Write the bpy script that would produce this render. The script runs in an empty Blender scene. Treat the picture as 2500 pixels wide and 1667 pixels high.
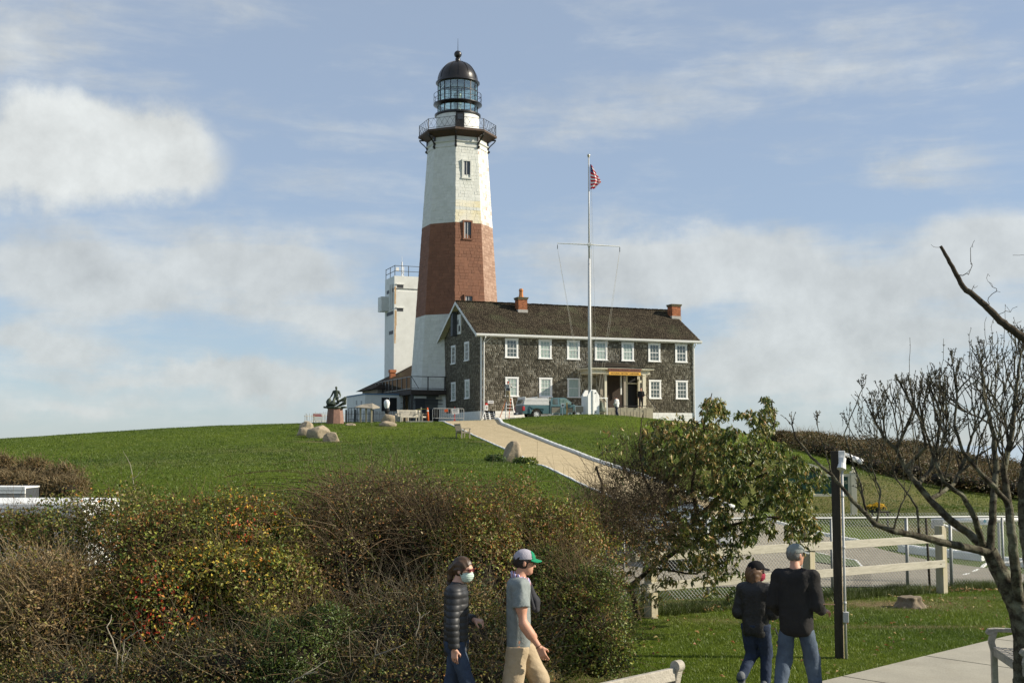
import bpy, math, random
import numpy as np
from mathutils import Vector, Matrix, Euler

random.seed(7)
RNG = np.random.default_rng(11)
scene = bpy.context.scene
COL = scene.collection
R = math.radians
pi = math.pi

# ------------------------------------------------------------------ camera
CAM_H = 2.9
FPX = 3000.0                       # focal length in pixels of the 2500 px wide photograph
HORIZ = 1085.0
PITCH = math.atan((HORIZ - 833.5) / FPX)
cam_d = bpy.data.cameras.new('camera')
cam = bpy.data.objects.new('camera', cam_d)
COL.objects.link(cam)
cam.location = (0, 0, CAM_H)
cam.rotation_euler = (pi / 2 + PITCH, 0, 0)
cam_d.sensor_width = 36.0
cam_d.lens = 36.0 * FPX / 2500.0
cam_d.clip_start = 0.1
cam_d.clip_end = 20000
scene.camera = cam

# ------------------------------------------------------------------ sun and sky
SUN_EL = R(29)
SUN_AZ = R(-4)                     # measured from +X towards +Y
SUN = Vector((math.cos(SUN_EL) * math.cos(SUN_AZ), math.cos(SUN_EL) * math.sin(SUN_AZ), math.sin(SUN_EL)))
sun_d = bpy.data.lights.new('sun', 'SUN')
sun_d.energy = 5.0
sun_d.angle = R(0.53)
sun_d.color = (1.0, 0.91, 0.76)
sun_o = bpy.data.objects.new('sun', sun_d)
COL.objects.link(sun_o)
sun_o.rotation_euler = SUN.to_track_quat('Z', 'Y').to_euler()

world = bpy.data.worlds.new('World')
scene.world = world
world.use_nodes = True
scene.view_settings.view_transform = 'Standard'
scene.view_settings.look = 'None'
scene.view_settings.gamma = 1.0
scene.view_settings.use_curve_mapping = False
scene.view_settings.exposure = 0.5
SKY_STRENGTH = 0.078


def ray(px, py):
    a = (px - 1250.0) / FPX
    b = (833.5 - py) / FPX
    c, s = math.cos(PITCH), math.sin(PITCH)
    return Vector((a, c - b * s, s + b * c))


def P(px, py, Y):
    d = ray(px, py)
    t = Y / d.y
    return Vector((d.x * t, Y, CAM_H + d.z * t))


def dirpx(px, py):
    return ray(px, py).normalized()


def build_world():
    nt = world.node_tree
    N = nt.nodes
    L = nt.links
    N.clear()
    out = N.new('ShaderNodeOutputWorld')
    bg = N.new('ShaderNodeBackground')
    L.new(bg.outputs[0], out.inputs[0])
    sky = N.new('ShaderNodeTexSky')
    sky.sky_type = 'NISHITA'
    sky.sun_disc = False
    sky.sun_elevation = SUN_EL
    sky.sun_rotation = pi / 2 - SUN_AZ
    sky.altitude = 0
    sky.air_density = 1.0
    sky.dust_density = 0.2
    sky.ozone_density = 3.0
    tc = N.new('ShaderNodeTexCoord')

    def math_(op, a, b=None, c=None):
        n = N.new('ShaderNodeMath')
        n.operation = op
        for i, v in enumerate((a, b, c)):
            if v is None:
                continue
            if isinstance(v, (int, float)):
                n.inputs[i].default_value = v
            else:
                L.new(v, n.inputs[i])
        return n.outputs[0]

    def vmath(op, a, b):
        n = N.new('ShaderNodeVectorMath')
        n.operation = op
        for i, v in enumerate((a, b)):
            if isinstance(v, (tuple, Vector)):
                n.inputs[i].default_value = v
            else:
                L.new(v, n.inputs[i])
        return n

    def noise(vec, scale, detail, rough, dist=0.0):
        n = N.new('ShaderNodeTexNoise')
        n.inputs['Scale'].default_value = scale
        n.inputs['Detail'].default_value = detail
        n.inputs['Roughness'].default_value = rough
        n.inputs['Distortion'].default_value = dist
        L.new(vec, n.inputs['Vector'])
        return n
    D = tc.outputs['Generated']
    # warp of the direction so the clouds get ragged edges
    w = noise(D, 9.0, 7, 0.62)
    wv = vmath('SUBTRACT', w.outputs['Color'], (0.5, 0.5, 0.5)).outputs[0]
    wsc = vmath('SCALE', wv, (0, 0, 0))
    wsc.inputs['Scale'].default_value = 0.075
    DW = vmath('ADD', D, wsc.outputs[0]).outputs[0]
    # flat layered coordinate for thin cloud everywhere in the sky
    mp = N.new('ShaderNodeMapping')
    mp.inputs['Scale'].default_value = (1.0, 1.0, 4.2)
    L.new(D, mp.inputs['Vector'])
    thin = noise(mp.outputs[0], 3.6, 8, 0.58, 0.25)
    thin2 = noise(mp.outputs[0], 11.0, 6, 0.6, 0.3)
    # cloud banks: direction, half width, half height, weight
    banks = [(170, 375, 290, 135, 1.0, 1), (410, 390, 100, 85, 0.55, 1), (10, 120, 150, 110, .42, 0),
             (200, 720, 230, 80, .72, 0), (60, 600, 140, 60, .45, 0), (60, 835, 170, 42, .75, 0), (520, 640, 120, 80, .55, 0), (640, 700, 90, 50, .5, 0),
             (750, 650, 95, 65, .75, 0), (560, 905, 150, 32, .7, 0), (650, 950, 130, 28, .6, 0), (300, 920, 260, 30, .6, 0), (200, 990, 260, 24, .4, 0), (860, 975, 200, 40, .5, 0),
             (850, 790, 160, 60, .5, 0), (420, 210, 200, 60, .3, 0), (800, 330, 260, 40, .25, 0), (1560, 655, 270, 75, .80, 0), (1820, 640, 230, 85, .65, 0), (2060, 700, 200, 60, .55, 0),
             (2420, 590, 200, 90, .75, 0), (2250, 395, 150, 55, .5, 0), (2000, 800, 150, 60, .8, 0), (1860, 870, 280, 55, .65, 0), (2250, 700, 120, 40, .6, 0),
             (2350, 820, 220, 80, .5, 0), (2000, 950, 320, 45, .45, 0), (1350, 300, 420, 50, .22, 0), (2000, 200, 420, 60, .25, 0)]
    tot = None
    solid = None
    for (px, py, rw, rh, wt, hard) in banks:
        c = dirpx(px, py)
        s = vmath('SUBTRACT', DW, (c.x, c.y, c.z)).outputs[0]
        m = vmath('MULTIPLY', s, (FPX / rw, FPX / rw, FPX / rh)).outputs[0]
        q = vmath('DOT_PRODUCT', m, m).outputs['Value']
        g = math_('EXPONENT', math_('MULTIPLY', q, -0.9))
        g = math_('MULTIPLY', g, wt)
        if hard:
            solid = g if solid is None else math_('ADD', solid, g)
        else:
            tot = g if tot is None else math_('ADD', tot, g)
    nz = math_('SUBTRACT', w.outputs['Fac'], 0.5)
    # soft clouds
    soft = math_('ADD', math_('MULTIPLY', tot, 1.0), math_('MULTIPLY', math_('SUBTRACT', thin2.outputs['Fac'], 0.52), 1.0))
    soft = math_('ADD', soft, math_('MULTIPLY', math_('SUBTRACT', thin.outputs['Fac'], 0.44), 1.6))
    sm = N.new('ShaderNodeMapRange')
    sm.interpolation_type = 'SMOOTHSTEP'
    sm.inputs['From Min'].default_value = 0.0
    sm.inputs['From Max'].default_value = 0.78
    sm.inputs['To Max'].default_value = 0.80
    L.new(soft, sm.inputs['Value'])
    hd = math_('ADD', solid, math_('MULTIPLY', nz, 0.85))
    hm = N.new('ShaderNodeMapRange')
    hm.interpolation_type = 'SMOOTHSTEP'
    hm.inputs['From Min'].default_value = 0.18
    hm.inputs['From Max'].default_value = 0.70
    hm.inputs['To Max'].default_value = 0.93
    L.new(hd, hm.inputs['Value'])
    alpha = math_('MAXIMUM', sm.outputs[0], hm.outputs[0])
    # cloud brightness: sunlit tops, greyer undersides
    up = N.new('ShaderNodeMapping')
    up.inputs['Location'].default_value = (0.012, 0, 0.02)
    L.new(D, up.inputs['Vector'])
    wu = noise(up.outputs[0], 9.0, 7, 0.62)
    rel = math_('SUBTRACT', w.outputs['Fac'], wu.outputs['Fac'])
    br = math_('ADD', 0.49, math_('MULTIPLY', rel, 0.50))
    br = math_('ADD', br, math_('MULTIPLY', hm.outputs[0], 0.07))
    cc = N.new('ShaderNodeVectorMath')
    cc.operation = 'SCALE'
    cc.inputs[0].default_value = (0.95, 0.985, 0.97)
    L.new(br, cc.inputs['Scale'])
    # sky radiance, slightly greyed by thin haze
    sk = N.new('ShaderNodeVectorMath')
    sk.operation = 'SCALE'
    sk.inputs['Scale'].default_value = SKY_STRENGTH
    L.new(sky.outputs[0], sk.inputs[0])
    tint = vmath('MULTIPLY', sk.outputs[0], (0.80, 0.92, 1.08)).outputs[0]
    veil = N.new('ShaderNodeMix')          # thin high haze over the whole sky
    veil.data_type = 'VECTOR'
    veil.inputs['Factor'].default_value = 0.5
    veil.inputs['B'].default_value = (0.392, 0.450, 0.512)
    L.new(tint, veil.inputs['A'])
    mix = N.new('ShaderNodeMix')
    mix.data_type = 'VECTOR'
    L.new(alpha, mix.inputs['Factor'])
    L.new(veil.outputs['Result'], mix.inputs['A'])
    L.new(cc.outputs[0], mix.inputs['B'])
    L.new(mix.outputs['Result'], bg.inputs['Color'])
    bg.inputs['Strength'].default_value = 1.0


build_world()

# ------------------------------------------------------------------ terrain
def tps_fit(pts):
    A = np.array([[p[0], p[1]] for p in pts], float)
    z = np.array([p[2] for p in pts], float)
    n = len(A)
    d2 = ((A[:, None] - A[None]) ** 2).sum(-1)
    K = np.where(d2 > 0, 0.5 * d2 * np.log(d2 + 1e-12), 0) + np.eye(n) * 2.0
    Pm = np.c_[np.ones(n), A]
    M = np.block([[K, Pm], [Pm.T, np.zeros((3, 3))]])
    sol = np.linalg.solve(M, np.r_[z, 0, 0, 0])
    return A, sol


def T3(v):
    return (v[0], v[1], v[2])


GPTS = [T3(P(*q)) for q in [
    (1400, 1013, 92), (1290, 1019, 92), (1500, 1013, 94), (1620, 1024, 96), (1700, 1036, 98),
    (1080, 1029, 97), (1215, 1030, 97), (1140, 1030, 99), (980, 1030, 94), (900, 1032, 92), (800, 1034, 90), (700, 1037, 88),
    (500, 1043, 85), (300, 1053, 85), (150, 1062, 85), (0, 1072, 85), (-300, 1092, 85),
    (-300, 1135, 62), (0, 1122, 62), (300, 1110, 62), (700, 1092, 66), (1000, 1080, 72),
    (0, 1172, 44), (300, 1168, 44), (700, 1165, 44), (1100, 1155, 46), (1300, 1150, 48),
    (1300, 1070, 78), (1150, 1065, 80), (1380, 1105, 66), (1300, 1135, 56), (1480, 1145, 55), (1400, 1185, 46),
    (1490, 1225, 41), (1620, 1195, 47), (1620, 1270, 37), (1750, 1235, 42),
    (1650, 1110, 72), (1800, 1085, 88), (1750, 1050, 97), (1870, 1082, 95),
    (1950, 1130, 70), (2100, 1185, 62), (2250, 1240, 52), (2000, 1265, 54), (1850, 1255, 50), (2350, 1235, 60), (2500, 1245, 58),
    (2000, 1112, 88), (2200, 1168, 84), (2350, 1200, 84), (2500, 1210, 84),
    (1920, 1082, 108), (2080, 1080, 110), (2200, 1095, 110), (2400, 1150, 110), (2550, 1175, 110),
    (2100, 1330, 41), (2450, 1340, 41), (1800, 1335, 38), (2150, 1430, 27), (2500, 1425, 28), (1750, 1400, 29),
]] + [(x, y, 0.0) for x in (-12, -4, 4, 12) for y in (12, 17, 23)] \
  + [(-12, 28, .35), (-4, 29, .4), (2, 30, .3), (-14, 36, .9), (-20, 30, .6)] \
  + [(x, 0, 1.1) for x in (-10, 0, 10)] + [(x, 8, .35) for x in (-8, 0, 8)] \
  + [(-2.6, 103, 4.93), (2, 98.5, 4.88), (3, 104, 4.93), (8, 100.5, 4.9), (10, 107, 4.93), (-8, 104, 4.72), (-14, 103, 4.6), (16, 110, 4.95), (-6, 113, 4.95), (12, 120, 4.95), (6, 100, 4.95), (-10, 112, 4.95), (-16, 116, 4.9),
     (-18, 108, 4.8), (-10, 128, 4.6), (5, 130, 4.2), (22, 116, 3.9), (-28, 112, 3.2), (-45, 112, 1.2), (-70, 112, -1),
     (40, 135, 0.5), (60, 130, -2), (0, 150, 0), (-40, 150, -4), (-90, 90, -1), (60, 60, -.5), (60, 30, 0), (-60, 30, .6), (60, 95, -.8)]
_TA, _TS = tps_fit(GPTS)


def gz(x, y):
    x = np.asarray(x, float)
    y = np.asarray(y, float)
    sh = np.broadcast(x, y).shape
    xf = np.broadcast_to(x, sh).ravel()
    yf = np.broadcast_to(y, sh).ravel()
    out = np.empty(xf.shape)
    for i in range(0, len(xf), 20000):
        a = xf[i:i + 20000]
        b = yf[i:i + 20000]
        d2 = (a[:, None] - _TA[None, :, 0]) ** 2 + (b[:, None] - _TA[None, :, 1]) ** 2
        out[i:i + 20000] = (0.5 * d2 * np.log(d2 + 1e-12)) @ _TS[:-3] + _TS[-3] + _TS[-2] * a + _TS[-1] * b
    # fall away to the shore outside the surveyed part
    dd = np.maximum(np.maximum(np.abs(xf) - 55, yf - 128), -5 - yf)
    t = np.clip(dd / 60.0, 0, 1)
    t = t * t * (3 - 2 * t)
    out = np.clip(out, -6, 6.5) * (1 - t) + (-14.0) * t
    return out.reshape(sh) if sh else float(out[0])


_GX = np.linspace(-60, 60, 361)
_GY = np.linspace(0, 130, 391)
_GZ = gz(_GX[None, :], _GY[:, None])


def gq(x, y):
    """ground height, fast bilinear lookup"""
    x = np.asarray(x, float)
    y = np.asarray(y, float)
    fx = np.clip((x - _GX[0]) / (_GX[1] - _GX[0]), 0, len(_GX) - 1.001)
    fy = np.clip((y - _GY[0]) / (_GY[1] - _GY[0]), 0, len(_GY) - 1.001)
    ix = fx.astype(int)
    iy = fy.astype(int)
    tx = fx - ix
    ty = fy - iy
    v = (_GZ[iy, ix] * (1 - tx) + _GZ[iy, ix + 1] * tx) * (1 - ty) + (_GZ[iy + 1, ix] * (1 - tx) + _GZ[iy + 1, ix + 1] * tx) * ty
    return v


def ground(px, py, y0=11.0, y1=128.0):
    """first point of the ground seen through a pixel of the photograph"""
    ys = np.linspace(y0, y1, 4000)
    d = ray(px, py)
    x = ys * d.x / d.y
    z = CAM_H + ys * d.z / d.y
    g = gq(x, ys)
    hit = np.nonzero(z <= g)[0]
    if len(hit) == 0:
        i = int(np.argmin(z - g))
    else:
        i = int(hit[0])
    return Vector((float(x[i]), float(ys[i]), float(g[i])))

# ================================================================== tools
def tag(o, label=None, cat=None, group=None, kind=None):
    if label:
        o['label'] = label
    if cat:
        o['category'] = cat
    if group:
        o['group'] = group
    if kind:
        o['kind'] = kind
    return o


def empty(name, loc=(0, 0, 0), rz=0.0, label=None, cat=None, group=None, kind=None):
    o = bpy.data.objects.new(name, None)
    o.empty_display_size = 0.3
    COL.objects.link(o)
    o.location = loc
    o.rotation_euler = (0, 0, rz)
    return tag(o, label, cat, group, kind)


def raw_mesh(name, V, F3=None, F4=None, mat=None, smooth=False, fcol=None, fval=None):
    """mesh straight from numpy arrays; fcol is one colour per face (triangles first), fval one number per face"""
    V = np.asarray(V, np.float32).reshape(-1, 3)
    F3 = np.zeros((0, 3), np.int32) if F3 is None else np.asarray(F3, np.int32).reshape(-1, 3)
    F4 = np.zeros((0, 4), np.int32) if F4 is None else np.asarray(F4, np.int32).reshape(-1, 4)
    me = bpy.data.meshes.new(name)
    me.vertices.add(len(V))
    me.vertices.foreach_set('co', V.ravel())
    nl = len(F3) * 3 + len(F4) * 4
    me.loops.add(nl)
    me.loops.foreach_set('vertex_index', np.r_[F3.ravel(), F4.ravel()].astype(np.int32))
    me.polygons.add(len(F3) + len(F4))
    starts = np.r_[np.arange(len(F3)) * 3, len(F3) * 3 + np.arange(len(F4)) * 4].astype(np.int32)
    me.polygons.foreach_set('loop_start', starts)
    me.polygons.foreach_set('loop_total', np.r_[np.full(len(F3), 3), np.full(len(F4), 4)].astype(np.int32))
    if smooth:
        me.polygons.foreach_set('use_smooth', np.ones(len(F3) + len(F4), bool))
    if fcol is not None:
        a = me.attributes.new('col', 'FLOAT_COLOR', 'FACE')
        c = np.ones((len(F3) + len(F4), 4), np.float32)
        c[:, :3] = fcol
        a.data.foreach_set('color', c.ravel())
    if fval is not None:
        a = me.attributes.new('rnd', 'FLOAT', 'FACE')
        a.data.foreach_set('value', np.asarray(fval, np.float32).ravel())
    me.update(calc_edges=True)
    if mat:
        me.materials.append(mat)
    return me


def link_mesh(name, me, parent=None, loc=(0, 0, 0), rot=(0, 0, 0)):
    o = bpy.data.objects.new(name, me)
    COL.objects.link(o)
    o.location = loc
    o.rotation_euler = rot
    if parent:
        o.parent = parent
    return o


def frame(a, b):
    a = Vector(a)
    d = Vector(b) - a
    ln = d.length
    d.normalize()
    u = Vector((0, 0, 1)).cross(d)
    if u.length < 1e-4:
        u = Vector((1, 0, 0))
    u.normalize()
    return a, d, u, d.cross(u), ln


class MB:
    """collects simple solids into one mesh"""

    def __init__(s):
        s.v = []
        s.f = []
        s.r = []

    def add(s, vs, fs, rnd=None):
        n = len(s.v)
        s.v += [tuple(v) for v in vs]
        s.f += [tuple(i + n for i in f) for f in fs]
        r = random.random() if rnd is None else rnd
        s.r += [r] * len(fs)
        return s

    def box(s, x0, x1, y0, y1, z0, z1, m=None, rnd=None):
        vs = [Vector((x, y, z)) for z in (z0, z1) for y in (y0, y1) for x in (x0, x1)]
        if m is not None:
            vs = [m @ v for v in vs]
        return s.add(vs, [(0, 2, 3, 1), (4, 5, 7, 6), (0, 1, 5, 4), (2, 6, 7, 3), (0, 4, 6, 2), (1, 3, 7, 5)], rnd)

    def bar(s, a, b, w, h=None, rnd=None):
        """box along a-b, w wide, h high"""
        h = w if h is None else h
        a, d, u, v, ln = frame(a, b)
        b = a + d * ln
        vs = []
        for p in (a, b):
            for (i, j) in ((-1, -1), (1, -1), (1, 1), (-1, 1)):
                vs.append(p + u * (i * w / 2) + v * (j * h / 2))
        return s.add(vs, [(3, 2, 1, 0), (4, 5, 6, 7), (0, 1, 5, 4), (1, 2, 6, 5), (2, 3, 7, 6), (3, 0, 4, 7)], rnd)

    def tube(s, pts, radii, n=8, caps=True, rnd=None):
        pts = [Vector(p) for p in pts]
        if isinstance(radii, (int, float)):
            radii = [radii] * len(pts)
        vs = []
        prev = None
        for i, p in enumerate(pts):
            d = (pts[min(i + 1, len(pts) - 1)] - pts[max(i - 1, 0)]).normalized()
            if prev is None:
                u = Vector((0, 0, 1)).cross(d)
                if u.length < 1e-3:
                    u = Vector((1, 0, 0))
                u.normalize()
            else:
                u = (prev - d * prev.dot(d)).normalized()
            prev = u
            w = d.cross(u)
            for k in range(n):
                a = 2 * pi * k / n
                vs.append(p + (u * math.cos(a) + w * math.sin(a)) * radii[i])
        fs = []
        for i in range(len(pts) - 1):
            for k in range(n):
                k2 = (k + 1) % n
                fs.append((i * n + k, i * n + k2, (i + 1) * n + k2, (i + 1) * n + k))
        if caps:
            fs.append(tuple(range(n))[::-1])
            fs.append(tuple((len(pts) - 1) * n + k for k in range(n)))
        return s.add(vs, fs, rnd)

    def lathe(s, prof, n=24, c=(0, 0, 0), a0=0.0, caps=True, rnd=None):
        """prof: list of (radius, z)"""
        vs = []
        for (r, z) in prof:
            for k in range(n):
                a = a0 + 2 * pi * k / n
                vs.append((c[0] + r * math.cos(a), c[1] + r * math.sin(a), c[2] + z))
        fs = []
        for i in range(len(prof) - 1):
            for k in range(n):
                k2 = (k + 1) % n
                fs.append((i * n + k, i * n + k2, (i + 1) * n + k2, (i + 1) * n + k))
        if caps:
            fs.append(tuple(range(n))[::-1])
            fs.append(tuple((len(prof) - 1) * n + k for k in range(n)))
        return s.add(vs, fs, rnd)

    def sphere(s, c, r, n=12, sc=(1, 1, 1)):
        vs = []
        m = n // 2
        for i in range(m + 1):
            th = pi * i / m
            for k in range(n):
                a = 2 * pi * k / n
                vs.append((c[0] + sc[0] * r * math.sin(th) * math.cos(a), c[1] + sc[1] * r * math.sin(th) * math.sin(a), c[2] + sc[2] * r * math.cos(th)))
        fs = []
        for i in range(m):
            for k in range(n):
                k2 = (k + 1) % n
                fs.append((i * n + k, (i + 1) * n + k, (i + 1) * n + k2, i * n + k2))
        return s.add(vs, fs)

    def prism(s, poly, y0, y1, m=None, rnd=None):
        """polygon in x,z extruded along y"""
        n = len(poly)
        vs = [Vector((x, y0, z)) for x, z in poly] + [Vector((x, y1, z)) for x, z in poly]
        if m is not None:
            vs = [m @ v for v in vs]
        fs = [tuple(range(n)), tuple(range(2 * n - 1, n - 1, -1))]
        for k in range(n):
            k2 = (k + 1) % n
            fs.append((k, n + k, n + k2, k2))
        return s.add(vs, fs, rnd)

    def quad(s, a, b, c, d, rnd=None):
        return s.add([a, b, c, d], [(0, 1, 2, 3)], rnd)

    def mesh(s, name, mat, smooth=False, attr=False):
        me = bpy.data.meshes.new(name)
        me.from_pydata([tuple(v) for v in s.v], [], s.f)
        if attr:
            a = me.attributes.new('rnd', 'FLOAT', 'FACE')
            a.data.foreach_set('value', s.r)
        if smooth:
            me.polygons.foreach_set('use_smooth', [True] * len(me.polygons))
        if mat:
            me.materials.append(mat)
        return me

    def build(s, name, mat, parent=None, loc=(0, 0, 0), rz=0.0, smooth=False, attr=False, bevel=0.0):
        o = link_mesh(name, s.mesh(name, mat, smooth, attr), parent, loc, (0, 0, rz))
        if bevel:
            b = o.modifiers.new('bevel', 'BEVEL')
            b.width = bevel
            b.segments = 2
            b.limit_method = 'ANGLE'
        return o


def autosmooth(o, ang=40):
    try:
        o.data.set_sharp_from_angle(angle=R(ang))
    except Exception:
        pass
    return o


def copy_tree(o, parent=None):
    c = o.copy()
    COL.objects.link(c)
    if parent:
        c.parent = parent
    for ch in list(o.children):
        copy_tree(ch, c)
    return c


# ------------------------------------------------------------------ materials
def material(name, col, rough=0.75, col2=None, scale=6.0, detail=6.0, contrast=1.0, metal=0.0, bump=0.0, bscale=None,
             rnd=0.0, stretch=None, spec=0.4, fine=0.0, fine_scale=80.0, stain=None, stain_scale=1.2, stain_amt=0.5, attr=None,
             trans=0.0, rndcols=None, clear=0.0):
    m = bpy.data.materials.new(name)
    m.use_nodes = True
    nt = m.node_tree
    N, L = nt.nodes, nt.links
    b = N['Principled BSDF']
    b.inputs['Roughness'].default_value = rough
    b.inputs['Metallic'].default_value = metal
    b.inputs['Specular IOR Level'].default_value = spec
    if clear:
        b.inputs['Coat Weight'].default_value = clear
        b.inputs['Coat Roughness'].default_value = 0.05
    tc = N.new('ShaderNodeTexCoord')
    mp = N.new('ShaderNodeMapping')
    L.new(tc.outputs['Object'], mp.inputs['Vector'])
    if stretch:
        mp.inputs['Scale'].default_value = stretch

    def nz(sc, de=detail, ro=0.6):
        n = N.new('ShaderNodeTexNoise')
        n.inputs['Scale'].default_value = sc
        n.inputs['Detail'].default_value = de
        n.inputs['Roughness'].default_value = ro
        L.new(mp.outputs[0], n.inputs['Vector'])
        return n.outputs['Fac']

    def mixc(fac, a, c, mode='MIX'):
        n = N.new('ShaderNodeMix')
        n.data_type = 'RGBA'
        n.blend_type = mode
        for k, v in (('Factor', fac), ('A', a), ('B', c)):
            sock = [i for i in n.inputs if i.name == k and (i.type == 'RGBA' or k == 'Factor') and i.enabled][0]
            if isinstance(v, (tuple, list)):
                sock.default_value = (v[0], v[1], v[2], 1)
            elif isinstance(v, (int, float)):
                sock.default_value = v
            else:
                L.new(v, sock)
        return [o for o in n.outputs if o.enabled][0]

    def rng_(v, a, c, lo=0.0, hi=1.0):
        n = N.new('ShaderNodeMapRange')
        n.inputs['From Min'].default_value = a
        n.inputs['From Max'].default_value = c
        n.inputs['To Min'].default_value = lo
        n.inputs['To Max'].default_value = hi
        L.new(v, n.inputs['Value'])
        return n.outputs[0]
    c = tuple(col)
    if attr:
        at = N.new('ShaderNodeAttribute')
        at.attribute_name = attr
        c = at.outputs['Color']
    if rndcols:
        at = N.new('ShaderNodeAttribute')
        at.attribute_name = 'rnd'
        rp = N.new('ShaderNodeValToRGB')
        e = rp.color_ramp.elements
        for i, (p_, cc) in enumerate(rndcols):
            el = e[i] if i < 2 else e.new(p_)
            el.position = p_
            el.color = (cc[0], cc[1], cc[2], 1)
        L.new(at.outputs['Fac'], rp.inputs[0])
        c = rp.outputs[0]
    if col2:
        w = 0.18 / contrast
        f = rng_(nz(scale), 0.5 - w, 0.5 + w)
        c = mixc(f, c, tuple(col2))
    if rnd:
        at = N.new('ShaderNodeAttribute')
        at.attribute_name = 'rnd'
        g = rng_(at.outputs['Fac'], 0, 1, 1 - rnd, 1 + rnd)
        cmb = N.new('ShaderNodeCombineColor')
        for i in range(3):
            L.new(g, cmb.inputs[i])
        c = mixc(1.0, c, cmb.outputs[0], 'MULTIPLY')
    if fine:
        g = rng_(nz(fine_scale, 3, 0.7), 0.3, 0.7, 1 - fine, 1 + fine)
        cmb = N.new('ShaderNodeCombineColor')
        for i in range(3):
            L.new(g, cmb.inputs[i])
        c = mixc(1.0, c, cmb.outputs[0], 'MULTIPLY')
    if stain:
        f = rng_(nz(stain_scale, 8, 0.65), 0.52, 0.72, 0, stain_amt)
        c = mixc(f, c, tuple(stain))
    bc = b.inputs['Base Color']
    if isinstance(c, tuple):
        bc.default_value = (c[0], c[1], c[2], 1)
    else:
        L.new(c, bc)
    if bump:
        bp = N.new('ShaderNodeBump')
        bp.inputs['Strength'].default_value = bump
        bp.inputs['Distance'].default_value = 0.02
        L.new(nz(bscale or scale * 4, 6, 0.65), bp.inputs['Height'])
        L.new(bp.outputs[0], b.inputs['Normal'])
    if trans:
        tr = N.new('ShaderNodeBsdfTranslucent')
        if isinstance(c, tuple):
            tr.inputs['Color'].default_value = (c[0], c[1], c[2], 1)
        else:
            L.new(c, tr.inputs['Color'])
        mx = N.new('ShaderNodeMixShader')
        mx.inputs[0].default_value = trans
        L.new(b.outputs[0], mx.inputs[1])
        L.new(tr.outputs[0], mx.inputs[2])
        L.new(mx.outputs[0], N['Material Output'].inputs['Surface'])
    return m


def glass_material(name, tint=(0.8, 0.9, 0.88), thru=0.75, rough=0.03):
    m = bpy.data.materials.new(name)
    m.use_nodes = True
    nt = m.node_tree
    N, L = nt.nodes, nt.links
    N.remove(N['Principled BSDF'])
    t = N.new('ShaderNodeBsdfTransparent')
    t.inputs[0].default_value = (*tint, 1)
    g = N.new('ShaderNodeBsdfGlossy')
    g.inputs['Roughness'].default_value = rough
    g.inputs['Color'].default_value = (0.9, 0.95, 0.95, 1)
    mx = N.new('ShaderNodeMixShader')
    mx.inputs[0].default_value = 1 - thru
    L.new(t.outputs[0], mx.inputs[1])
    L.new(g.outputs[0], mx.inputs[2])
    L.new(mx.outputs[0], N['Material Output'].inputs['Surface'])
    return m


M = {}
M['white_paint'] = material('white_paint', (.74, .74, .70), .6, (.66, .66, .61), 3, stain=(.45, .42, .34), stain_scale=2.0, stain_amt=.35)
M['white_clean'] = material('white_clean', (.80, .80, .77), .55, (.74, .74, .70), 8)
M['cream_paint'] = material('cream_paint', (.62, .58, .44), .65, (.55, .51, .38), 6)
M['black_iron'] = material('black_iron', (.010, .009, .008), .30, (.020, .015, .011), 5, spec=.5)
M['rust_iron'] = material('rust_iron', (.035, .028, .022), .7, (.09, .045, .02), 6)
M['shingle'] = material('weathered_shingle', (.1, .1, .1), .9, fine=.22, fine_scale=22, bump=.3,
                        rndcols=[(0.0, (.105, .093, .071)), (.35, (.165, .148, .113)), (.7, (.235, .213, .166)), (.93, (.35, .325, .265))])
M['shingle'].node_tree.nodes['Principled BSDF'].inputs['Specular IOR Level'].default_value = .2
M['roof_shingle'] = material('roof_shingle', (.05, .04, .03), .95, fine=.25, fine_scale=20, bump=.4, spec=.15,
                             rndcols=[(0.0, (.030, .023, .016)), (.5, (.052, .041, .028)), (1.0, (.088, .072, .048))],
                             stain=(.11, .12, .065), stain_scale=.35, stain_amt=.55)
M['brick'] = material('brick', (.40, .15, .065), .9, (.28, .10, .045), 12, rnd=.3)
M['glass_dark'] = material('window_glass', (.045, .06, .055), .06, (.09, .11, .10), 1.5, spec=.9)
M['curtain'] = material('curtain_behind_glass', (.36, .44, .38), .35, (.24, .31, .27), 3, stretch=(5, 5, .6), spec=.7, clear=.5)
M['lantern_glass'] = glass_material('lantern_glass', (.88, .94, .90), .84)
M['granite'] = material('granite_boulder', (.37, .30, .205), .9, (.25, .20, .135), 3.0, bump=.8, bscale=9, fine=.3, fine_scale=22, stain=(.10, .105, .06), stain_scale=2, stain_amt=.6)
M['bronze'] = material('bronze_patina', (.07, .088, .062), .55, (.03, .038, .026), 2.5, metal=.35, contrast=1.2)
M['pink_stone'] = material('pink_granite', (.26, .145, .105), .75, (.17, .095, .07), 4, fine=.15, fine_scale=50)
M['teak'] = material('weathered_teak', (.46, .43, .35), .8, (.34, .31, .25), 6, stretch=(1, 1, 1), fine=.12, fine_scale=60)
M['bench_white'] = material('bleached_bench_wood', (.47, .43, .36), .85, (.33, .30, .245), 12, fine=.16, fine_scale=120, bump=.5, stain=(.20, .19, .15), stain_scale=7, stain_amt=.6)
M['grey_wood'] = material('grey_weathered_wood', (.33, .29, .22), .85, (.24, .21, .16), 9, stretch=(4, 4, .5), fine=.2, fine_scale=50, bump=.3)
M['rail_wood'] = material('pale_rail_board', (.50, .47, .38), .85, (.38, .355, .28), 7, fine=.12, fine_scale=60, stain=(.22, .20, .14), stain_scale=5, stain_amt=.6, stretch=(.5, .5, 5), bump=.4)
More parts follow.
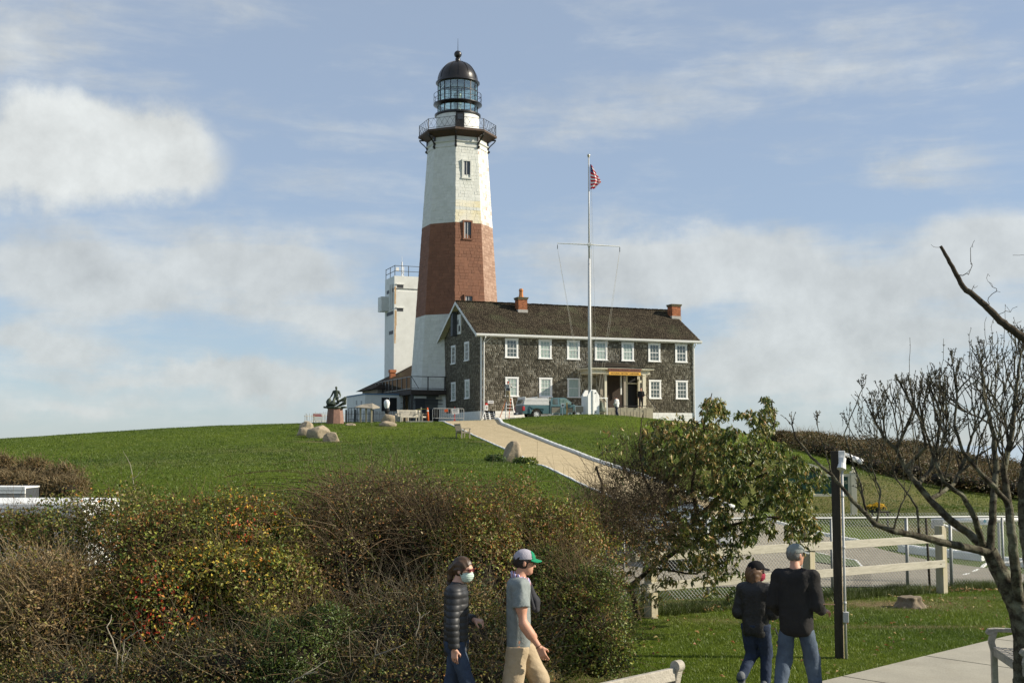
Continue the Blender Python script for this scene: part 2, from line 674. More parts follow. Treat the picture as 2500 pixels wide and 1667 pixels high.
M['post_wood'] = material('sawn_fence_post', (.42, .38, .27), .85, (.33, .29, .20), 7, stretch=(5, 5, .6), fine=.15, fine_scale=50, stain=(.42, .36, .05), stain_scale=3.5, stain_amt=.4)
M['dark_post'] = material('dark_treated_post', (.056, .047, .033), .9, (.034, .029, .021), 8, stretch=(6, 6, .5), bump=.3)
M['galvanised'] = material('galvanised_steel', (.36, .37, .36), .6, (.27, .28, .27), 20, metal=.5)
M['white_plastic'] = material('white_plastic', (.72, .72, .70), .4)
M['pvc'] = material('grey_conduit', (.52, .52, .50), .5, (.44, .44, .42), 6)
M['grey_dark'] = material('dark_grey_paint', (.05, .055, .06), .6)
M['black'] = material('black_matt', (.012, .012, .012), .8)
M['orange'] = material('orange_plastic', (.75, .13, .03), .5)
M['red'] = material('red_paint', (.50, .03, .025), .5)
M['yellow'] = material('yellow_plastic', (.72, .62, .10), .5)
M['green_sign'] = material('dark_green_sign', (.012, .06, .04), .45)
M['cream_letter'] = material('cream_letter', (.66, .60, .38), .5)
M['concrete'] = material('concrete', (.42, .40, .36), .9, (.34, .32, .285), 4, fine=.12, fine_scale=40, bump=.2)


# ------------------------------------------------------------------ implicit surfaces (bodies, rocks, statue)
def smin(a, b, k):
    h = np.clip(0.5 + 0.5 * (b - a) / k, 0, 1)
    return b * (1 - h) + a * h - k * h * (1 - h)


def cap(P_, a, b, ra, rb):
    a = np.array(a, float)
    b = np.array(b, float)
    ab = b - a
    t = np.clip(((P_ - a) @ ab) / (ab @ ab + 1e-9), 0, 1)
    return np.linalg.norm(P_ - a - t[:, None] * ab, axis=1) - (ra + (rb - ra) * t)


def ell(P_, c, r, rot=None):
    q = P_ - np.array(c, float)
    if rot is not None:
        q = q @ np.array(rot)
    r = np.array(r, float)
    k0 = np.linalg.norm(q / r, axis=1)
    k1 = np.linalg.norm(q / (r * r), axis=1)
    return k0 * (k0 - 1) / np.maximum(k1, 1e-6)


def rbox(P_, c, h, r):
    q = np.abs(P_ - np.array(c, float)) - np.array(h, float) + r
    return np.linalg.norm(np.maximum(q, 0), axis=1) + np.minimum(q.max(1), 0) - r


def sdf_mesh(f, lo, hi, h, margin=1.3):
    lo = np.array(lo, float)
    hi = np.array(hi, float)
    k = 5
    n = (np.ceil((hi - lo) / (h * k)).astype(int) + 1) * k
    nc = n // k
    cc = np.stack(np.meshgrid(*[lo[i] + (np.arange(nc[i]) + 0.5) * h * k - h / 2 for i in range(3)], indexing='ij'), -1).reshape(-1, 3)
    dc = f(cc).reshape(nc)
    near = np.abs(dc) < h * k * 0.87 * margin + h
    val = np.repeat(np.repeat(np.repeat(dc, k, 0), k, 1), k, 2).astype(np.float32)
    nf = np.repeat(np.repeat(np.repeat(near, k, 0), k, 1), k, 2)
    idx = np.argwhere(nf)
    pts = lo + idx * h
    out = np.empty(len(pts), np.float32)
    for i in range(0, len(pts), 200000):
        out[i:i + 200000] = f(pts[i:i + 200000])
    val[idx[:, 0], idx[:, 1], idx[:, 2]] = out
    ins = val < 0
    # surface nets
    c = [ins[dx:ins.shape[0] - 1 + dx, dy:ins.shape[1] - 1 + dy, dz:ins.shape[2] - 1 + dz] for dx in (0, 1) for dy in (0, 1) for dz in (0, 1)]
    s = sum(a.astype(np.int8) for a in c)
    cells = np.argwhere((s > 0) & (s < 8))
    vid = -np.ones(np.array(ins.shape) - 1, np.int32)
    vid[cells[:, 0], cells[:, 1], cells[:, 2]] = np.arange(len(cells))
    acc = np.zeros((len(cells), 3))
    cnt = np.zeros(len(cells))
    corners = [(dx, dy, dz) for dx in (0, 1) for dy in (0, 1) for dz in (0, 1)]
    for i, a in enumerate(corners):
        for j, b in enumerate(corners):
            if j <= i or sum(abs(a[q] - b[q]) for q in range(3)) != 1:
                continue
            va = val[cells[:, 0] + a[0], cells[:, 1] + a[1], cells[:, 2] + a[2]]
            vb = val[cells[:, 0] + b[0], cells[:, 1] + b[1], cells[:, 2] + b[2]]
            cr = (va < 0) != (vb < 0)
            t = np.where(cr, va / np.where(np.abs(va - vb) < 1e-9, 1, va - vb), 0)
            t = np.clip(t, 0, 1)
            for q in range(3):
                acc[:, q] += cr * (a[q] + t * (b[q] - a[q]))
            cnt += cr
    V = lo + (cells + acc / np.maximum(cnt, 1)[:, None]) * h
    faces = []
    for ax in range(3):
        sl0 = [slice(None)] * 3
        sl1 = [slice(None)] * 3
        sl0[ax] = slice(0, -1)
        sl1[ax] = slice(1, None)
        a = ins[tuple(sl0)]
        b = ins[tuple(sl1)]
        e = np.argwhere(a != b)
        o1, o2 = [q for q in range(3) if q != ax]
        ok = (e[:, o1] > 0) & (e[:, o2] > 0) & (e[:, o1] < vid.shape[o1]) & (e[:, o2] < vid.shape[o2])
        e = e[ok]

        def g(d1, d2):
            q = e.copy()
            q[:, o1] -= d1
            q[:, o2] -= d2
            return vid[q[:, 0], q[:, 1], q[:, 2]]
        quad = np.stack([g(0, 0), g(1, 0), g(1, 1), g(0, 1)], 1)
        fl = a[e[:, 0], e[:, 1], e[:, 2]]
        if ax == 1:
            fl = ~fl
        quad[~fl] = quad[~fl][:, ::-1]
        faces.append(quad)
    F = np.concatenate(faces)
    F = F[(F >= 0).all(1)]
    return V, F


def wob(P_, sc, seed=0, oct=3):
    """cheap smooth pseudo noise"""
    r = np.random.default_rng(seed)
    out = np.zeros(len(P_))
    amp = 1.0
    for o in range(oct):
        for k in range(3):
            d = r.normal(size=3)
            d /= np.linalg.norm(d)
            out += amp * np.sin(P_ @ d * sc * (1 + .35 * k) + r.uniform(0, 6.28) + 1.3 * np.sin(P_ @ r.normal(size=3) * sc * .6 + r.uniform(0, 6)))
        sc *= 2.1
        amp *= .5
    return out / 4.0


def sdf_obj(name, f, lo, hi, h, mat, parent=None, loc=(0, 0, 0), rz=0.0):
    V, F = sdf_mesh(f, lo, hi, h)
    me = raw_mesh(name, V, None, F, mat, True)
    return link_mesh(name, me, parent, loc, (0, 0, rz))

# ================================================================== the setting: ground, water, paths
def build_ground():
    xs = np.unique(np.r_[np.linspace(-6000, -400, 8), np.linspace(-400, -62, 20), np.linspace(-62, -16, 60), np.linspace(-16, 16, 130),
                         np.linspace(16, 62, 60), np.linspace(62, 400, 20), np.linspace(400, 6000, 8)])
    ys = np.unique(np.r_[np.linspace(-300, -6, 10), np.linspace(-6, 12, 30), np.linspace(12, 50, 150), np.linspace(50, 132, 160),
                         np.linspace(132, 400, 20), np.linspace(400, 8000, 8)])
    X, Y = np.meshgrid(xs, ys)
    Z = gz(X, Y)
    Z = Z + (0.012 * np.sin(X * 2.1 + 1.3 * np.sin(Y * .9)) * np.sin(Y * 1.7)) * (Y > 28)
    V = np.stack([X, Y, Z], -1).reshape(-1, 3)
    nx, ny = len(xs), len(ys)
    i = (np.arange(ny - 1)[:, None] * nx + np.arange(nx - 1)[None, :]).ravel()
    F = np.stack([i, i + 1, i + nx + 1, i + nx], 1)
    me = raw_mesh('ground', V, None, F, None, True)
    # how dry / bare the turf is, per vertex
    x, y = V[:, 0], V[:, 1]
    dry = np.zeros(len(V))

    def blob(px, py, rx, ry, a):
        g = ground(px, py)
        nonlocal dry
        dry = np.maximum(dry, a * np.exp(-((x - g.x) / rx) ** 2 - ((y - g.y) / ry) ** 2))
    blob(2180, 1475, 1.7, 1.0, 1.0)
    blob(2100, 1455, 1.2, .5, .8)
    blob(2340, 1460, 1.1, .5, .75)
    blob(2230, 1530, 1.6, .22, .8)
    blob(1740, 1515, .8, .4, .6)
    blob(1600, 1500, .7, .3, .7)
    blob(2000, 1500, .5, .25, .4)
    blob(1172, 1078, .8, .5, .9)
    blob(780, 1078, 1.6, .8, .8)
    blob(950, 1044, 1.2, .5, .5)
    blob(640, 1100, 5, 3, .3)
    blob(350, 1130, 6, 3, .28)
    blob(1330, 1045, 4, 2, .3)
    blob(2200, 1225, 9, 11, .62)
    blob(2050, 1175, 8, 10, .6)
    blob(2240, 1290, 2.2, 2.2, .7)
    dry = np.maximum(dry, 0.9 * ((y > 22) & (y < 26.5) & (x < 4.2) & (x > -14)) * np.exp(-((x + 3) / 9.0) ** 4))
    dry = np.maximum(dry, (y < 19) * (x < 1.5) * .8)
    dry = np.maximum(dry, np.clip((np.hypot((x - 5), y - 60) - 85) / 30, 0, .5))
    a = me.attributes.new('dry', 'FLOAT', 'POINT')
    a.data.foreach_set('value', dry.astype(np.float32))
    m = bpy.data.materials.new('turf')
    m.use_nodes = True
    nt = m.node_tree
    N, L = nt.nodes, nt.links
    b = N['Principled BSDF']
    b.inputs['Roughness'].default_value = .95
    b.inputs['Specular IOR Level'].default_value = .1
    tc = N.new('ShaderNodeTexCoord')

    def nz(sc, de, ro, st=(1, 1, 1)):
        mp = N.new('ShaderNodeMapping')
        mp.inputs['Scale'].default_value = st
        L.new(tc.outputs['Object'], mp.inputs[0])
        n = N.new('ShaderNodeTexNoise')
        n.inputs['Scale'].default_value = sc
        n.inputs['Detail'].default_value = de
        n.inputs['Roughness'].default_value = ro
        L.new(mp.outputs[0], n.inputs[0])
        return n.outputs['Fac']

    def ramp(v, els):
        r = N.new('ShaderNodeValToRGB')
        for i, (p_, c) in enumerate(els):
            e = r.color_ramp.elements[i] if i < 2 else r.color_ramp.elements.new(p_)
            e.position = p_
            e.color = (*c, 1)
        L.new(v, r.inputs[0])
        return r.outputs[0]

    def mixc(f, a, c, mode='MIX'):
        n = N.new('ShaderNodeMix')
        n.data_type = 'RGBA'
        n.blend_type = mode
        if isinstance(f, float):
            n.inputs[0].default_value = f
        else:
            L.new(f, n.inputs[0])
        L.new(a, n.inputs[6])
        L.new(c, n.inputs[7])
        return n.outputs[2]
    g = ramp(nz(5.0, 8, .75), [(.32, (.042, .070, .005)), (.5, (.074, .112, .009)), (.68, (.118, .158, .015))])
    patches = ramp(nz(.16, 5, .6, (1, .5, 1)), [(.35, (.74, .80, .74)), (.65, (1.26, 1.18, 1.1))])
    g = mixc(1.0, g, patches, 'MULTIPLY')
    streak = ramp(nz(1.3, 7, .8, (.5, 1, 1)), [(.3, (.66, .72, .66)), (.7, (1.34, 1.26, 1.25))])
    g = mixc(1.0, g, streak, 'MULTIPLY')
    d = ramp(nz(7.0, 8, .75), [(.3, (.10, .078, .035)), (.5, (.18, .135, .07)), (.72, (.27, .21, .115))])
    at = N.new('ShaderNodeAttribute')
    at.attribute_name = 'dry'
    mr = N.new('ShaderNodeMath')
    mr.operation = 'ADD'
    n2 = N.new('ShaderNodeMapRange')
    n2.inputs['From Min'].default_value = .3
    n2.inputs['From Max'].default_value = .7
    n2.inputs['To Min'].default_value = -.45
    n2.inputs['To Max'].default_value = .45
    L.new(nz(3.2, 8, .75), n2.inputs[0])
    mm = N.new('ShaderNodeMath')
    mm.operation = 'MULTIPLY_ADD'
    L.new(at.outputs['Fac'], mm.inputs[0])
    L.new(n2.outputs[0], mm.inputs[1])
    L.new(at.outputs['Fac'], mm.inputs[2])
    mm.use_clamp = True
    c = mixc(mm.outputs[0], g, d)
    L.new(c, b.inputs['Base Color'])
    bp = N.new('ShaderNodeBump')
    bp.inputs['Strength'].default_value = .9
    bp.inputs['Distance'].default_value = .08
    L.new(nz(14, 6, .8), bp.inputs['Height'])
    L.new(bp.outputs[0], b.inputs['Normal'])
    me.materials.append(m)
    o = link_mesh('ground', me)
    tag(o, kind='structure')
    w = MB()
    w.quad((-9000, -2000, -11), (9000, -2000, -11), (9000, 15000, -11), (-9000, 15000, -11))
    tag(w.build('water', material('sea_water', (.40, .48, .54), .3)), kind='structure')  # pale sky reflection is put into the water's base colour


build_ground()

M['gravel_path'] = material('bonded_gravel', (.46, .375, .235), .95, (.39, .315, .19), 1.2, fine=.28, fine_scale=9, bump=.3, bscale=30, spec=.1)
M['asphalt_pale'] = material('pale_driveway', (.27, .24, .185), .95, (.20, .18, .14), .8, fine=.22, fine_scale=14, stretch=(.3, 1, 1), spec=.1)
M['sidewalk'] = material('pale_concrete_walk', (.38, .355, .285), .9, (.31, .29, .235), 1.5, fine=.15, fine_scale=45, spec=.2, stain=(.24, .21, .15), stain_scale=2.2, stain_amt=.25)


def resample(pts, n):
    pts = [Vector(p) for p in pts]
    s = [0]
    for i in range(1, len(pts)):
        s.append(s[-1] + (pts[i].xy - pts[i - 1].xy).length)
    out = []
    for k in range(n):
        t = s[-1] * k / (n - 1)
        j = min(max(int(np.searchsorted(s, t)) - 1, 0), len(pts) - 2)
        u = (t - s[j]) / max(s[j + 1] - s[j], 1e-6)
        out.append(pts[j].lerp(pts[j + 1], u))
    return out


def draped(name, left, right, n, m, mat, dz=0.03, mode='structure'):
    Lp, Rp = resample(left, n), resample(right, n)
    V = []
    for i in range(n):
        for j in range(m):
            p = Lp[i].lerp(Rp[i], j / (m - 1))
            V.append((p.x, p.y, 0))
    V = np.array(V)
    V[:, 2] = gz(V[:, 0], V[:, 1]) + dz
    i = (np.arange(n - 1)[:, None] * m + np.arange(m - 1)[None, :]).ravel()
    F = np.stack([i, i + m, i + m + 1, i + 1], 1)
    o = link_mesh(name, raw_mesh(name, V, None, F, mat, True))
    if mode:
        o['kind'] = mode
    return o


def kerb(name, pts, w, h, mat, n=60, label=None):
    Q = resample(pts, n)
    vs = []
    for i, p in enumerate(Q):
        d = (Q[min(i + 1, n - 1)] - Q[max(i - 1, 0)])
        d.z = 0
        d.normalize()
        s = Vector((d.y, -d.x, 0))
        z = gz(p.x, p.y)
        ww = w * (1 + .06 * math.sin(i * 1.7))
        for (a, b) in ((-1, -.1), (-1, h * .8), (-.75, h), (.75, h), (1, h * .8), (1, -.1)):
            q = p + s * (a * ww / 2)
            vs.append((q.x, q.y, z + b + .01 * math.sin(i * 2.3)))
    fs = []
    for i in range(n - 1):
        for k in range(5):
            fs.append((i * 6 + k, i * 6 + k + 1, (i + 1) * 6 + k + 1, (i + 1) * 6 + k))
    fs += [tuple(range(5, -1, -1)), tuple((n - 1) * 6 + k for k in range(6))]
    mb = MB()
    mb.add(vs, fs)
    o = mb.build(name, mat)
    o['kind'] = 'structure'
    if label:
        o['label'] = label
    return o


def G(px, py):
    return ground(px, py)


def pxline(pts, step=14):
    """ground points under a polyline drawn over the photograph"""
    out = []
    for i in range(len(pts) - 1):
        (x0, y0), (x1, y1) = pts[i], pts[i + 1]
        n = max(1, int(abs(x1 - x0) / step))
        for k in range(n):
            out.append(G(x0 + (x1 - x0) * k / n, y0 + (y1 - y0) * k / n))
    out.append(G(*pts[-1]))
    # monotone towards the camera, so a crest never makes the line jump back
    keep = [out[0]]
    for p in out[1:]:
        if p.y < keep[-1].y:
            keep.append(p)
    # light smoothing
    for it in range(2):
        keep = [keep[0]] + [(keep[i - 1] + keep[i] * 2 + keep[i + 1]) / 4 for i in range(1, len(keep) - 1)] + [keep[-1]]
    return keep


PATH_L = [P(1072, 1029, 98.6)] + pxline([(1090, 1033), (1160, 1063), (1233, 1097), (1270, 1113), (1340, 1145), (1400, 1172), (1466, 1203), (1506, 1221), (1578, 1252), (1627, 1275)])
PATH_R = [P(1205, 1029, 98.6)] + pxline([(1226, 1036), (1269, 1053), (1333, 1079), (1451, 1126), (1515, 1147), (1617, 1182), (1680, 1206), (1790, 1245)])
draped('path', PATH_L, PATH_R, 120, 14, M['gravel_path'], .035)
draped('forecourt', [P(1050, 1030, 97.8), P(1050, 1030, 102)], [P(1700, 1030, 101), P(1700, 1030, 109)], 8, 40, M['gravel_path'], .02)
kerb('kerb', PATH_R, .20, .17, M['white_paint'], 110, 'white painted kerb along the right side of the gravel path')
kerb('kerb', PATH_L, .10, .05, M['white_paint'], 110, 'thin white edging along the left side of the gravel path')
# paved yard behind the fences
draped('driveway', [G(1627, 1275), G(1590, 1300), G(1480, 1345), G(1380, 1400), P(1380, 1440, 25)],
       [G(1790, 1245), G(1980, 1303), G(2110, 1330), G(2480, 1395), P(2640, 1420, 27.5)], 50, 26, M['asphalt_pale'], .03)
kerb('kerb', [G(1790, 1245), G(1900, 1280), G(1980, 1300), G(2100, 1325)], .16, .12, M['white_paint'], 30, 'thin white kerb between the grass wedge and the paved yard')
kerb('kerb', [G(2195, 1345), G(2300, 1357), G(2402, 1368)], .30, .24, M['white_paint'], 20, 'thick white painted kerb log behind the wire fence, left of the tree trunk')
kerb('kerb', [G(2445, 1378), G(2540, 1386), G(2620, 1392)], .30, .24, M['white_paint'], 12, 'thick white painted kerb log behind the wire fence at the right edge')
kerb('kerb', [G(2352, 1405), G(2410, 1375)], .10, .03, M['white_paint'], 8, 'diagonal white line on the paved yard near the yellow sign')
# little grass island with a white edge
draped('grass_island', [G(1990, 1352), G(2090, 1372), G(2100, 1384)], [G(1990, 1375), G(2060, 1385), G(2098, 1388)], 8, 5,
       material('island_turf', (.05, .09, .02), .95, (.09, .10, .04), 8), .06)
kerb('kerb', [G(1985, 1350), G(2040, 1358), G(2092, 1370), G(2104, 1384)], .08, .04, M['white_paint'], 14, 'white edging round the small grass island behind the lamp post')

# concrete walk in the foreground, laid as slabs
walk = empty('pavement', (0, 0, 0), kind='structure')
wd = Vector((4.05, 3.77, 0)).normalized()
wn = Vector((wd.y, -wd.x, 0))
w0 = Vector((3.58, 15.13, 0)) + wn * 0.0
for k in range(-6, 9):
    a = w0 + wd * (k * 2.05 + .75)
    mb = MB()
    for z0, z1 in ((-.06, .045),):
        p = [a + wd * .018, a + wd * 2.032, a + wd * 2.032 + wn * 1.62, a + wd * .018 + wn * 1.62]
        zz = [gz(q.x, q.y) for q in p]
        mb.add([q + Vector((0, 0, z + z0)) for q, z in zip(p, zz)] + [q + Vector((0, 0, z + z1)) for q, z in zip(p, zz)],
               [(0, 1, 2, 3), (7, 6, 5, 4), (0, 4, 5, 1), (1, 5, 6, 2), (2, 6, 7, 3), (3, 7, 4, 0)])
    mb.build('slab', M['sidewalk'], walk)

# ================================================================== lighthouse
M['stone_white'] = material('painted_stone_white', (.64, .64, .58), .7, (.57, .575, .51), 1.2, rnd=.05, fine=.06, fine_scale=25,
                            stain=(.42, .40, .33), stain_scale=1.6, stain_amt=.35, bump=.25, bscale=12)
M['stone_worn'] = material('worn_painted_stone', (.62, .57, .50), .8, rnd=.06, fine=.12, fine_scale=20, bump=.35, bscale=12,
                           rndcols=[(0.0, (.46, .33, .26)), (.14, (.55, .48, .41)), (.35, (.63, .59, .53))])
M['stone_brown'] = material('painted_stone_brown', (.215, .094, .050), .75, (.18, .077, .041), 1.0, rnd=.10, fine=.12, fine_scale=22,
                            stain=(.13, .06, .035), stain_scale=1.5, stain_amt=.35, bump=.3, bscale=12)
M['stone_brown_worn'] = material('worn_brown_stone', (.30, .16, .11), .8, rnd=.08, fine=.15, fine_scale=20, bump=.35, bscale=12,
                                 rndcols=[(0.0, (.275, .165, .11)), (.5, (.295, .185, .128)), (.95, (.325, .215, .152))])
M['stone_stained'] = material('yellow_stained_white', (.66, .58, .36), .75, (.68, .66, .58), .7, fine=.06, fine_scale=25, rnd=.04)
M['tower_glass'] = material('dark_window_glass', (.03, .032, .03), .08, spec=.8)

LH_Y = 116.0
LH_X = P(1115, 900, LH_Y).x
LH_Z = 4.95
TH0 = -pi / 2 - R(3.4) + 0.0
# vertex k of the octagon; k=0 looks at the camera, the next ones turn to the right
LH_TURN = R(-3.2 + 2.6)


def lhv(k, r, z):
    a = -pi / 2 + LH_TURN + k * pi / 4
    return Vector((r * math.cos(a), r * math.sin(a), z))


def rad_at(z):
    """apothem-free vertex radius of the tapering shaft, z above sea datum"""
    return 2.90 + (30.5 - z) * 0.0655


lh = empty('lighthouse', (LH_X, LH_Y, LH_Z), 0, 'tall octagonal white lighthouse with one brown band, black gallery and black dome', 'lighthouse')


def course_face(mb, k, z0, z1, n, inset=0.012):
    r0, r1 = rad_at(z0), rad_at(z1)
    a0, b0 = lhv(k, r0, z0 - LH_Z), lhv(k + 1, r0, z0 - LH_Z)
    a1, b1 = lhv(k, r1, z1 - LH_Z), lhv(k + 1, r1, z1 - LH_Z)
    nrm = (b0 - a0).cross(a1 - a0).normalized()
    cuts = [0.0]
    while cuts[-1] < 1 - 0.6 / n:
        cuts.append(min(cuts[-1] + random.uniform(.7, 1.35) / n, 1.0))
    cuts[-1] = 1.0
    for i in range(len(cuts) - 1):
        u0, u1 = cuts[i], cuts[i + 1]
        p = [a0.lerp(b0, u0), a0.lerp(b0, u1), a1.lerp(b1, u1), a1.lerp(b1, u0)]
        c = (p[0] + p[1] + p[2] + p[3]) / 4
        d = nrm * (inset + random.uniform(-.008, .012))
        q = []
        for j, v in enumerate(p):
            w = (c - v).normalized() * 0.022
            q.append(v + w + d)
        mb.add(p + q, [(4, 5, 6, 7), (0, 1, 5, 4), (1, 2, 6, 5), (2, 3, 7, 6), (3, 0, 4, 7)])


def shaft(name, z0, z1, mats):
    """mats: function face index -> material; each material is one slot of the same band"""
    slots = []
    mbs = {}
    h = .30
    nrow = max(1, round((z1 - z0) / h))
    for r in range(nrow):
        za, zb = z0 + (z1 - z0) * r / nrow, z0 + (z1 - z0) * (r + 1) / nrow
        for k in range(8):
            m = mats(k, (za + zb) / 2)
            if m.name not in mbs:
                mbs[m.name] = (m, MB())
            course_face(mbs[m.name][1], k, za, zb, 7)
    big = MB()
    idx = []
    for i, (m, b) in enumerate(mbs.values()):
        n = len(big.v)
        big.v += b.v
        big.f += [tuple(q + n for q in f) for f in b.f]
        big.r += b.r
        idx += [i] * len(b.f)
        slots.append(m)
    me = big.mesh(name, None, attr=True)
    for m in slots:
        me.materials.append(m)
    me.polygons.foreach_set('material_index', idx)
    o = link_mesh(name, me, lh)
    o['kind'] = 'stuff'
    return o


Z_B0, Z_B1, Z_T = 14.85, 23.45, 30.75
shaft('lower_white_band', LH_Z - .4, Z_B0, lambda k, z: M['stone_white'])
shaft('brown_band', Z_B0, Z_B1, lambda k, z: M['stone_brown_worn'] if k == 1 else M['stone_brown'])
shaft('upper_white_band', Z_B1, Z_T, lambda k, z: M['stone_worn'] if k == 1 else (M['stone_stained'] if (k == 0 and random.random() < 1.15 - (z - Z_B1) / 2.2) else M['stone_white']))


def octo(mb, prof, n=8):
    """prof (vertex radius, z) rings following the octagon"""
    vs = [lhv(k, r, z) for r, z in prof for k in range(n)]
    fs = []
    for i in range(len(prof) - 1):
        for k in range(n):
            k2 = (k + 1) % n
            fs.append((i * n + k, i * n + k2, (i + 1) * n + k2, (i + 1) * n + k))
    fs += [tuple(range(n))[::-1], tuple((len(prof) - 1) * n + k for k in range(n))]
    mb.add(vs, fs)


zz = lambda z: z - LH_Z
mb = MB()
octo(mb, [(2.86, zz(30.7)), (2.96, zz(30.75)), (2.96, zz(30.95)), (2.88, zz(31.0)), (2.88, zz(31.15)), (3.02, zz(31.25)), (3.02, zz(31.33)), (2.84, zz(31.40)), (2.84, zz(32.15))])
mb.build('cornice', M['stone_white'], lh)
# windows on the face between vertices 0 and 1 (turned to the right of the camera)


def face_mat(k, z, u=0.5):
    """matrix at height z on face k: x along the face, y outwards, z up"""
    r = rad_at(z)
    a, b = lhv(k, r, zz(z)), lhv(k + 1, r, zz(z))
    p = a.lerp(b, u)
    x = (b - a).normalized()
    n = x.cross(Vector((0, 0, 1))).normalized()
    return Matrix(((x.x, n.x, 0, p.x), (x.y, n.y, 0, p.y), (x.z, n.z, 1, p.z), (0, 0, 0, 1)))


for (zc, fm) in ((28.55, 'stone_white'), (22.75, 'stone_brown'), (15.75, 'stone_brown')):
    mt = face_mat(0, zc, .46)
    w, h, t = .34, .78, .14
    f = MB()
    f.box(-w - t, -w, -.1, .13, -h, h + .02, mt)
    f.box(w, w + t, -.1, .13, -h, h + .02, mt)
    f.box(-w - t, w + t, -.1, .13, h, h + t, mt)
    f.box(-w - t - .04, w + t + .04, -.1, .17, -h - t, -h, mt)
    fo = f.build('window', M[fm], lh)
    s = MB()
    s.box(-w, w, -.1, .035, -h, h, mt)
    s.build('pane', M['tower_glass'], fo)
    g = MB()
    g.box(-.025, .025, .036, .06, -h, h, mt)
    g.box(-w, -w + .12, .036, .056, -h, h, mt)
    g.build('sash', M['pvc'], fo)
# gallery deck
mb = MB()
octo(mb, [(2.95, zz(31.75)), (3.3, zz(31.95)), (3.72, zz(32.15)), (3.78, zz(32.17)), (3.78, zz(32.36)), (3.70, zz(32.40)), (2.0, zz(32.41))])
mb.build('gallery_deck', M['rust_iron'], lh)
# scroll brackets, one at each corner
bm_ = MB()
for i in range(1):
    pts = []
    for j in range(11):
        t = j / 10
        a = t * pi / 2
        pts.append((2.92 + .72 * math.sin(a) ** 1.6 + 0.02, 0, 1.05 * (t ** .75) - 1.05))
    for j in range(10):
        bm_.bar(pts[j], pts[j + 1], .11, .09)
    bm_.box(2.86, 2.99, -.09, .09, -1.35, .0)
    bm_.sphere((3.0, 0, -1.18), .13, 8)
    bm_.box(2.9, 3.66, -.05, .05, -.12, .0)
bme = bm_.mesh('bracket', M['black_iron'])
for k in range(8):
    a = -pi / 2 + LH_TURN + k * pi / 4
    link_mesh('bracket', bme, lh, (0, 0, zz(32.0)), (0, 0, a))
# gallery railing: posts, rails, lattice
rail = MB()
for k in range(8):
    for zr in (33.40, 32.52):
        rail.bar(lhv(k, 3.68, zz(zr)), lhv(k + 1, 3.68, zz(zr)), .035)
rl = rail.build('gallery_railing', M['black_iron'], lh)
pm = MB()
pm.bar((3.68, 0, 32.4 - LH_Z), (3.68, 0, 33.42 - LH_Z), .055)
pme = pm.mesh('post', M['black_iron'])
for k in range(8):
    link_mesh('post', pme, rl, (0, 0, 0), (0, 0, -pi / 2 + LH_TURN + k * pi / 4))
lt = MB()
for k in range(8):
    a, b = lhv(k, 3.68, 0), lhv(k + 1, 3.68, 0)
    n = 5
    for j in range(n):
        p0, p1 = a.lerp(b, j / n), a.lerp(b, (j + 1) / n)
        lo, hi = Vector((0, 0, zz(32.52))), Vector((0, 0, zz(33.4)))
        lt.bar(p0 + lo, p1 + hi, .018)
        lt.bar(p1 + lo, p0 + hi, .018)
lt.build('lattice', M['black_iron'], rl)
# watch room
mb = MB()
mb.lathe([(2.06, zz(32.4)), (2.06, zz(34.25))], 48)
autosmooth(mb.build('watch_room', M['white_paint'], lh, smooth=True))
mb = MB()
mb.lathe([(2.08, zz(34.2)), (2.22, zz(34.28)), (2.22, zz(34.42)), (2.02, zz(34.5)), (1.98, zz(34.52))], 48)
autosmooth(mb.build('base_ring', M['black_iron'], lh, smooth=True))
mb = MB()
da = -pi / 2 + R(9)
dm = Matrix.Rotation(da + pi / 2, 4, 'Z')
mb.box(-.40, .40, -2.14, -1.9, zz(32.42), zz(34.2), dm)
do = mb.build('door', M['black'], lh)
mb = MB()
mb.box(-.26, .26, -2.17, -2.14, zz(33.5), zz(34.0), dm)
mb.build('pane', M['tower_glass'], do)
# lantern room
NM = 18
zb, zt = zz(34.5), zz(37.5)
mull = MB()
mull.bar((1.93, 0, zb), (1.93, 0, zt), .055, .075)
mme = mull.mesh('mullion', M['black_iron'])
LR0 = -pi / 2 + R(2)
for k in range(NM):
    link_mesh('mullion', mme, lh, (0, 0, 0), (0, 0, LR0 + k * 2 * pi / NM))
hb = MB()
for zr in (35.47, 36.62):
    hb.lathe([(1.90, zz(zr)), (1.96, zz(zr)), (1.96, zz(zr + .055)), (1.90, zz(zr + .055)), (1.90, zz(zr))], NM * 2, caps=False)
hb.build('glazing_bar', M['black_iron'], lh)
half = pi / NM
for (za, zc_) in ((34.52, 35.46), (35.53, 36.61), (36.68, 37.48)):
    pb = MB()
    r_ = 1.915
    w = r_ * math.sin(half) - .03
    d_ = r_ * math.cos(half)
    pb.box(d_ - .006, d_ + .006, -w, w, zz(za), zz(zc_))
    pe = pb.mesh('pane', M['lantern_glass'])
    for k in range(NM):
        link_mesh('pane', pe, lh, (0, 0, 0), (0, 0, LR0 + (k + .5) * 2 * pi / NM))
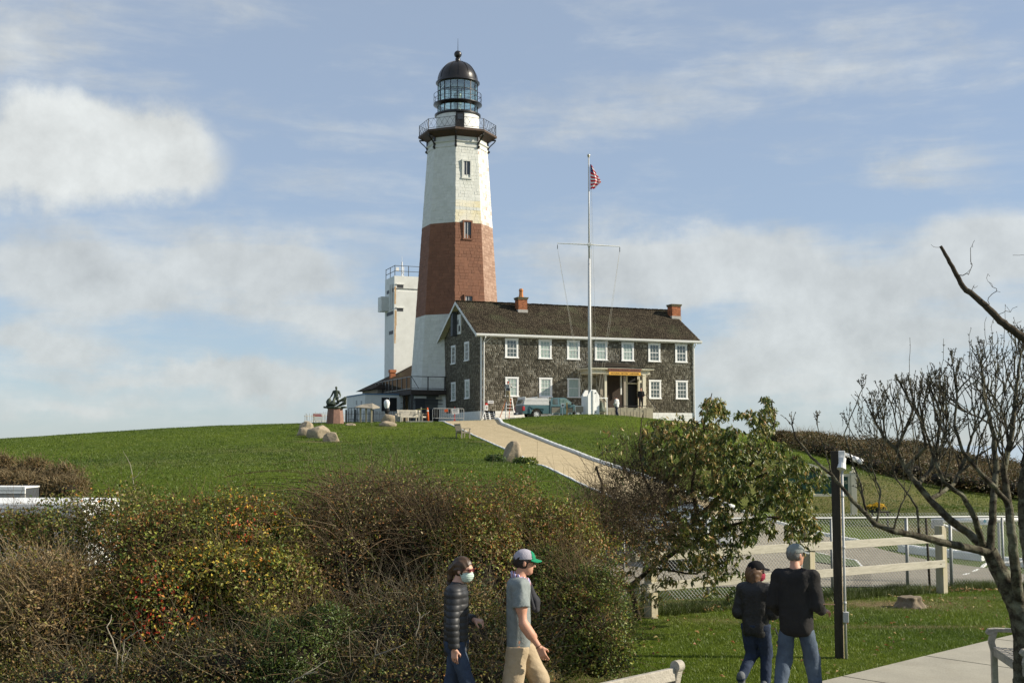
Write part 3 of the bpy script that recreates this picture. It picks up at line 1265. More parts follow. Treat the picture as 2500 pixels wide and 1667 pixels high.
# lantern floor, pale inner dome lining, and the beacon
mb = MB()
mb.lathe([(1.85, zz(34.45)), (1.85, zz(34.5)), (0.3, zz(34.52))], 32)
mb.build('lantern_floor', M['grey_dark'], lh)
mb = MB()
mb.lathe([(1.86, zz(37.35)), (1.6, zz(37.9)), (1.1, zz(38.6)), (.3, zz(38.95)), (.05, zz(39.0))], 36, caps=False)
mb.build('inner_lining', material('pale_green_lining', (.42, .47, .36), .8), lh, smooth=True)
mb = MB()
mb.lathe([(.35, zz(34.5)), (.30, zz(35.4)), (.42, zz(35.45)), (.42, zz(35.6)), (.38, zz(35.62)), (.38, zz(36.3)), (.42, zz(36.32)), (.40, zz(36.5)), (.2, zz(36.62)), (.12, zz(36.9))], 20)
mb.build('beacon', material('beacon_lens', (.35, .38, .34), .15, (.2, .22, .2), 3, spec=.8), lh)
# lantern gallery
mb = MB()
mb.lathe([(1.97, zz(35.15)), (2.30, zz(35.36)), (2.34, zz(35.38)), (2.34, zz(35.46)), (1.97, zz(35.47))], 48, caps=False)
autosmooth(mb.build('lantern_gallery', M['black_iron'], lh, smooth=True))
rb = MB()
for zr in (35.95, 36.38):
    rb.tube([(2.30 * math.cos(a), 2.30 * math.sin(a), zz(zr)) for a in np.linspace(0, 2 * pi, 49)], .022, 5, caps=False)
for k in range(12):
    a = k * pi / 6 + .2
    rb.bar((2.30 * math.cos(a), 2.30 * math.sin(a), zz(35.46)), (2.30 * math.cos(a), 2.30 * math.sin(a), zz(36.4)), .04)
rb.build('lantern_railing', M['black_iron'], lh)
# dome and finial
mb = MB()
prof = [(1.98, zz(37.42)), (2.12, zz(37.50)), (2.12, zz(37.60)), (2.0, zz(37.68))]
for j in range(1, 15):
    a = j / 14 * pi / 2
    prof.append((max(1.93 * math.cos(a), .28), zz(37.68) + 2.02 * math.sin(a)))
mb.lathe(prof, 48)
autosmooth(mb.build('dome', M['black_iron'], lh, smooth=True), 35)
rm = MB()
for j in range(13):
    a0_, a1_ = j / 14 * pi / 2, (j + 1) / 14 * pi / 2
    rm.bar((1.94 * math.cos(a0_), 0, zz(37.69) + 2.03 * math.sin(a0_)), (1.94 * math.cos(a1_), 0, zz(37.69) + 2.03 * math.sin(a1_)), .05, .04)
rme = rm.mesh('dome_rib', M['black_iron'])
for k in range(12):
    link_mesh('dome_rib', rme, lh, (0, 0, 0), (0, 0, k * pi / 6 + .1))
mb = MB()
mb.lathe([(.30, zz(39.62)), (.34, zz(39.75)), (.20, zz(39.82)), (.27, zz(39.93)), (.24, zz(40.02)), (.14, zz(40.08))], 24)
mb.sphere((0, 0, zz(40.42)), .37, 24)
mb.build('ball_finial', M['black_iron'], lh, smooth=True)
mb = MB()
mb.tube([(0, 0, zz(40.7)), (0, 0, zz(42.0))], [.03, .012], 6)
mb.build('lightning_rod', M['black_iron'], lh)

# ================================================================== concrete lookout tower behind
HPHI = R(21)
cx = P(962, 800, 124)
ct = empty('concrete_lookout_tower', (cx.x, cx.y, 4.8), HPHI, 'square white concrete tower with rust streaks and roof railing, behind the lighthouse', 'tower')
CH = 20.0 - 4.8
M['concrete_white'] = material('whitewashed_concrete', (.70, .71, .67), .8, (.63, .64, .60), 1.5, fine=.05, stain=(.45, .45, .40), stain_scale=1.0, stain_amt=.3)
M['rust_stain'] = material('rust_streak', (.40, .20, .06), .9, (.62, .50, .33), 3, stretch=(3, 3, .5), contrast=1.5)
mb = MB()
mb.box(0, 5.0, 0, 3.6, -.5, CH - 1.55)
mb.box(.0, 5.0, .12, 3.6, CH - 1.55, CH - 1.25)
mb.box(0, 5.0, 0, 3.6, CH - 1.25, CH)
mb.build('body', M['concrete_white'], ct)
for z0 in (CH - 1.22, CH - 3.62):
    s = MB()
    s.box(.3, .95, -.012, .05, z0, z0 + .33)
    so = s.build('window_slit', M['grey_dark'], ct)
    h = MB()
    h.box(.2, 1.05, -.10, -.012, z0 + .33, z0 + .42)
    h.build('sill', M['concrete_white'], so)
for z0, y0, y1 in ((CH - 1.6, .3, 2.9), (CH - 3.9, .3, 2.9), (CH - 5.9, .3, 1.9)):
    s = MB()
    s.box(-.012, .05, y0, y1, z0, z0 + .36)
    s.build('window_slit', M['grey_dark'], ct)
st = MB()
for x, z1, ln, w in ((.02, CH - 1.1, 1.8, .16), (.05, CH - 3.5, 3.4, .14), (.16, CH - 3.6, 1.5, .1)):
    st.box(x, x + w, -.006, .0, z1 - ln, z1)
st.build('rust_stain', M['rust_stain'], ct)
mb = MB()
mb.box(-.75, 0, 2.2, 3.6, CH - 3.4, CH - 1.9)
mb.build('side_box', M['concrete_white'], ct)
mb = MB()
for y in (.5, 1.1):
    mb.tube([(-.14, y, CH - 3.4), (-.14, y, CH - .8)], .09, 8)
mb.build('vent_pipe', M['concrete_white'], ct)
mb = MB()
for z in (.5, 1.05):
    mb.bar((.06, .06, CH + z), (4.94, .06, CH + z), .05)
    mb.bar((.06, .06, CH + z), (.06, 3.5, CH + z), .05)
for x in (.06, 1.5, 3.2, 4.9):
    mb.bar((x, .06, CH), (x, .06, CH + 1.1), .06)
for y in (1.8, 3.5):
    mb.bar((.06, y, CH), (.06, y, CH + 1.1), .06)
mb.build('roof_railing', M['grey_dark'], ct)
mb = MB()
mb.tube([(.95, .6, CH), (.95, .6, CH + 1.55)], .07, 8)
mb.tube([(1.15, .7, CH), (1.15, .7, CH + 1.05)], .05, 8)
mb.tube([(.95, .6, CH + 1.5), (.95, .6, CH + 2.1)], .02, 6)
mb.box(.3, .62, .5, .6, CH + .6, CH + .95)
mb.build('antenna', M['white_plastic'], ct)
mb = MB()
mb.box(3.55, 3.95, .8, 1.2, CH, CH + 1.3)
mb.build('roof_post', M['concrete_white'], ct)

# ================================================================== keepers' house
HP = P(1174, 1000, 103)
HZ = 4.93
HOUSE = empty('keepers_house', (HP.x, HP.y, HZ), HPHI, 'long two storey house in grey weathered shingles with white windows and two chimneys', 'house')
_hc, _hs = math.cos(HPHI), math.sin(HPHI)
HO = Vector((HP.x, HP.y, HZ))
HU = Vector((_hc, _hs, 0))
HV = Vector((-_hs, _hc, 0))


def hfront(px, py, v=0.0):
    """house coordinates (u, w) of a pixel on the plane v"""
    d = ray(px, py)
    o = Vector((0, 0, CAM_H))
    t = (v - (o - HO).dot(HV)) / d.dot(HV)
    q = o + d * t - HO
    return q.dot(HU), q.z


def hgable(px, py, u=0.0):
    d = ray(px, py)
    o = Vector((0, 0, CAM_H))
    t = (u - (o - HO).dot(HU)) / d.dot(HU)
    q = o + d * t - HO
    return q.dot(HV), q.z


def hworld(u, v, w):
    return HO + HU * u + HV * v + Vector((0, 0, w))


HL = hfront(1694, 930)[0]
HW = hgable(1081, 930)[0]
W_EAVE = hfront(1174, 812)[1]
W_FND = hfront(1190, 1003)[1]
W_RIDGE = W_EAVE + 3.05
HALF = HW / 2

# wall core (slightly inside the shingles)
mb = MB()
mb.box(.03, HL - .03, .03, HW - .03, W_FND, W_EAVE)
mb.prism([(.03, W_EAVE), (HW - .03, W_EAVE), (HALF, W_RIDGE - .1)], .03, HL - .03,
         Matrix(((0, 1, 0, 0), (1, 0, 0, 0), (0, 0, 1, 0), (0, 0, 0, 1))))
mb.build('wall', material('sheathing', (.03, .026, .02), .95), HOUSE)
mb = MB()
mb.box(-.05, HL + .05, -.05, HW + .05, -.8, W_FND)
mb.build('foundation', M['white_paint'], HOUSE)
fb = MB()                                                     # recessed joints show as proud blocks
for r in range(3):
    z0 = W_FND - .26 * (r + 1)
    x = -.05
    while x < HL:
        w = random.uniform(.5, .9)
        fb.box(x + .01, min(x + w, HL + .05) - .01, -.065, -.05, z0 + .01, z0 + .25)
        x += w
o = fb.build('foundation_block', M['white_paint'], HOUSE)
o['kind'] = 'stuff'


def shingles(name, place, length, z0, z1, expo, wid, mat, clip=None, thick=.022, patch=None):
    """courses of shingles on a plane; place(u, h, out) -> local point"""
    V, F, Rn = [], [], []
    rows = int((z1 - z0) / expo) + 1
    for r in range(rows):
        h0 = z0 + r * expo
        h1 = min(h0 + expo * 1.05, z1 + .02)
        u = -random.uniform(0, wid)
        while u < length:
            w = wid * random.uniform(.65, 1.4)
            ua, ub = max(u, 0), min(u + w - .008, length)
            u += w
            if ub - ua < .02 or (clip and clip((ua + ub) / 2, (h0 + h1) / 2)):
                continue
            t = thick * random.uniform(.8, 1.5)
            jz = random.uniform(-.012, .008)
            n = len(V)
            V += [place(ua, h0 + jz, 0), place(ub, h0 + jz, 0), place(ub, h0 + jz, t), place(ua, h0 + jz, t), place(ub, h1, .004), place(ua, h1, .004)]
            F += [(n + 3, n + 2, n + 4, n + 5), (n, n + 1, n + 2, n + 3), (n, n + 3, n + 5, n), (n + 1, n + 4, n + 2, n + 1)]
            q = random.random()
            q = q ** 1.15
            if patch:
                q = min(max(q + patch((ua + ub) / 2, h0), 0), 1)
            Rn += [q] * 4
    F4 = [f for f in F if f[0] != f[3]]
    F3 = [f[:3] for f in F if f[0] == f[3]]
    rr = [r for f, r in zip(F, Rn) if f[0] == f[3]] + [r for f, r in zip(F, Rn) if f[0] != f[3]]
    o = link_mesh(name, raw_mesh(name, V, F3, F4, mat, False, None, rr), HOUSE)
    o['kind'] = 'stuff'
    return o


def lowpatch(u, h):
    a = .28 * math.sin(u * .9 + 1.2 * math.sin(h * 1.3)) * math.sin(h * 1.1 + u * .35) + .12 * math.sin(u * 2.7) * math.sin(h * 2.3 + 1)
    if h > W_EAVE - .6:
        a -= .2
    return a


# front window rectangles read off the photograph (outer casing)
UP = [(1232, 1265.4, 825.5, 875), (1314.7, 1346, 828.5, 877.5), (1383.8, 1414.8, 830.5, 879), (1452, 1481.8, 832, 880.5),
      (1517, 1546.8, 834.4, 881.7), (1582, 1611.5, 837, 884), (1647.4, 1677, 839, 886)]
LO = [(1233, 1266, 918.8, 969.7), (1315.9, 1347.4, 920, 970), (1384.7, 1415.8, 921, 971), (1583.6, 1613.5, 925.6, 974), (1649.6, 1678, 927, 974.6)]
wins = []
for row in (UP, LO):
    q = []
    for (x0, x1, y0, y1) in row:
        u0, wt = hfront(x0, y0)
        u1, wb = hfront(x1, y1)
        q.append([(u0 + u1) / 2, wt, wb, u1 - u0])
    wt = sum(a[1] for a in q) / len(q)
    wb = sum(a[2] for a in q) / len(q)
    ww = sum(a[3] for a in q) / len(q)
    wins += [(a[0], wt, wb, ww) for a in q]
WINW = wins[0][3]


def inwin(u, w, grow=-.03):
    for (c, t, b, ww) in wins:
        if abs(u - c) < ww / 2 + grow and b - grow < w < t + grow:
            return True
    return False


def inporch(u, w):
    return PU0 < u < PU1 and w < PWT


PU0, _ = hfront(1478, 950)
PU1, _ = hfront(1574, 950)
PWT = hfront(1520, 905)[1]
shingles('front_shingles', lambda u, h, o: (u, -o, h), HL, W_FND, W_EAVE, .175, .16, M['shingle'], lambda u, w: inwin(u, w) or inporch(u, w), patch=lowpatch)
gclip = lambda v, w: w > W_EAVE and (abs(v - HALF) / HALF > 1 - (w - W_EAVE) / (W_RIDGE - W_EAVE))
shingles('gable_shingles', lambda v, h, o: (-o, HW - v, h), HW, W_FND, W_RIDGE - .1, .175, .16, M['shingle'], lambda v, w: gclip(v, w), patch=lambda u, h: -.25)
# roof
OV, EV = .55, .5
slope = math.atan2(W_RIDGE - W_EAVE, HALF)
SL = HALF / math.cos(slope) + EV
rn = Vector((0, -math.sin(slope), math.cos(slope)))
rdn = Vector((0, -math.cos(slope), -math.sin(slope)))
TOP = Vector((0, HALF, W_RIDGE + .12))


def roofp(side):
    s = 1 if side == 0 else -1

    def pl(u, h, o):
        d = Vector((0, rdn.y * s, rdn.z)) * (SL - h)
        n = Vector((0, rn.y * s, rn.z)) * (o + .01)
        return tuple(TOP + Vector((u - OV, 0, 0)) + d + n)
    return pl


rb = MB()
for s in (1, -1):
    d = Vector((0, rdn.y * s, rdn.z)) * SL
    n = Vector((0, rn.y * s, rn.z)) * -.10
    a, b = TOP + Vector((-OV, 0, 0)), TOP + Vector((HL + OV, 0, 0))
    p = [a, b, b + d, a + d]
    vs = p + [v + n for v in p]
    rb.add(vs, [(0, 1, 2, 3), (7, 6, 5, 4), (0, 4, 5, 1), (1, 5, 6, 2), (2, 6, 7, 3), (3, 7, 4, 0)])
roof = rb.build('roof', M['cream_paint'], HOUSE)
for side in (0, 1):
    V = shingles('roof_shingles', roofp(side), HL + 2 * OV, 0, SL, .15, .17, M['roof_shingle'], thick=.03,
                 patch=lambda u, h: .15 * math.sin(u * .7) * math.sin(h * 1.3 + .5))
    V.parent = roof
rc = MB()
u = -OV
while u < HL + OV:
    w = random.uniform(.13, .2)
    for s in (1, -1):
        m = Matrix.Translation(TOP + Vector((0, 0, .0 + random.uniform(0, .03)))) @ Matrix.Rotation(-s * slope, 4, 'X')
        rc.box(u, u + w - .02, -.16 if s == 1 else 0, 0 if s == 1 else .16, 0, .04, m)
    u += w
o = rc.build('ridge_cap', M['roof_shingle'], roof, attr=True)
# barge boards and soffits on the two gable ends, eave fascia and gutters
for u0, u1 in ((-OV - .035, -OV), (HL + OV, HL + OV + .035)):
    for s in (1, -1):
        bb = MB()
        d = Vector((0, rdn.y * s, rdn.z)) * SL
        a = TOP + Vector((u0, 0, -.26))
        vs = [a, a + Vector((0, 0, .26)), a + d + Vector((0, 0, .26)), a + d]
        vs += [v + Vector((u1 - u0, 0, 0)) for v in vs]
        bb.add(vs, [(0, 1, 2, 3), (7, 6, 5, 4), (0, 4, 5, 1), (1, 5, 6, 2), (2, 6, 7, 3), (3, 7, 4, 0)])
        bb.build('barge_board', M['white_paint'], roof)
ez = (TOP + rdn * SL).z
ey = (TOP + rdn * SL).y
for s in (0, 1):
    g = MB()
    y = ey if s == 0 else HW - ey
    dy = -1 if s == 0 else 1
    prof = [(0, -.18), (.13 * dy, -.14), (.16 * dy, .02), (.12 * dy, .03), (0, .0)]
    vs = []
    for x in (-OV - .05, HL + OV + .05):
        vs += [(x, y + a, ez + b) for a, b in prof]
    g.add(vs, [(0, 1, 6, 5), (1, 2, 7, 6), (2, 3, 8, 7), (3, 4, 9, 8), (4, 0, 5, 9), (0, 4, 3, 2, 1), (5, 6, 7, 8, 9)])
    g.build('gutter', M['white_clean'], roof)
    f = MB()
    ya, yb = (ey + .02, 0.0) if s == 0 else (HW, HW - ey - .02)
    f.box(-OV + .02, HL + OV - .02, ya, yb, ez - .22, ez - .19)
    f.build('soffit', M['white_paint'], roof)
for (x, y, l) in ((-.03, -.03, 1), (HL - .10, -.03, 1), (-.03, HW - .10, 0)):
    c = MB()
    c.box(x, x + .13, y - .02, y + .13, W_FND, W_EAVE - .1)
    c.build('corner_board', M['white_paint'], HOUSE)
for x in (.22, HL - .02):
    c = MB()
    c.tube([(x, ey - .06, ez - .1), (x, ey - .06, ez - .3), (x, -.12, ez - .62), (x, -.12, .25), (x - .1, -.25, .1)], .05, 8)
    c.build('downpipe', M['white_clean'], HOUSE)

# windows: part "window" (casing) with sash, pane and curtain as sub-parts
WH = wins[0][1] - wins[0][2]


def window_mesh(w, h):
    c = .15
    f = MB()
    f.box(-w / 2, -w / 2 + c, -.07, .02, 0, h)
    f.box(w / 2 - c, w / 2, -.07, .02, 0, h)
    f.box(-w / 2 - .02, w / 2 + .02, -.085, .02, h, h + .14)
    f.box(-w / 2 - .05, w / 2 + .05, -.13, .02, -.09, 0)
    s = MB()
    iw, ih = w - 2 * c, h
    for z in (0, ih / 2 - .025, ih - .06):
        s.box(-iw / 2, iw / 2, -.045, -.005, z, z + .055)
    for x in (-iw / 2, iw / 2 - .05):
        s.box(x, x + .05, -.046, -.004, 0, ih)
    for i in (1, 2):
        x = -iw / 2 + iw * i / 3
        s.box(x - .012, x + .012, -.04, -.008, 0, ih)
    for z in (ih * .25, ih * .75):
        s.box(-iw / 2, iw / 2, -.041, -.009, z - .012, z + .012)
    return f, s, iw, ih


fm_, sm_, iw, ih = window_mesh(WINW, WH - .14 - .09)
casing_me = fm_.mesh('window', M['white_clean'])
sash_me = sm_.mesh('sash', M['white_clean'])
pane_me = {}
for key in ('glass_dark', 'curtain'):
    q = MB()
    q.box(-iw / 2 + .01, iw / 2 - .01, -.02, .01, .01, ih - .01)
    pane_me[key] = q.mesh('pane', M[key])
plain = MB()
plain.box(-iw / 2, iw / 2, -.045, -.005, ih / 2 - .02, ih / 2 + .02)
plain_me = plain.mesh('sash', M['white_clean'])
CURT = {1, 2, 3, 4, 7, 8, 9}
for i, (c, t, b, ww) in enumerate(wins):
    wo = link_mesh('window', casing_me, HOUSE, (c, 0, b + .09))
    link_mesh('sash', plain_me if i == 9 else sash_me, wo)
    link_mesh('pane', pane_me['curtain' if i in CURT else 'glass_dark'], wo)
# gable windows
for (x0, x1, y0, y1, key) in ((1134, 1148, 830.5, 881.6, 'glass_dark'), (1101.8, 1114.4, 841, 889.5, 'glass_dark'),
                              (1135, 1149, 924.6, 974, 'curtain'), (1101.8, 1114.6, 930, 979, 'curtain')):
    va, wt = hgable((x0 + x1) / 2, y0)
    vb, wb = hgable((x0 + x1) / 2, y1)
    wo = link_mesh('window', casing_me, HOUSE, (0, va, wb + .09), (0, 0, -pi / 2))
    link_mesh('sash', sash_me, wo)
    link_mesh('pane', pane_me[key], wo)
va, wt = hgable(1123, 768)
vb, wb = hgable(1123, 816)
at = MB()
at.box(-.10, .0, va - .5, va + .5, wb, wt)
ao = at.build('attic_hatch', M['white_paint'], HOUSE)
q = MB()
q.box(-.115, -.10, va - .3, va + .05, wb + .25, wb + .75)
q.box(-.112, -.10, va + .1, va + .35, wb + .9, wb + 1.3)
q.build('opening', M['black'], ao)
q = MB()
q.box(-.5, -.02, va + .55, va + 1.1, wb - .1, wt + .2)
q.build('bracket', M['grey_dark'], ao)


# chimneys built of bricks
def chimney(cu, cv, w, z0, z1, pot=0.0):
    ch = empty('chimney', (cu, cv, 0))
    ch.parent = HOUSE
    b = MB()
    b.box(-w / 2 + .02, w / 2 - .02, -w / 2 + .02, w / 2 - .02, z0, z1)
    b.build('mortar_core', material('mortar', (.22, .17, .13), .95), ch)
    n = int((z1 - z0) / .085)
    m = MB()
    for r in range(n):
        z = z0 + r * .085
        off = .11 if r % 2 else 0
        for sx in range(4):
            rot = Matrix.Rotation(sx * pi / 2, 4, 'Z')
            x = -w / 2 - off
            while x < w / 2:
                a, e = max(x, -w / 2), min(x + .21, w / 2)
                if e - a > .03:
                    m.box(a, e, -w / 2, -w / 2 + .03, z, z + .073, rot)
                x += .22
    mo = m.build('brick', M['brick'], ch, attr=True)
    mo['kind'] = 'stuff'
    c = MB()
    c.box(-w / 2 - .05, w / 2 + .05, -w / 2 - .05, w / 2 + .05, z1, z1 + .12)
    c.box(-w / 2 - .09, w / 2 + .09, -w / 2 - .09, w / 2 + .09, z1 + .12, z1 + .20)
    c.build('chimney_cap', material('mossy_cap', (.16, .15, .08), .9, (.10, .07, .04), 8), ch)
    f = MB()
    f.box(-w / 2 - .03, w / 2 + .03, -w / 2 - .03, w / 2 + .03, z0 + .0, z0 + .72)
    f.build('flashing', M['concrete'], ch)
    if pot:
        p = MB()
        p.lathe([(.26, z1 + .2), (.20, z1 + .45), (.18, z1 + .7), (.22, z1 + .85), (.17, z1 + .95), (.15, z1 + pot)], 8)
        p.build('chimney_pot', material('terracotta', (.52, .22, .07), .8, (.40, .15, .05), 6), ch)


def roof_w(v):
    return W_RIDGE - abs(v - HALF) * math.tan(slope)


cv = HALF - 1.15
u1c = (hfront(1264, 760, cv - .4)[0] + hfront(1288.5, 760, cv - .4)[0]) / 2
chimney(u1c, cv, .86, roof_w(cv - .43) - .32, hfront(1276, 731, cv - .4)[1], 1.0)
u2c = (hfront(1638, 760, cv - .4)[0] + hfront(1663.6, 760, cv - .4)[0]) / 2
chimney(u2c, cv, .92, roof_w(cv - .43) - .32, hfront(1650, 748, cv - .4)[1])

# security lamp and cables high on the left
mb = MB()
u_, w_ = hfront(1198, 822)
for dx in (-.15, .2, .45):
    mb.sphere((u_ + dx, -.22, w_ + abs(dx) * .3), .08, 8)
    mb.bar((u_ + .1, -.02, w_ + .1), (u_ + dx, -.2, w_ + abs(dx) * .3), .03)
mb.tube([(u_ + .1, -.05, w_), (u_ - .5, -.06, w_ - .5), (u_ - .7, -.06, w_ - .45)], .025, 5)
mb.build('flood_lamp', M['white_plastic'], HOUSE)

# ---------------------------------------------------------------- entrance porch
PD = 2.6                                                      # how far the porch stands out
pa, pw = hfront(1464, 897, -PD)
pb, _ = hfront(1597, 897, -PD)
pa = hfront(1440, 897, -PD)[0]
PZ = hfront(1530, 995, -PD)[1]                               # porch floor
ph = empty('porch', (0, 0, 0))
ph.parent = HOUSE
mb = MB()
mb.box(pa + .15, pb - .1, -PD + .1, -.06, -.6, PZ)
mb.box(pa + 1.0, pb - 1.2, -PD - .3, -PD + .1, -.6, PZ - .17)
mb.box(pa + 1.0, pb - 1.2, -PD - .65, -PD - .3, -.6, PZ - .36)
mb.build('porch_floor', material('porch_stone', (.30, .28, .20), .9, (.22, .21, .15), 5), ph)
mb = MB()
mb.box(pa, pb, -PD, -.03, pw - .12, pw + .02)
mb.box(pa + .3, pb - .3, -PD + .25, -.03, pw - .50, pw - .12)
mb.build('entablature', M['cream_paint'], ph)
mb = MB()
hz = hfront(1520, 884, -1.0)[1]
xc = (pa + pb) / 2
v = [(pa - .08, -PD - .08, pw + .02), (pb + .08, -PD - .08, pw + .02), (pb + .08, -.04, pw + .02), (pa - .08, -.04, pw + .02)]
n_ = 8
top = [(xc + (pb - pa) * .5 * s, -.04, pw + .02 + (hz - pw) * (1 - abs(s) ** 1.6)) for s in np.linspace(-1, 1, n_ * 2 + 1)]
mid = [(xc + (pb - pa) * .5 * s, -PD * .55, pw + .02 + (hz - pw) * .8 * (1 - abs(s) ** 1.8)) for s in np.linspace(-1, 1, n_ * 2 + 1)]
fr = [(xc + (pb - pa + .16) * .5 * s, -PD - .08, pw + .03 + .06 * (1 - s * s)) for s in np.linspace(-1, 1, n_ * 2 + 1)]
k = n_ * 2 + 1
fs = []
for i in range(k - 1):
    fs += [(i, i + 1, k + i + 1, k + i), (k + i, k + i + 1, 2 * k + i + 1, 2 * k + i)]
mb.add(fr + mid + top, fs)
mb.build('porch_roof', M['roof_shingle'], ph)
cols = [(1478, -PD + .35, .20, 'cream_paint'), (1467, -PD + .9, .26, 'grey_wood'), (1524.5, -PD + .35, .19, 'grey_wood'), (1571, -PD + .35, .24, 'cream_paint'), (1573, -.5, .22, 'cream_paint')]
for (px, v_, w, mk) in cols:
    u_ = hfront(px, 950, v_)[0]
    c = MB()
    c.box(u_ - w / 2, u_ + w / 2, v_ - w / 2, v_ + w / 2, PZ + .12, pw - .5)
    c.box(u_ - w * .65, u_ + w * .65, v_ - w * .65, v_ + w * .65, PZ, PZ + .12)
    c.box(u_ - w * .62, u_ + w * .62, v_ - w * .62, v_ + w * .62, pw - .62, pw - .5)
    c.build('column', M[mk], ph)
# back wall of the porch, door, transom, sidelights
mb = MB()
mb.box(PU0, PU1, -.02, .02, PZ - .1, PWT)
mb.build('porch_wall', material('porch_brown_wall', (.055, .038, .026), .9, (.035, .026, .02), 5), ph)
du0, du1 = hfront(1532, 950, -.1)[0], hfront(1556, 950, -.1)[0]
dt = hfront(1540, 912, -.1)[1]
mb = MB()
for a, b_ in ((du0 - .26, du0), (du1, du1 + .26)):
    mb.box(a, b_, -.14, -.02, PZ, dt)
mb.box(du0 - .3, du1 + .3, -.16, -.02, dt, dt + .2)
mb.box(du0, du1, -.12, -.02, PZ + 2.15, PZ + 2.27)
dfr = mb.build('door_frame', M['cream_paint'], ph)
mb = MB()
mb.box(du0 + .02, du1 - .02, -.07, -.02, PZ, PZ + 2.14)
mb.box(du0 + .02, du1 - .02, -.06, -.02, PZ + 2.28, dt - .02)
mb.build('door', M['black'], dfr)
mb = MB()
wu0, wu1 = hfront(1560, 950, -.6)[0], hfront(1572, 950, -.6)[0]
mb.box(wu0, wu1, -.64, -.56, PZ, pw - .5)
mb.build('sidelight_panel', M['cream_paint'], ph)
mb = MB()
for za, zb_ in ((.9, 1.5), (1.65, 2.25), (2.5, 2.85)):
    mb.box(wu0 + .12, wu1 - .1, -.66, -.64, PZ + za, PZ + zb_)
mb.build('sidelight_glass', M['black'], ph)
mb = MB()
u_ = hfront(1516, 930, -.4)[0]
mb.box(u_ - .06, u_ + .06, -.45, -.35, PZ + 1.2, pw - .4)
mb.build('white_pilaster', M['white_paint'], ph)
# hand rails
mb = MB()
for px0, py0, px1, py1, v_ in ((1467, 963, 1490, 995, -PD - .5), (1578, 965, 1600, 994, -PD - .2)):
    a = hfront(px0, py0, v_)
    b_ = hfront(px1, py1, v_ - .6)
    mb.tube([(a[0] - .3, v_ + .3, a[1] + .1), (a[0], v_, a[1]), (b_[0], v_ - .6, b_[1])], .035, 6)
for i in range(7):
    u_ = hfront(1484 + i * 15.5, 990, -PD - .75)[0]
    mb.bar((u_, -PD - .75, -.5), (u_, -PD - .75, PZ + .12), .025)
a, b_ = hfront(1484, 990, -PD - .75), hfront(1580, 993, -PD - .75)
mb.bar((a[0], -PD - .75, PZ + .14), (b_[0], -PD - .75, PZ + .12), .05)
mb.build('handrail', M['black_iron'], ph)


# ---------------------------------------------------------------- lettering helper
def lettering(name, text, size, mat, parent=None, loc=(0, 0, 0), rot=(pi / 2, 0, 0), depth=.004, width=None, space=1.0):
    cu = bpy.data.curves.new(name, 'FONT')
    cu.body = text
    cu.size = size
    cu.align_x = 'CENTER'
    cu.align_y = 'CENTER'
    cu.extrude = depth
    cu.space_character = space
    t = bpy.data.objects.new(name, cu)
    COL.objects.link(t)
    bpy.context.view_layer.update()
    dg = bpy.context.evaluated_depsgraph_get()
    me = bpy.data.meshes.new_from_object(t.evaluated_get(dg))
    bpy.data.objects.remove(t)
    if width:
        xs = [v.co.x for v in me.vertices]
        k_ = width / (max(xs) - min(xs))
        for v in me.vertices:
            v.co.x *= k_
    me.materials.clear()
    me.materials.append(mat)
    me.name = name
    return link_mesh(name, me, parent, loc, rot)


def on_house(name, u, v, w, rz=0.0, **kw):
    p = hworld(u, v, w)
    return empty(name, p, HPHI + rz, **kw)


M['sign_yellow'] = material('amber_sign', (.72, .38, .05), .55)
M['sign_brown'] = material('brown_routed_sign', (.16, .06, .03), .7, (.11, .04, .02), 10)
ua, wa = hfront(1486, 908, -PD - .1)
ub, wb = hfront(1564, 916, -PD - .1)
sg = on_house('landmark_sign', (ua + ub) / 2, -PD - .12, (wa + wb) / 2, label='amber NATIONAL HISTORIC LANDMARK board across the porch, under the brown board', cat='sign')
sw = (ub - ua) * 1.0
mb = MB()
mb.box(-sw / 2, sw / 2, -.03, .02, -.13, .13)
mb.build('board', M['sign_yellow'], sg, bevel=.02)
lettering('lettering', 'NATIONAL HISTORIC LANDMARK', .2, M['black'], sg, (0, -.034, 0), width=sw * .88)
sg2 = on_house('entrance_sign', (ua + ub) / 2, -PD - .12, (wa + wb) / 2 + .30, label='dark brown carved board under the porch roof, above the amber board', cat='sign')
mb = MB()
mb.prism([(-sw / 2 - .1, .13), (-sw / 2 + .05, -.14), (sw / 2 - .05, -.14), (sw / 2 + .1, .13)], -.03, .03)
mb.build('board', M['sign_brown'], sg2)
mb = MB()
for i in range(16):
    x = -sw * .42 + i * sw * .84 / 15
    if i in (5, 10):
        continue
    mb.box(x - .035, x + .035, -.036, -.03, -.06, .06)
mb.build('carved_letters', material('faded_letter', (.07, .025, .015), .8), sg2)
# small signs on the left of the wall
u_, w_ = hfront(1197.8, 981.3, -.05)
s3 = on_house('wall_notice', u_, -.05, w_, label='small white notice on the shingles, left of the ladder', cat='sign')
mb = MB()
mb.box(-.26, .26, -.02, .02, -.12, .12)
mb.build('board', M['white_plastic'], s3)
mb = MB()
for z in (-.05, .0, .05):
    mb.box(-.2, .2, -.023, -.02, z - .012, z + .012)
mb.build('printed_lines', M['grey_dark'], s3)
u_, w_ = hfront(1187.8, 994, -.08)
s4 = on_house('meter_box', u_, -.08, w_, label='narrow white box with red top on the wall beside the house corner', cat='utility box')
mb = MB()
mb.box(-.12, .12, -.05, .08, -.26, .18)
mb.build('box', M['white_plastic'], s4)
mb = MB()
mb.box(-.1, .1, -.05, .06, .18, .34)
mb.build('red_top', M['red'], s4)
mb = MB()
mb.box(-.03, .05, -.053, -.05, -.15, .08)
mb.build('mark', M['black'], s4)

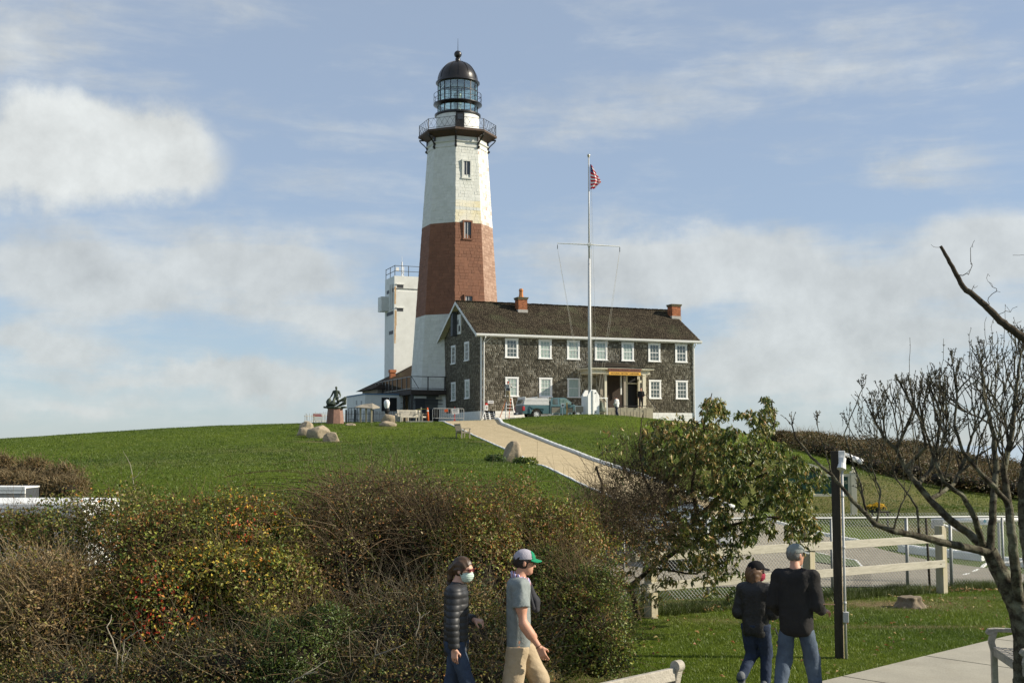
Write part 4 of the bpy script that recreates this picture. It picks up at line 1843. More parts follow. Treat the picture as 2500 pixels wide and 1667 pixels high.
# ================================================================== things on and around the hilltop
def place(px, py, Y=None):
    return ground(px, py) if Y is None else P(px, py, Y)


# ---------------------------------------------------------------- flagpole
FY = 96.0
fx = P(1440.5, 1010, FY).x
fz = float(gq(fx, FY))
fp = empty('flagpole', (fx, FY, fz), 0, 'tall white flagpole with crossed yardarm standing in a white wooden base box', 'flagpole')
z_top = P(1440, 384, FY).z - fz
z_yard = P(1440, 598, FY).z - fz
z_joint = P(1440, 636, FY).z - fz
z_box = P(1440, 952, FY).z - fz
mb = MB()
mb.tube([(0, 0, .3), (0, 0, z_joint)], [.155, .105], 14)
mb.build('pole', M['pvc'], fp, smooth=True)
mb = MB()
mb.tube([(0, 0, z_joint - .1), (0, 0, z_top)], [.075, .05], 12)
mb.tube([(0, 0, z_joint - .12), (0, 0, z_joint + .12)], .095, 12)
mb.build('topmast', M['pvc'], fp, smooth=True)
mb = MB()
mb.sphere((0, 0, z_top + .13), .13, 14)
mb.tube([(0, 0, z_top - .02), (0, 0, z_top + .02)], .08, 10)
mb.build('ball', material('gilt_ball', (.45, .42, .34), .35, metal=.6), fp, smooth=True)
mb = MB()
ya, yb = P(1360, 594, FY - .1), P(1514, 602, FY + .5)
mb.tube([(ya.x - fx, ya.y - FY, ya.z - fz), (0, -.14, z_yard), (yb.x - fx, yb.y - FY, yb.z - fz)], [.03, .055, .03], 8)
mb.box(-.12, .12, -.17, .05, z_yard - .14, z_yard + .14)
mb.build('yardarm', M['white_paint'], fp)
st = MB()
for (x0, y0, d0, x1, y1, d1) in ((1361, 598, 0, 1361, 608, 0), (1513, 604, .5, 1513, 615, .5)):
    a, b = P(x0, y0, FY + d0), P(x1, y1, FY + d1)
    st.bar((a.x - fx, a.y - FY, a.z - fz), (b.x - fx, b.y - FY, b.z - fz), .05)
st.build('pulley', M['grey_dark'], fp)
st = MB()
for (x0, y0, d0, x1, y1, d1) in ((1361, 606, 0, 1422, 966, -.6), (1361, 606, 0, 1424, 950, .6), (1444, 450, 0, 1458, 980, -.5), (1513, 612, .5, 1460, 960, .6), (1513, 612, .5, 1464, 985, 1.0), (1442, 400, 0, 1447, 940, 0)):
    a, b = P(x0, y0, FY + d0), P(x1, y1, FY + d1)
    st.tube([(a.x - fx, a.y - FY, a.z - fz), (b.x - fx, b.y - FY, b.z - fz)], .008, 4)
st.build('halyard', material('rope', (.42, .40, .33), .9), fp)
bx = MB()
hw = .50
zt_ = z_box
bx.prism([(-hw, -.2), (hw, -.2), (hw, zt_ - .45), (.2, zt_), (-.2, zt_), (-hw, zt_ - .45)], -.62, -.5)
bx.prism([(-hw, -.2), (hw, -.2), (hw, zt_ - .45), (.2, zt_), (-.2, zt_), (-hw, zt_ - .45)], .38, .5)
bx.box(-hw - .02, -hw + .05, -.5, .38, -.2, zt_ - .5)
bx.box(hw - .05, hw + .02, -.5, .38, -.2, zt_ - .5)
bxo = bx.build('base_box', M['white_clean'], fp, rz=R(24), bevel=.01)
bt = MB()
bt.box(-.11, .02, -.69, -.62, -.2, zt_ - .05)
bt.build('corner_batten', M['white_paint'], bxo)
bt = MB()
bt.sphere((.16, -.64, zt_ - .25), .05, 8)
bt.sphere((.16, -.64, .28), .05, 8)
bt.build('bolt', M['grey_dark'], bxo)

# the flag, hanging in folds
def flag_mesh():
    nx, nz = 40, 39
    V, F, C = [], [], []
    H, W = 2.05, .85
    for j in range(nz + 1):
        t = j / nz
        for i in range(nx + 1):
            s = i / nx
            env = (math.sin(min(1, .12 + t * 1.25) * pi / 2)) * (1 - .55 * max(0, t - .72) / .28)
            x = .06 + s * W * env
            y = .22 * math.sin(s * 9.0 + t * 1.2) * s ** .5 * (.5 + .5 * t)
            z = -t * H - s * (.75 - .95 * t) * env - .0
            V.append((x, y, z))
    n = nx + 1
    for j in range(nz):
        for i in range(nx):
            F.append((j * n + i, j * n + i + 1, (j + 1) * n + i + 1, (j + 1) * n + i))
            stripe = int((j + .5) / nz * 13)
            if i < nx * .42 and stripe < 4 and j < nz * .33:
                u, v = i / nx * 14, j / nz * 26
                C.append((.75, .74, .72) if (i % 4 == 2 and j % 3 == 1) else (.03, .04, .16))
            else:
                C.append((.55, .02, .035) if stripe % 2 == 0 else (.74, .72, .70))
    return raw_mesh('flag', V, None, F, material('flag_cloth', (.5, .5, .5), .8, attr='col', trans=.25), True, C)


fl = link_mesh('flag', flag_mesh(), None, (fx + .05, FY - .1, fz + P(1440, 401, FY).z - fz))
tag(fl, 'small red and white striped flag with blue corner hanging near the top of the pole', 'flag')

# ---------------------------------------------------------------- ship's bell in its frame
bp = P(1468, 1018, 97.5)
bz = float(gq(bp.x, 97.5))
bell = empty('bell', (bp.x, 97.5, bz), HPHI, 'green bronze bell hanging in a white metal frame beside the flagpole base', 'bell')
mb = MB()
mb.bar((-.62, 0, 0), (-.62, 0, 1.5), .06)
mb.bar((.50, 0, 0), (.50, 0, 1.5), .06)
mb.bar((-.68, 0, 1.5), (.56, 0, 1.5), .07)
mb.bar((.5, -.4, .02), (.5, .4, .02), .06)
mb.bar((-.62, -.4, .02), (-.62, .4, .02), .06)
mb.build('frame', M['white_clean'], bell)
mb = MB()
mb.lathe([(.40, .42), (.43, .44), (.40, .50), (.30, .62), (.23, .80), (.21, 1.0), (.17, 1.10), (.06, 1.16), (.05, 1.3)], 24, c=(-.02, 0, 0))
autosmooth(mb.build('bell_body', M['bronze'], bell, smooth=True))
mb = MB()
for x in (-.22, .2):
    mb.bar((x, -.15, 0), (x, -.15, .36), .05)
mb.bar((-.25, -.15, .36), (.23, -.15, .36), .05)
mb.bar((-.02, 0, 1.28), (-.02, 0, 1.5), .05)
mb.build('stand', M['cream_paint'], bell)

# ---------------------------------------------------------------- pickup truck
tp = P(1277, 1022.5, 98.0)
TZ = float(gq(tp.x + 2, 99.0))
truck = empty('pickup_truck', (tp.x, 98.0, TZ), R(19), 'dull teal pickup truck with a white canopy, parked in front of the house', 'pickup truck')
M['teal_paint'] = material('dull_teal_car_paint', (.085, .16, .17), .32, (.07, .14, .15), 2, metal=.25, spec=.5, clear=.5)
M['rubber'] = material('rubber', (.015, .015, .014), .85)
M['chrome'] = material('bright_wheel_metal', (.70, .70, .68), .35, metal=.25)


def arches(x0, x1, ztop0, ztop1, zb, wheels, r):
    """closed side outline with wheel arches"""
    bot = [(x0, zb)]
    for wx in wheels:
        for k in range(9):
            a = pi - k * pi / 8
            bot.append((wx + r * math.cos(a), max(zb, .38 + r * math.sin(a) * .98)))
    bot.append((x1, zb))
    return bot


RW, FW = 1.16, 4.72
side = arches(0, 5.75, 0, 0, .42, (RW, FW), .47)
top_ = [(5.78, .75), (5.72, 1.0), (5.4, 1.09), (4.35, 1.15), (2.33, 1.14), (2.30, 1.14), (0.02, 1.13), (-.02, .9)]
mb = MB()
mb.prism(side + top_, .03, 1.93)
body = mb.build('body', M['teal_paint'], truck, bevel=.03)
q = MB()
q.prism([(RW - .62, .95), (RW - .47, .62), (RW - .50, .42), (RW - .62, .42)], -.045, .03)
q.prism([(RW + .62, .8), (RW + .62, .42), (RW + .50, .42), (RW + .47, .62)], -.045, .03)
q.prism([(RW - .6, .98), (RW - .35, .84), (RW, .88), (RW + .35, .84), (RW + .6, .8), (RW + .72, 1.02), (RW - .6, 1.06)], -.045, .03)
q.build('fender_flare', M['teal_paint'], truck, bevel=.015)
q = MB()
q.box(2.29, 2.32, -.004, 1.95, .5, 1.2)
q.box(3.42, 3.435, .018, .035, .5, 1.14)
q.box(4.28, 4.295, .018, .035, .5, 1.10)
q.box(2.5, 4.3, .0, .03, .36, .44)
q.build('panel_gap', M['black'], truck)
# cab with inset windows
g = MB()
vs = []
for (x, z, yi) in ((2.36, 1.12, .05), (2.46, 1.72, .20), (3.45, 1.775, .20), (3.75, 1.72, .2), (4.52, 1.13, .07)):
    vs += [(x, yi, z), (x, 1.96 - yi, z)]
g.add(vs, [(0, 2, 4, 6, 8), (9, 7, 5, 3, 1), (0, 1, 3, 2), (2, 3, 5, 4), (4, 5, 7, 6), (6, 7, 9, 8), (8, 9, 1, 0)])
g.build('cab', M['teal_paint'], truck, bevel=.02)


def sidey(z):
    return .05 + (z - 1.12) / .6 * .15


def pane3(pts, off=-.008):
    return [(x, sidey(z) + off, z) for x, z in pts]


w1 = MB()
w1.add(pane3([(2.55, 1.19), (3.02, 1.19), (3.02, 1.66), (2.62, 1.66), (2.57, 1.5)]), [(0, 1, 2, 3, 4)])
w1.build('rear_side_window', M['glass_dark'], truck)
w1 = MB()
w1.add(pane3([(3.17, 1.19), (4.28, 1.19), (3.78, 1.62), (3.62, 1.68), (3.17, 1.68)]), [(0, 1, 2, 3, 4)])
w1.build('door_window', material('greenish_glass', (.16, .23, .19), .05, (.05, .09, .07), 2.2, spec=.9, contrast=2), truck)
w1 = MB()
w1.add([(3.80, .26, 1.68), (3.80, 1.70, 1.68), (4.47, 1.86, 1.18), (4.47, .10, 1.18)], [(0, 1, 2, 3)])
w1.build('windscreen', M['glass_dark'], truck)
w1 = MB()
w1.box(4.12, 4.25, -.20, -.02, 1.17, 1.33)
w1.build('wing_mirror', M['black'], truck, bevel=.02)
# canopy over the bed
c = MB()
vs = [(.06, .03, 1.14), (2.24, .03, 1.14), (2.20, .10, 1.70), (.20, .10, 1.70), (.06, 1.93, 1.14), (2.24, 1.93, 1.14), (2.20, 1.86, 1.70), (.20, 1.86, 1.70)]
c.add(vs, [(0, 1, 2, 3), (7, 6, 5, 4), (0, 3, 7, 4), (1, 5, 6, 2), (3, 2, 6, 7), (0, 4, 5, 1)])
cano = c.build('canopy', M['pvc'], truck, bevel=.015)
c = MB()
c.box(.20, 2.22, .045, .09, 1.52, 1.535)
for x in (.2, 1.2, 2.18):
    c.box(x, x + .04, .06, 1.9, 1.71, 1.80)
c.build('roof_rack', M['white_clean'], cano)
c = MB()
c.add([(.075, .22, 1.24), (.075, 1.75, 1.24), (.165, 1.70, 1.58), (.165, .27, 1.58)], [(3, 2, 1, 0)])
c.build('rear_window', M['glass_dark'], cano)
q = MB()
q.box(-.03, .0, .10, 1.86, .60, 1.08)
q.build('tailgate', material('dark_teal', (.035, .06, .065), .4, metal=.2), truck, bevel=.01)
q = MB()
q.box(-.14, -.0, .02, 1.94, .36, .56)
q.build('bumper', M['grey_dark'], truck, bevel=.03)
q = MB()
q.box(-.155, -.14, .75, 1.2, .42, .52)
q.build('number_plate', M['white_plastic'], truck)
q = MB()
q.box(-.035, .16, -.012, .16, .68, 1.02)
tl = q.build('tail_light', material('red_lens', (.55, .02, .02), .15, (.35, .01, .01), 4, spec=.8), truck, bevel=.02)
q = MB()
q.box(-.035, .16, 1.80, 1.972, .68, 1.02)
q.build('tail_light', M['red'], truck, bevel=.02)
q = MB()
q.box(5.55, 5.79, .06, .5, .72, .95)
q.build('headlight', M['white_plastic'], truck, bevel=.03)
q = MB()
q.box(5.55, 5.79, 1.46, 1.9, .72, .95)
q.build('headlight', M['white_plastic'], truck, bevel=.03)


def wheel(parent, x, y, r=.385, w=.25, s=-1):
    t = MB()
    prof = [(r * .60, -w / 2), (r * .93, -w / 2), (r, -w / 2 + .04), (r, w / 2 - .04), (r * .93, w / 2), (r * .6, w / 2)]
    t.lathe(prof, 28, caps=False)
    o = t.build('wheel', M['rubber'], parent)
    o.location = (x, y, r)
    o.rotation_euler = (pi / 2, 0, 0)
    h = MB()
    h.lathe([(r * .62, w / 2 * .6), (r * .62, w / 2 * .95), (r * .55, w / 2 * .95), (r * .53, w / 2 * .6)], 28, caps=False)
    h.lathe([(r * .6, w / 2 * .5), (.01, w / 2 * .5)], 20)
    for k in range(6):
        m = Matrix.Rotation(k * pi / 3, 4, 'Z')
        h.box(-.045, .045, .03, r * .56, w / 2 * .55, w / 2 * .85, m)
    h.lathe([(.07, w / 2 * .4), (.07, w / 2 * .95), (.02, w / 2)], 12)
    h.build('rim', M['chrome'], o)
    k = MB()
    k.lathe([(r * .58, w / 2 * .35), (.01, w / 2 * .35)], 20)
    pass
    if s > 0:
        o.rotation_euler = (-pi / 2, 0, 0)
    return o


for x in (RW, FW):
    wheel(truck, x, .13)
    wheel(truck, x, 1.80, s=1)

# ---------------------------------------------------------------- information boards in front of the truck
for i, (x0, y0, x1, y1, lab) in enumerate(((1347, 994, 1368, 1008, 'low grey information panel on white legs in front of the truck door'),
                                           (1385, 996, 1398, 1010, 'narrow grey information panel near the truck front wheel'),
                                           (1405, 992, 1424, 1011, 'framed grey information panel against the left of the flagpole base'))):
    c = P((x0 + x1) / 2, y1, 95.5)
    g0 = float(gq(c.x, 95.5))
    w = (x1 - x0) / FPX * 95.5
    ib = empty('display_board', (c.x, 95.5, g0), R(6), lab, 'display board', 'low display boards by the flagpole')
    z0, z1 = max(P(x0, y1, 95.5).z - g0, .25), P(x0, y0, 95.5).z - g0
    mb = MB()
    mb.box(-w / 2, w / 2, -.03, .03, z0, z1)
    mb.build('panel', M['grey_wood'], ib)
    mb = MB()
    mb.box(-w / 2 - .02, w / 2 + .02, -.035, .035, z1, z1 + .05)
    mb.box(-w / 2 - .04, -w / 2, -.035, .035, z0, z1)
    mb.build('frame', M['white_clean'] if i == 2 else M['grey_dark'], ib)
    for x in (-w / 2 + .08, w / 2 - .08):
        l = MB()
        l.bar((x, 0, -.1), (x, 0, z0), .06)
        l.build('leg', M['white_clean'], ib)
c = P(1374, 1003, 95.3)
g0 = float(gq(c.x, 95.3))
ns = empty('post_sign', (c.x, 95.3, g0), 0, 'small white notice on a thin post beside a yellow stake, in front of the truck', 'sign')
mb = MB()
mb.box(-.13, .13, -.02, .02, .68, 1.0)
mb.build('notice', M['white_plastic'], ns)
mb = MB()
mb.box(-.06, .06, -.024, -.02, .78, .9)
mb.build('mark', M['black'], ns)
mb = MB()
mb.bar((-.02, .03, -.1), (-.02, .03, .7), .05)
mb.build('post', M['white_clean'], ns)
ys_ = MB()
ys_.bar((0, 0, -.1), (0, 0, 1.05), .09)
yo = ys_.build('stake', material('ochre_stake', (.35, .22, .05), .8), None, (c.x + .32, 95.25, g0))
tag(yo, 'short ochre stake standing right of the small white notice', 'stake')

# ---------------------------------------------------------------- ladder
lp = P(1243, 1027, 101.0)
ladz = float(gq(lp.x, 101))
lad = empty('step_ladder', (lp.x, 101.0, ladz), R(16), 'tall white and orange step ladder with a man standing on it', 'ladder')
LHT = P(1243, 970, 101).z - ladz
for s in (-1, 1):
    mb = MB()
    mb.bar((s * .42, -.35, 0), (s * .22, .0, LHT), .06)
    mb.build('stile', M['white_clean'], lad)
    mb = MB()
    mb.bar((s * .42 - .25, .75, 0), (s * .20 - .02, .08, LHT - .05), .05)
    mb.build('rear_leg', material('orange_ladder', (.55, .25, .14), .6) if s < 0 else M['orange'], lad)
    for y_, x_ in ((-.35, s * .42), (.75, s * .42 - .25)):
        mb = MB()
        mb.box(x_ - .05, x_ + .05, y_ - .06, y_ + .06, -.02, .10)
        mb.build('foot', M['yellow'], lad)
for k in range(7):
    t = (k + .8) / 7
    mb = MB()
    w = .42 - .20 * t
    mb.box(-w, w, -.35 + .35 * t - .05, -.35 + .35 * t + .05, LHT * t - .02, LHT * t + .02)
    mb.build('tread', M['white_clean'], lad)

# folded scaffold / white racks leaning by the corner
rp = P(1197, 1028, 100.6)
rk = empty('folded_rack', (rp.x, 100.6, float(gq(rp.x, 100.6))), R(12), 'folded white metal rack with dark gaps leaning by the house corner', 'rack')
mb = MB()
for (x0, x1) in ((-.32, .0), (.06, .42)):
    for x in (x0, x1):
        mb.bar((x, 0, 0), (x - .08, .35, .75), .05)
    for k in range(5):
        t = (k + .3) / 5
        mb.bar((x0 - .08 * t, .35 * t, .75 * t), (x1 - .08 * t, .35 * t, .75 * t), .10, .03)
mb.build('rungs', M['white_clean'], rk)
mb = MB()
mb.box(-.42, .5, .42, .5, 0, .85)
mb.build('dark_cover', M['black'], rk)
mb = MB()
mb.tube([(-.45, .2, 0), (-.62, .2, .35), (-.5, .25, .62), (-.42, .3, .66)], .035, 6)
mb.build('hoop', M['white_clean'], rk)

# white notice on a red stand by the gable
np_ = P(1110, 1028, 98.5)
nz_ = float(gq(np_.x, 98.5))
no = empty('notice_stand', (np_.x, 98.5, nz_), R(6), 'tilted white notice on a red stand in front of the gable wall', 'sign')
mb = MB()
m_ = Matrix.Translation((.05, 0, .85)) @ Matrix.Rotation(R(-6), 4, 'Y')
mb.box(-.30, .30, -.02, .02, -.22, .24, m_)
mb.build('board', M['white_plastic'], no)
mb = MB()
for z in (-.1, -.02, .06, .12):
    mb.box(-.2, .2, -.024, -.02, z, z + .03, m_)
mb.build('printed_lines', M['grey_dark'], no)
mb = MB()
mb.bar((0, .03, 0), (0, .03, .65), .10)
mb.bar((-.15, .03, .06), (.15, .03, .06), .10)
mb.bar((0.02, .03, 1.05), (0.0, .03, 1.2), .05)
mb.build('stand', M['red'], no)

# crowd barrier
b0, b1 = P(1056, 1029, 97.0), P(1132, 1029, 97.8)
bz0 = float(gq(b0.x, 97))
bl = (b1 - b0).length
cb = empty('crowd_barrier', (b0.x, b0.y, bz0), math.atan2(b1.y - b0.y, b1.x - b0.x), 'pale metal crowd barrier standing across the gap left of the house', 'barrier')
mb = MB()
mb.tube([(0, 0, .02), (0, 0, .95), (.07, 0, 1.05), (bl - .07, 0, 1.05), (bl, 0, .95), (bl, 0, .02)], .028, 8)
mb.tube([(0, 0, .28), (bl, 0, .28)], .028, 8)
mb.bar((-.0, -.3, .02), (0, .3, .02), .05)
mb.bar((bl, -.3, .02), (bl, .3, .02), .05)
mb.build('frame', M['galvanised'], cb)
nb = 14
bm2 = MB()
bm2.tube([(0, 0, .28), (0, 0, 1.05)], .014, 6)
bme2 = bm2.mesh('bar', M['galvanised'])
for k in range(1, nb):
    link_mesh('bar', bme2, cb, (bl * k / nb, 0, 0))
tg = MB()
tg.box(-.14, .14, -.03, -.0, -.11, .11, Matrix.Rotation(R(-12), 4, 'Y'))
to = tg.build('orange_tag', M['orange'], None, (b0.x + bl * .42, b0.y + .1 - .12, bz0 + .88))
tag(to, 'small orange square tag hung on the crowd barrier', 'tag')
# orange delineator
dp = P(1045, 1027, 96)
dz = float(gq(dp.x, 96))
dl = empty('traffic_post', (dp.x, 96, dz), 0, 'slim orange traffic post beside the benches, tied with yellow tape', 'traffic post')
mb = MB()
mb.tube([(0, 0, 0), (-.04, 0, .95), (-.05, 0, 1.1)], [.10, .055, .04], 12)
mb.build('post', M['orange'], dl, smooth=True)
mb = MB()
mb.tube([(-.035, 0, .80), (-.04, 0, .90)], .066, 12)
mb.build('white_band', M['white_clean'], dl)
mb = MB()
mb.bar((-.05, 0, 1.0), (-.70, .1, .98), .05, .02)
mb.bar((-.70, .1, .98), (-1.2, .1, .86), .05, .02)
mb.bar((-.05, 0, 1.02), (-.12, 0, .8), .03, .03)
tp_ = mb.build('caution_tape', M['yellow'], None, (dp.x, 96, dz))
tag(tp_, 'yellow caution tape stretched from the orange post to the wooden stake', 'tape')
sk = MB()
sk.bar((0, 0, 0), (.03, 0, 1.12), .09)
so = sk.build('stake', M['teak'], None, (P(1027, 1027, 96).x, 96.1, dz))
tag(so, 'pale upright wooden stake between the benches and the orange post', 'stake')


# ---------------------------------------------------------------- slatted garden bench
def make_bench(W=1.5, mat='teak', scroll=False):
    b = empty('garden_bench', (0, 0, 0))
    m = M[mat]

    def part(nm, mb, bev=.006):
        return mb.build(nm, m, b, bevel=bev)
    for s in (-1, 1):
        x = s * W / 2
        mb = MB()
        mb.bar((x, -.27, 0), (x, -.27, .40), .07, .07)
        if scroll:
            mb.bar((x, -.27, .38), (x, -.30, .50), .065, .07)
            mb.bar((x, -.30, .49), (x, -.26, .62), .065, .07)
        else:
            mb.bar((x, -.27, .40), (x, -.27, .62), .065, .065)
        part('leg', mb)
        mb = MB()
        mb.prism([(.22, 0), (.29, 0), (.28, .42), (.40, .90), (.37, .94), (.34, .92), (.21, .42)], x - .035, x + .035, Matrix(((0, 1, 0, 0), (1, 0, 0, 0), (0, 0, 1, 0), (0, 0, 0, 1))))
        part('leg', mb)
        mb = MB()
        pr = [(-.36, .60), (-.33, .645), (-.25, .655), (.30, .645), (.30, .605), (-.22, .61), (-.27, .60), (-.30, .575), (-.34, .575)]
        mb.prism(pr, x - .04, x + .04, Matrix(((0, 1, 0, 0), (1, 0, 0, 0), (0, 0, 1, 0), (0, 0, 0, 1))))
        part('armrest', mb)
        mb = MB()
        mb.box(x - .025, x + .025, -.25, .25, .33, .40)
        part('side_rail', mb)
    mb = MB()
    mb.box(-W / 2, W / 2, -.285, -.245, .33, .41)
    part('front_rail', mb)
    sl = MB()
    sl.box(-W / 2 + .02, W / 2 - .02, -.033, .033, -.011, .011)
    sme = sl.mesh('seat_slat', m)
    for k in range(6):
        link_mesh('seat_slat', sme, b, (0, -.25 + k * .086, .425 - .012 * math.sin(k / 5 * pi)))
    mb = MB()
    mb.bar((-W / 2 + .03, .355, .87), (W / 2 - .03, .355, .87), .045, .10)
    part('top_rail', mb)
    mb = MB()
    mb.bar((-W / 2 + .03, .255, .47), (W / 2 - .03, .255, .47), .04, .06)
    part('lower_rail', mb)
    n = int(W / .105)
    bs = MB()
    bs.bar((0, .262, .49), (0, .35, .84), .055, .018)
    bme_ = bs.mesh('back_slat', m)
    for k in range(n):
        link_mesh('back_slat', bme_, b, (-W / 2 + W * (k + .75) / (n + .5), 0, 0))
    return b


def put(o, loc, rz, label, group=None, cat='bench'):
    o.location = loc
    o.rotation_euler = (0, 0, rz)
    tag(o, label, cat, group)
    return o


BG = 'weathered slatted garden benches'
bproto = make_bench()
c = P(997, 1028, 93.5)
put(bproto, (c.x, 93.5, float(gq(c.x, 93.5))), R(28), 'bleached slatted bench facing the viewer between boulder and traffic post', BG)
b2 = copy_tree(bproto)
c = P(982, 1028, 95.5)
put(b2, (c.x, 95.5, float(gq(c.x, 95.5))), R(-62), 'bench seen end on behind and left of the slatted one by the boulder', BG)
b2.scale = (.8, 1, 1)
b3 = copy_tree(bproto)
c = P(1030, 1026, 96.8)
put(b3, (c.x, 96.8, float(gq(c.x, 96.8))), R(70), 'bench end with pale armrest just left of the wooden stake', BG)
b3.scale = (.7, 1, 1)
b4 = make_bench(1.25, 'grey_wood')
c = ground(1130, 1070)
put(b4, c + Vector((0, 0, 0)), R(108), 'dark weathered bench alone on the lawn beside the gravel path, seen end on', BG)
slab = MB()
slab.box(-1.0, 1.0, -.25, .25, -.1, .09)
c = P(1010, 1030, 92.6)
tag(slab.build('stone_slab', M['concrete'], None, (c.x + .45, 92.4, float(gq(c.x, 92.4))), R(5)), 'flat pale stone slab on the grass in front of the slatted bench', 'slab')

# ---------------------------------------------------------------- boulders
def boulder(name, loc, r, seed, label, mat='granite', rz=0.0, group=None, cat='boulder', flat=.0, cuts=6, h=None):
    rr = np.random.default_rng(seed)
    planes = []
    for k in range(cuts):
        n = rr.normal(size=3)
        n[2] = abs(n[2]) * .7
        n /= np.linalg.norm(n)
        planes.append((n, rr.uniform(.68, .9)))
    rv = np.array(r)

    def f(Q):
        q = Q / rv
        d = np.linalg.norm(q, axis=1) - 1
        for n, o in planes:
            d = np.maximum(d, q @ n - o)
        d = d * min(r) * .8
        return d + .018 * max(r) * wob(Q, 7 / max(r), seed) + .006 * max(r) * wob(Q, 26 / max(r), seed + 1)
    e = [v * 1.12 for v in r]
    o = sdf_obj(name, f, [-v for v in e], e, h or max(r) / 17, M[mat], None, loc, rz)
    tag(o, label, cat, group)
    return o


RG = 'boulders on the hilltop lawn'
def gr(px, py):
    return ground(px, py)


def rock_at(px0, px1, ytop, ybot, seed, label, rz=0.0, depth=.75, tilt=0, cuts=6, name='boulder'):
    g = ground((px0 + px1) / 2, ybot - 2)
    sc = g.y / FPX
    w = (px1 - px0) * sc / 2
    hgt = (ybot - ytop) * sc
    o = boulder(name, (g.x, g.y + w * depth * .6, g.z + hgt * .28), (w, w * depth, hgt * .80), seed, label, rz=rz, group=RG, cuts=cuts)
    return o


rock_at(746, 806, 1039, 1071, 3, 'largest pale rounded boulder in the middle of the lawn group', cuts=5)
rock_at(786, 831, 1058, 1080, 5, 'small angular boulder at the right end of the lawn group')
rock_at(720, 762, 1046, 1066, 8, 'low boulder at the left end of the lawn group, below the dark one', cuts=4)
rock_at(729, 765, 1032, 1050, 11, 'dark topped boulder behind the left end of the lawn group')
rock_at(924, 968, 1030, 1043, 14, 'pale lower half of the split boulder near the benches', cuts=3, depth=.6)
o = rock_at(930, 966, 1018, 1041, 17, 'brown slanted upper slab of the split boulder near the benches', cuts=4, depth=.6)
o.rotation_euler = (0, R(16), 0)
o.location.z += .22
rock_at(842, 868, 1035, 1041, 21, 'flat pale stone on the grass right of the statue', cuts=3)
g = ground(1250, 1128)
sc = g.y / FPX
ws = 50 * sc / 2
hs = 50 * sc


def standing(Q):
    z = Q[:, 2] / hs
    w = np.clip(1.03 - .62 * np.clip(z - .28, 0, 1) ** 1.5, .2, 2)
    lean = .12 * ws * z
    q = np.stack([(Q[:, 0] - lean) / w, Q[:, 1] / w, Q[:, 2]], 1)
    d = rbox(q, (0, 0, hs * .40), (ws * .9, ws * .7, hs * .62), ws * .45)
    d = np.maximum(d, (Q @ np.array([-.75, -.5, .43])) - ws * .92)
    d = np.maximum(d, (Q @ np.array([-.55, .1, .83])) - hs * .86)
    return d * .75 + .012 * wob(Q, 6, 4) + .006 * wob(Q, 20, 5)


o = sdf_obj('standing_stone', standing, (-ws * 1.5, -ws * 1.4, -.4), (ws * 1.5, ws * 1.4, hs * 1.2), .022, M['granite'], None, (g.x, g.y + .3, g.z))
tag(o, 'upright pointed stone beside the lower gravel path with plants at its foot', 'standing stone')

# ---------------------------------------------------------------- memorial statue
sp = P(818, 1033, 90.0)
sz = float(gq(sp.x, 90.0)) - .05
stt = empty('memorial_statue', (sp.x, 90.0, sz), 0, 'green bronze fisherman hauling a net on a pink octagonal stone pedestal', 'statue')
pz = (P(818, 997, 90).z - sz)
mb = MB()
mb.lathe([(.66, 0), (.66, .05), (.56, pz - .1), (.56, pz)], 8, a0=R(22.5 + 20))
mb.build('pedestal', M['pink_stone'], stt)
mb = MB()
mb.lathe([(.60, pz - .02), (.64, pz + .04), (.62, pz + .13), (.5, pz + .16)], 12)
mb.bar((-.82, 0, pz + .09), (.80, 0, pz + .09), .75, .13)
mb.build('base_slab', M['bronze'], stt, bevel=.03)


def fisher(Q):
    d = ell(Q, (.05, 0, .62), (.16, .13, .30))                  # torso
    d = smin(d, ell(Q, (.06, 0, .86), (.22, .12, .12)), .08)    # shoulders
    d = smin(d, cap(Q, (.07, 0, .9), (.07, -.01, 1.04), .06, .055), .03)
    d = smin(d, ell(Q, (.06, -.02, 1.13), (.085, .095, .115)), .02)
    d = smin(d, cap(Q, (-.14, 0, .86), (-.26, -.06, .58), .07, .055), .04)
    d = smin(d, cap(Q, (-.26, -.06, .58), (-.42, -.12, .30), .055, .045), .03)
    d = smin(d, cap(Q, (.26, 0, .86), (.36, -.02, .60), .07, .055), .04)
    d = smin(d, cap(Q, (.36, -.02, .60), (.36, -.14, .44), .05, .045), .03)
    d = smin(d, cap(Q, (-.03, 0, .42), (-.12, -.22, .12), .12, .09), .06)
    d = smin(d, cap(Q, (.13, 0, .42), (.24, -.14, .02), .12, .085), .06)
    # net heaped on the left
    d = smin(d, ell(Q, (-.45, -.10, .10), (.20, .22, .24)), .12)
    d = smin(d, ell(Q, (-.20, -.12, -.05), (.40, .28, .16)), .10)
    return d + .012 * wob(Q, 9, 3) + .006 * wob(Q, 30, 9)


sdf_obj('fisherman', fisher, (-.8, -.5, -.3), (.7, .4, 1.35), .022, M['bronze'], stt, (0, 0, pz + .38))


def hull(Q):
    x = Q[:, 0]
    zt_ = .10 + .42 * np.clip(x / .7, 0, 1) ** 1.2 + .10 * np.clip(-x / .7, 0, 1)
    w = .36 * (1 - np.clip(x / .92, 0, 1) ** 2.2) * (1 - .35 * np.clip(-x / .7, 0, 1))
    d = np.maximum(np.abs(Q[:, 1]) - w * np.clip(.55 + (Q[:, 2] + .2) * .9, 0, 1.2), Q[:, 2] - zt_)
    d = np.maximum(d, -Q[:, 2] - .20 + .25 * np.clip(x - .2, 0, 1))
    inner = np.maximum(np.abs(Q[:, 1]) - w * .8, -(Q[:, 2] - zt_ + .3))
    d = np.maximum(d, -inner)
    return np.maximum(d, np.abs(x) - .74) * .7


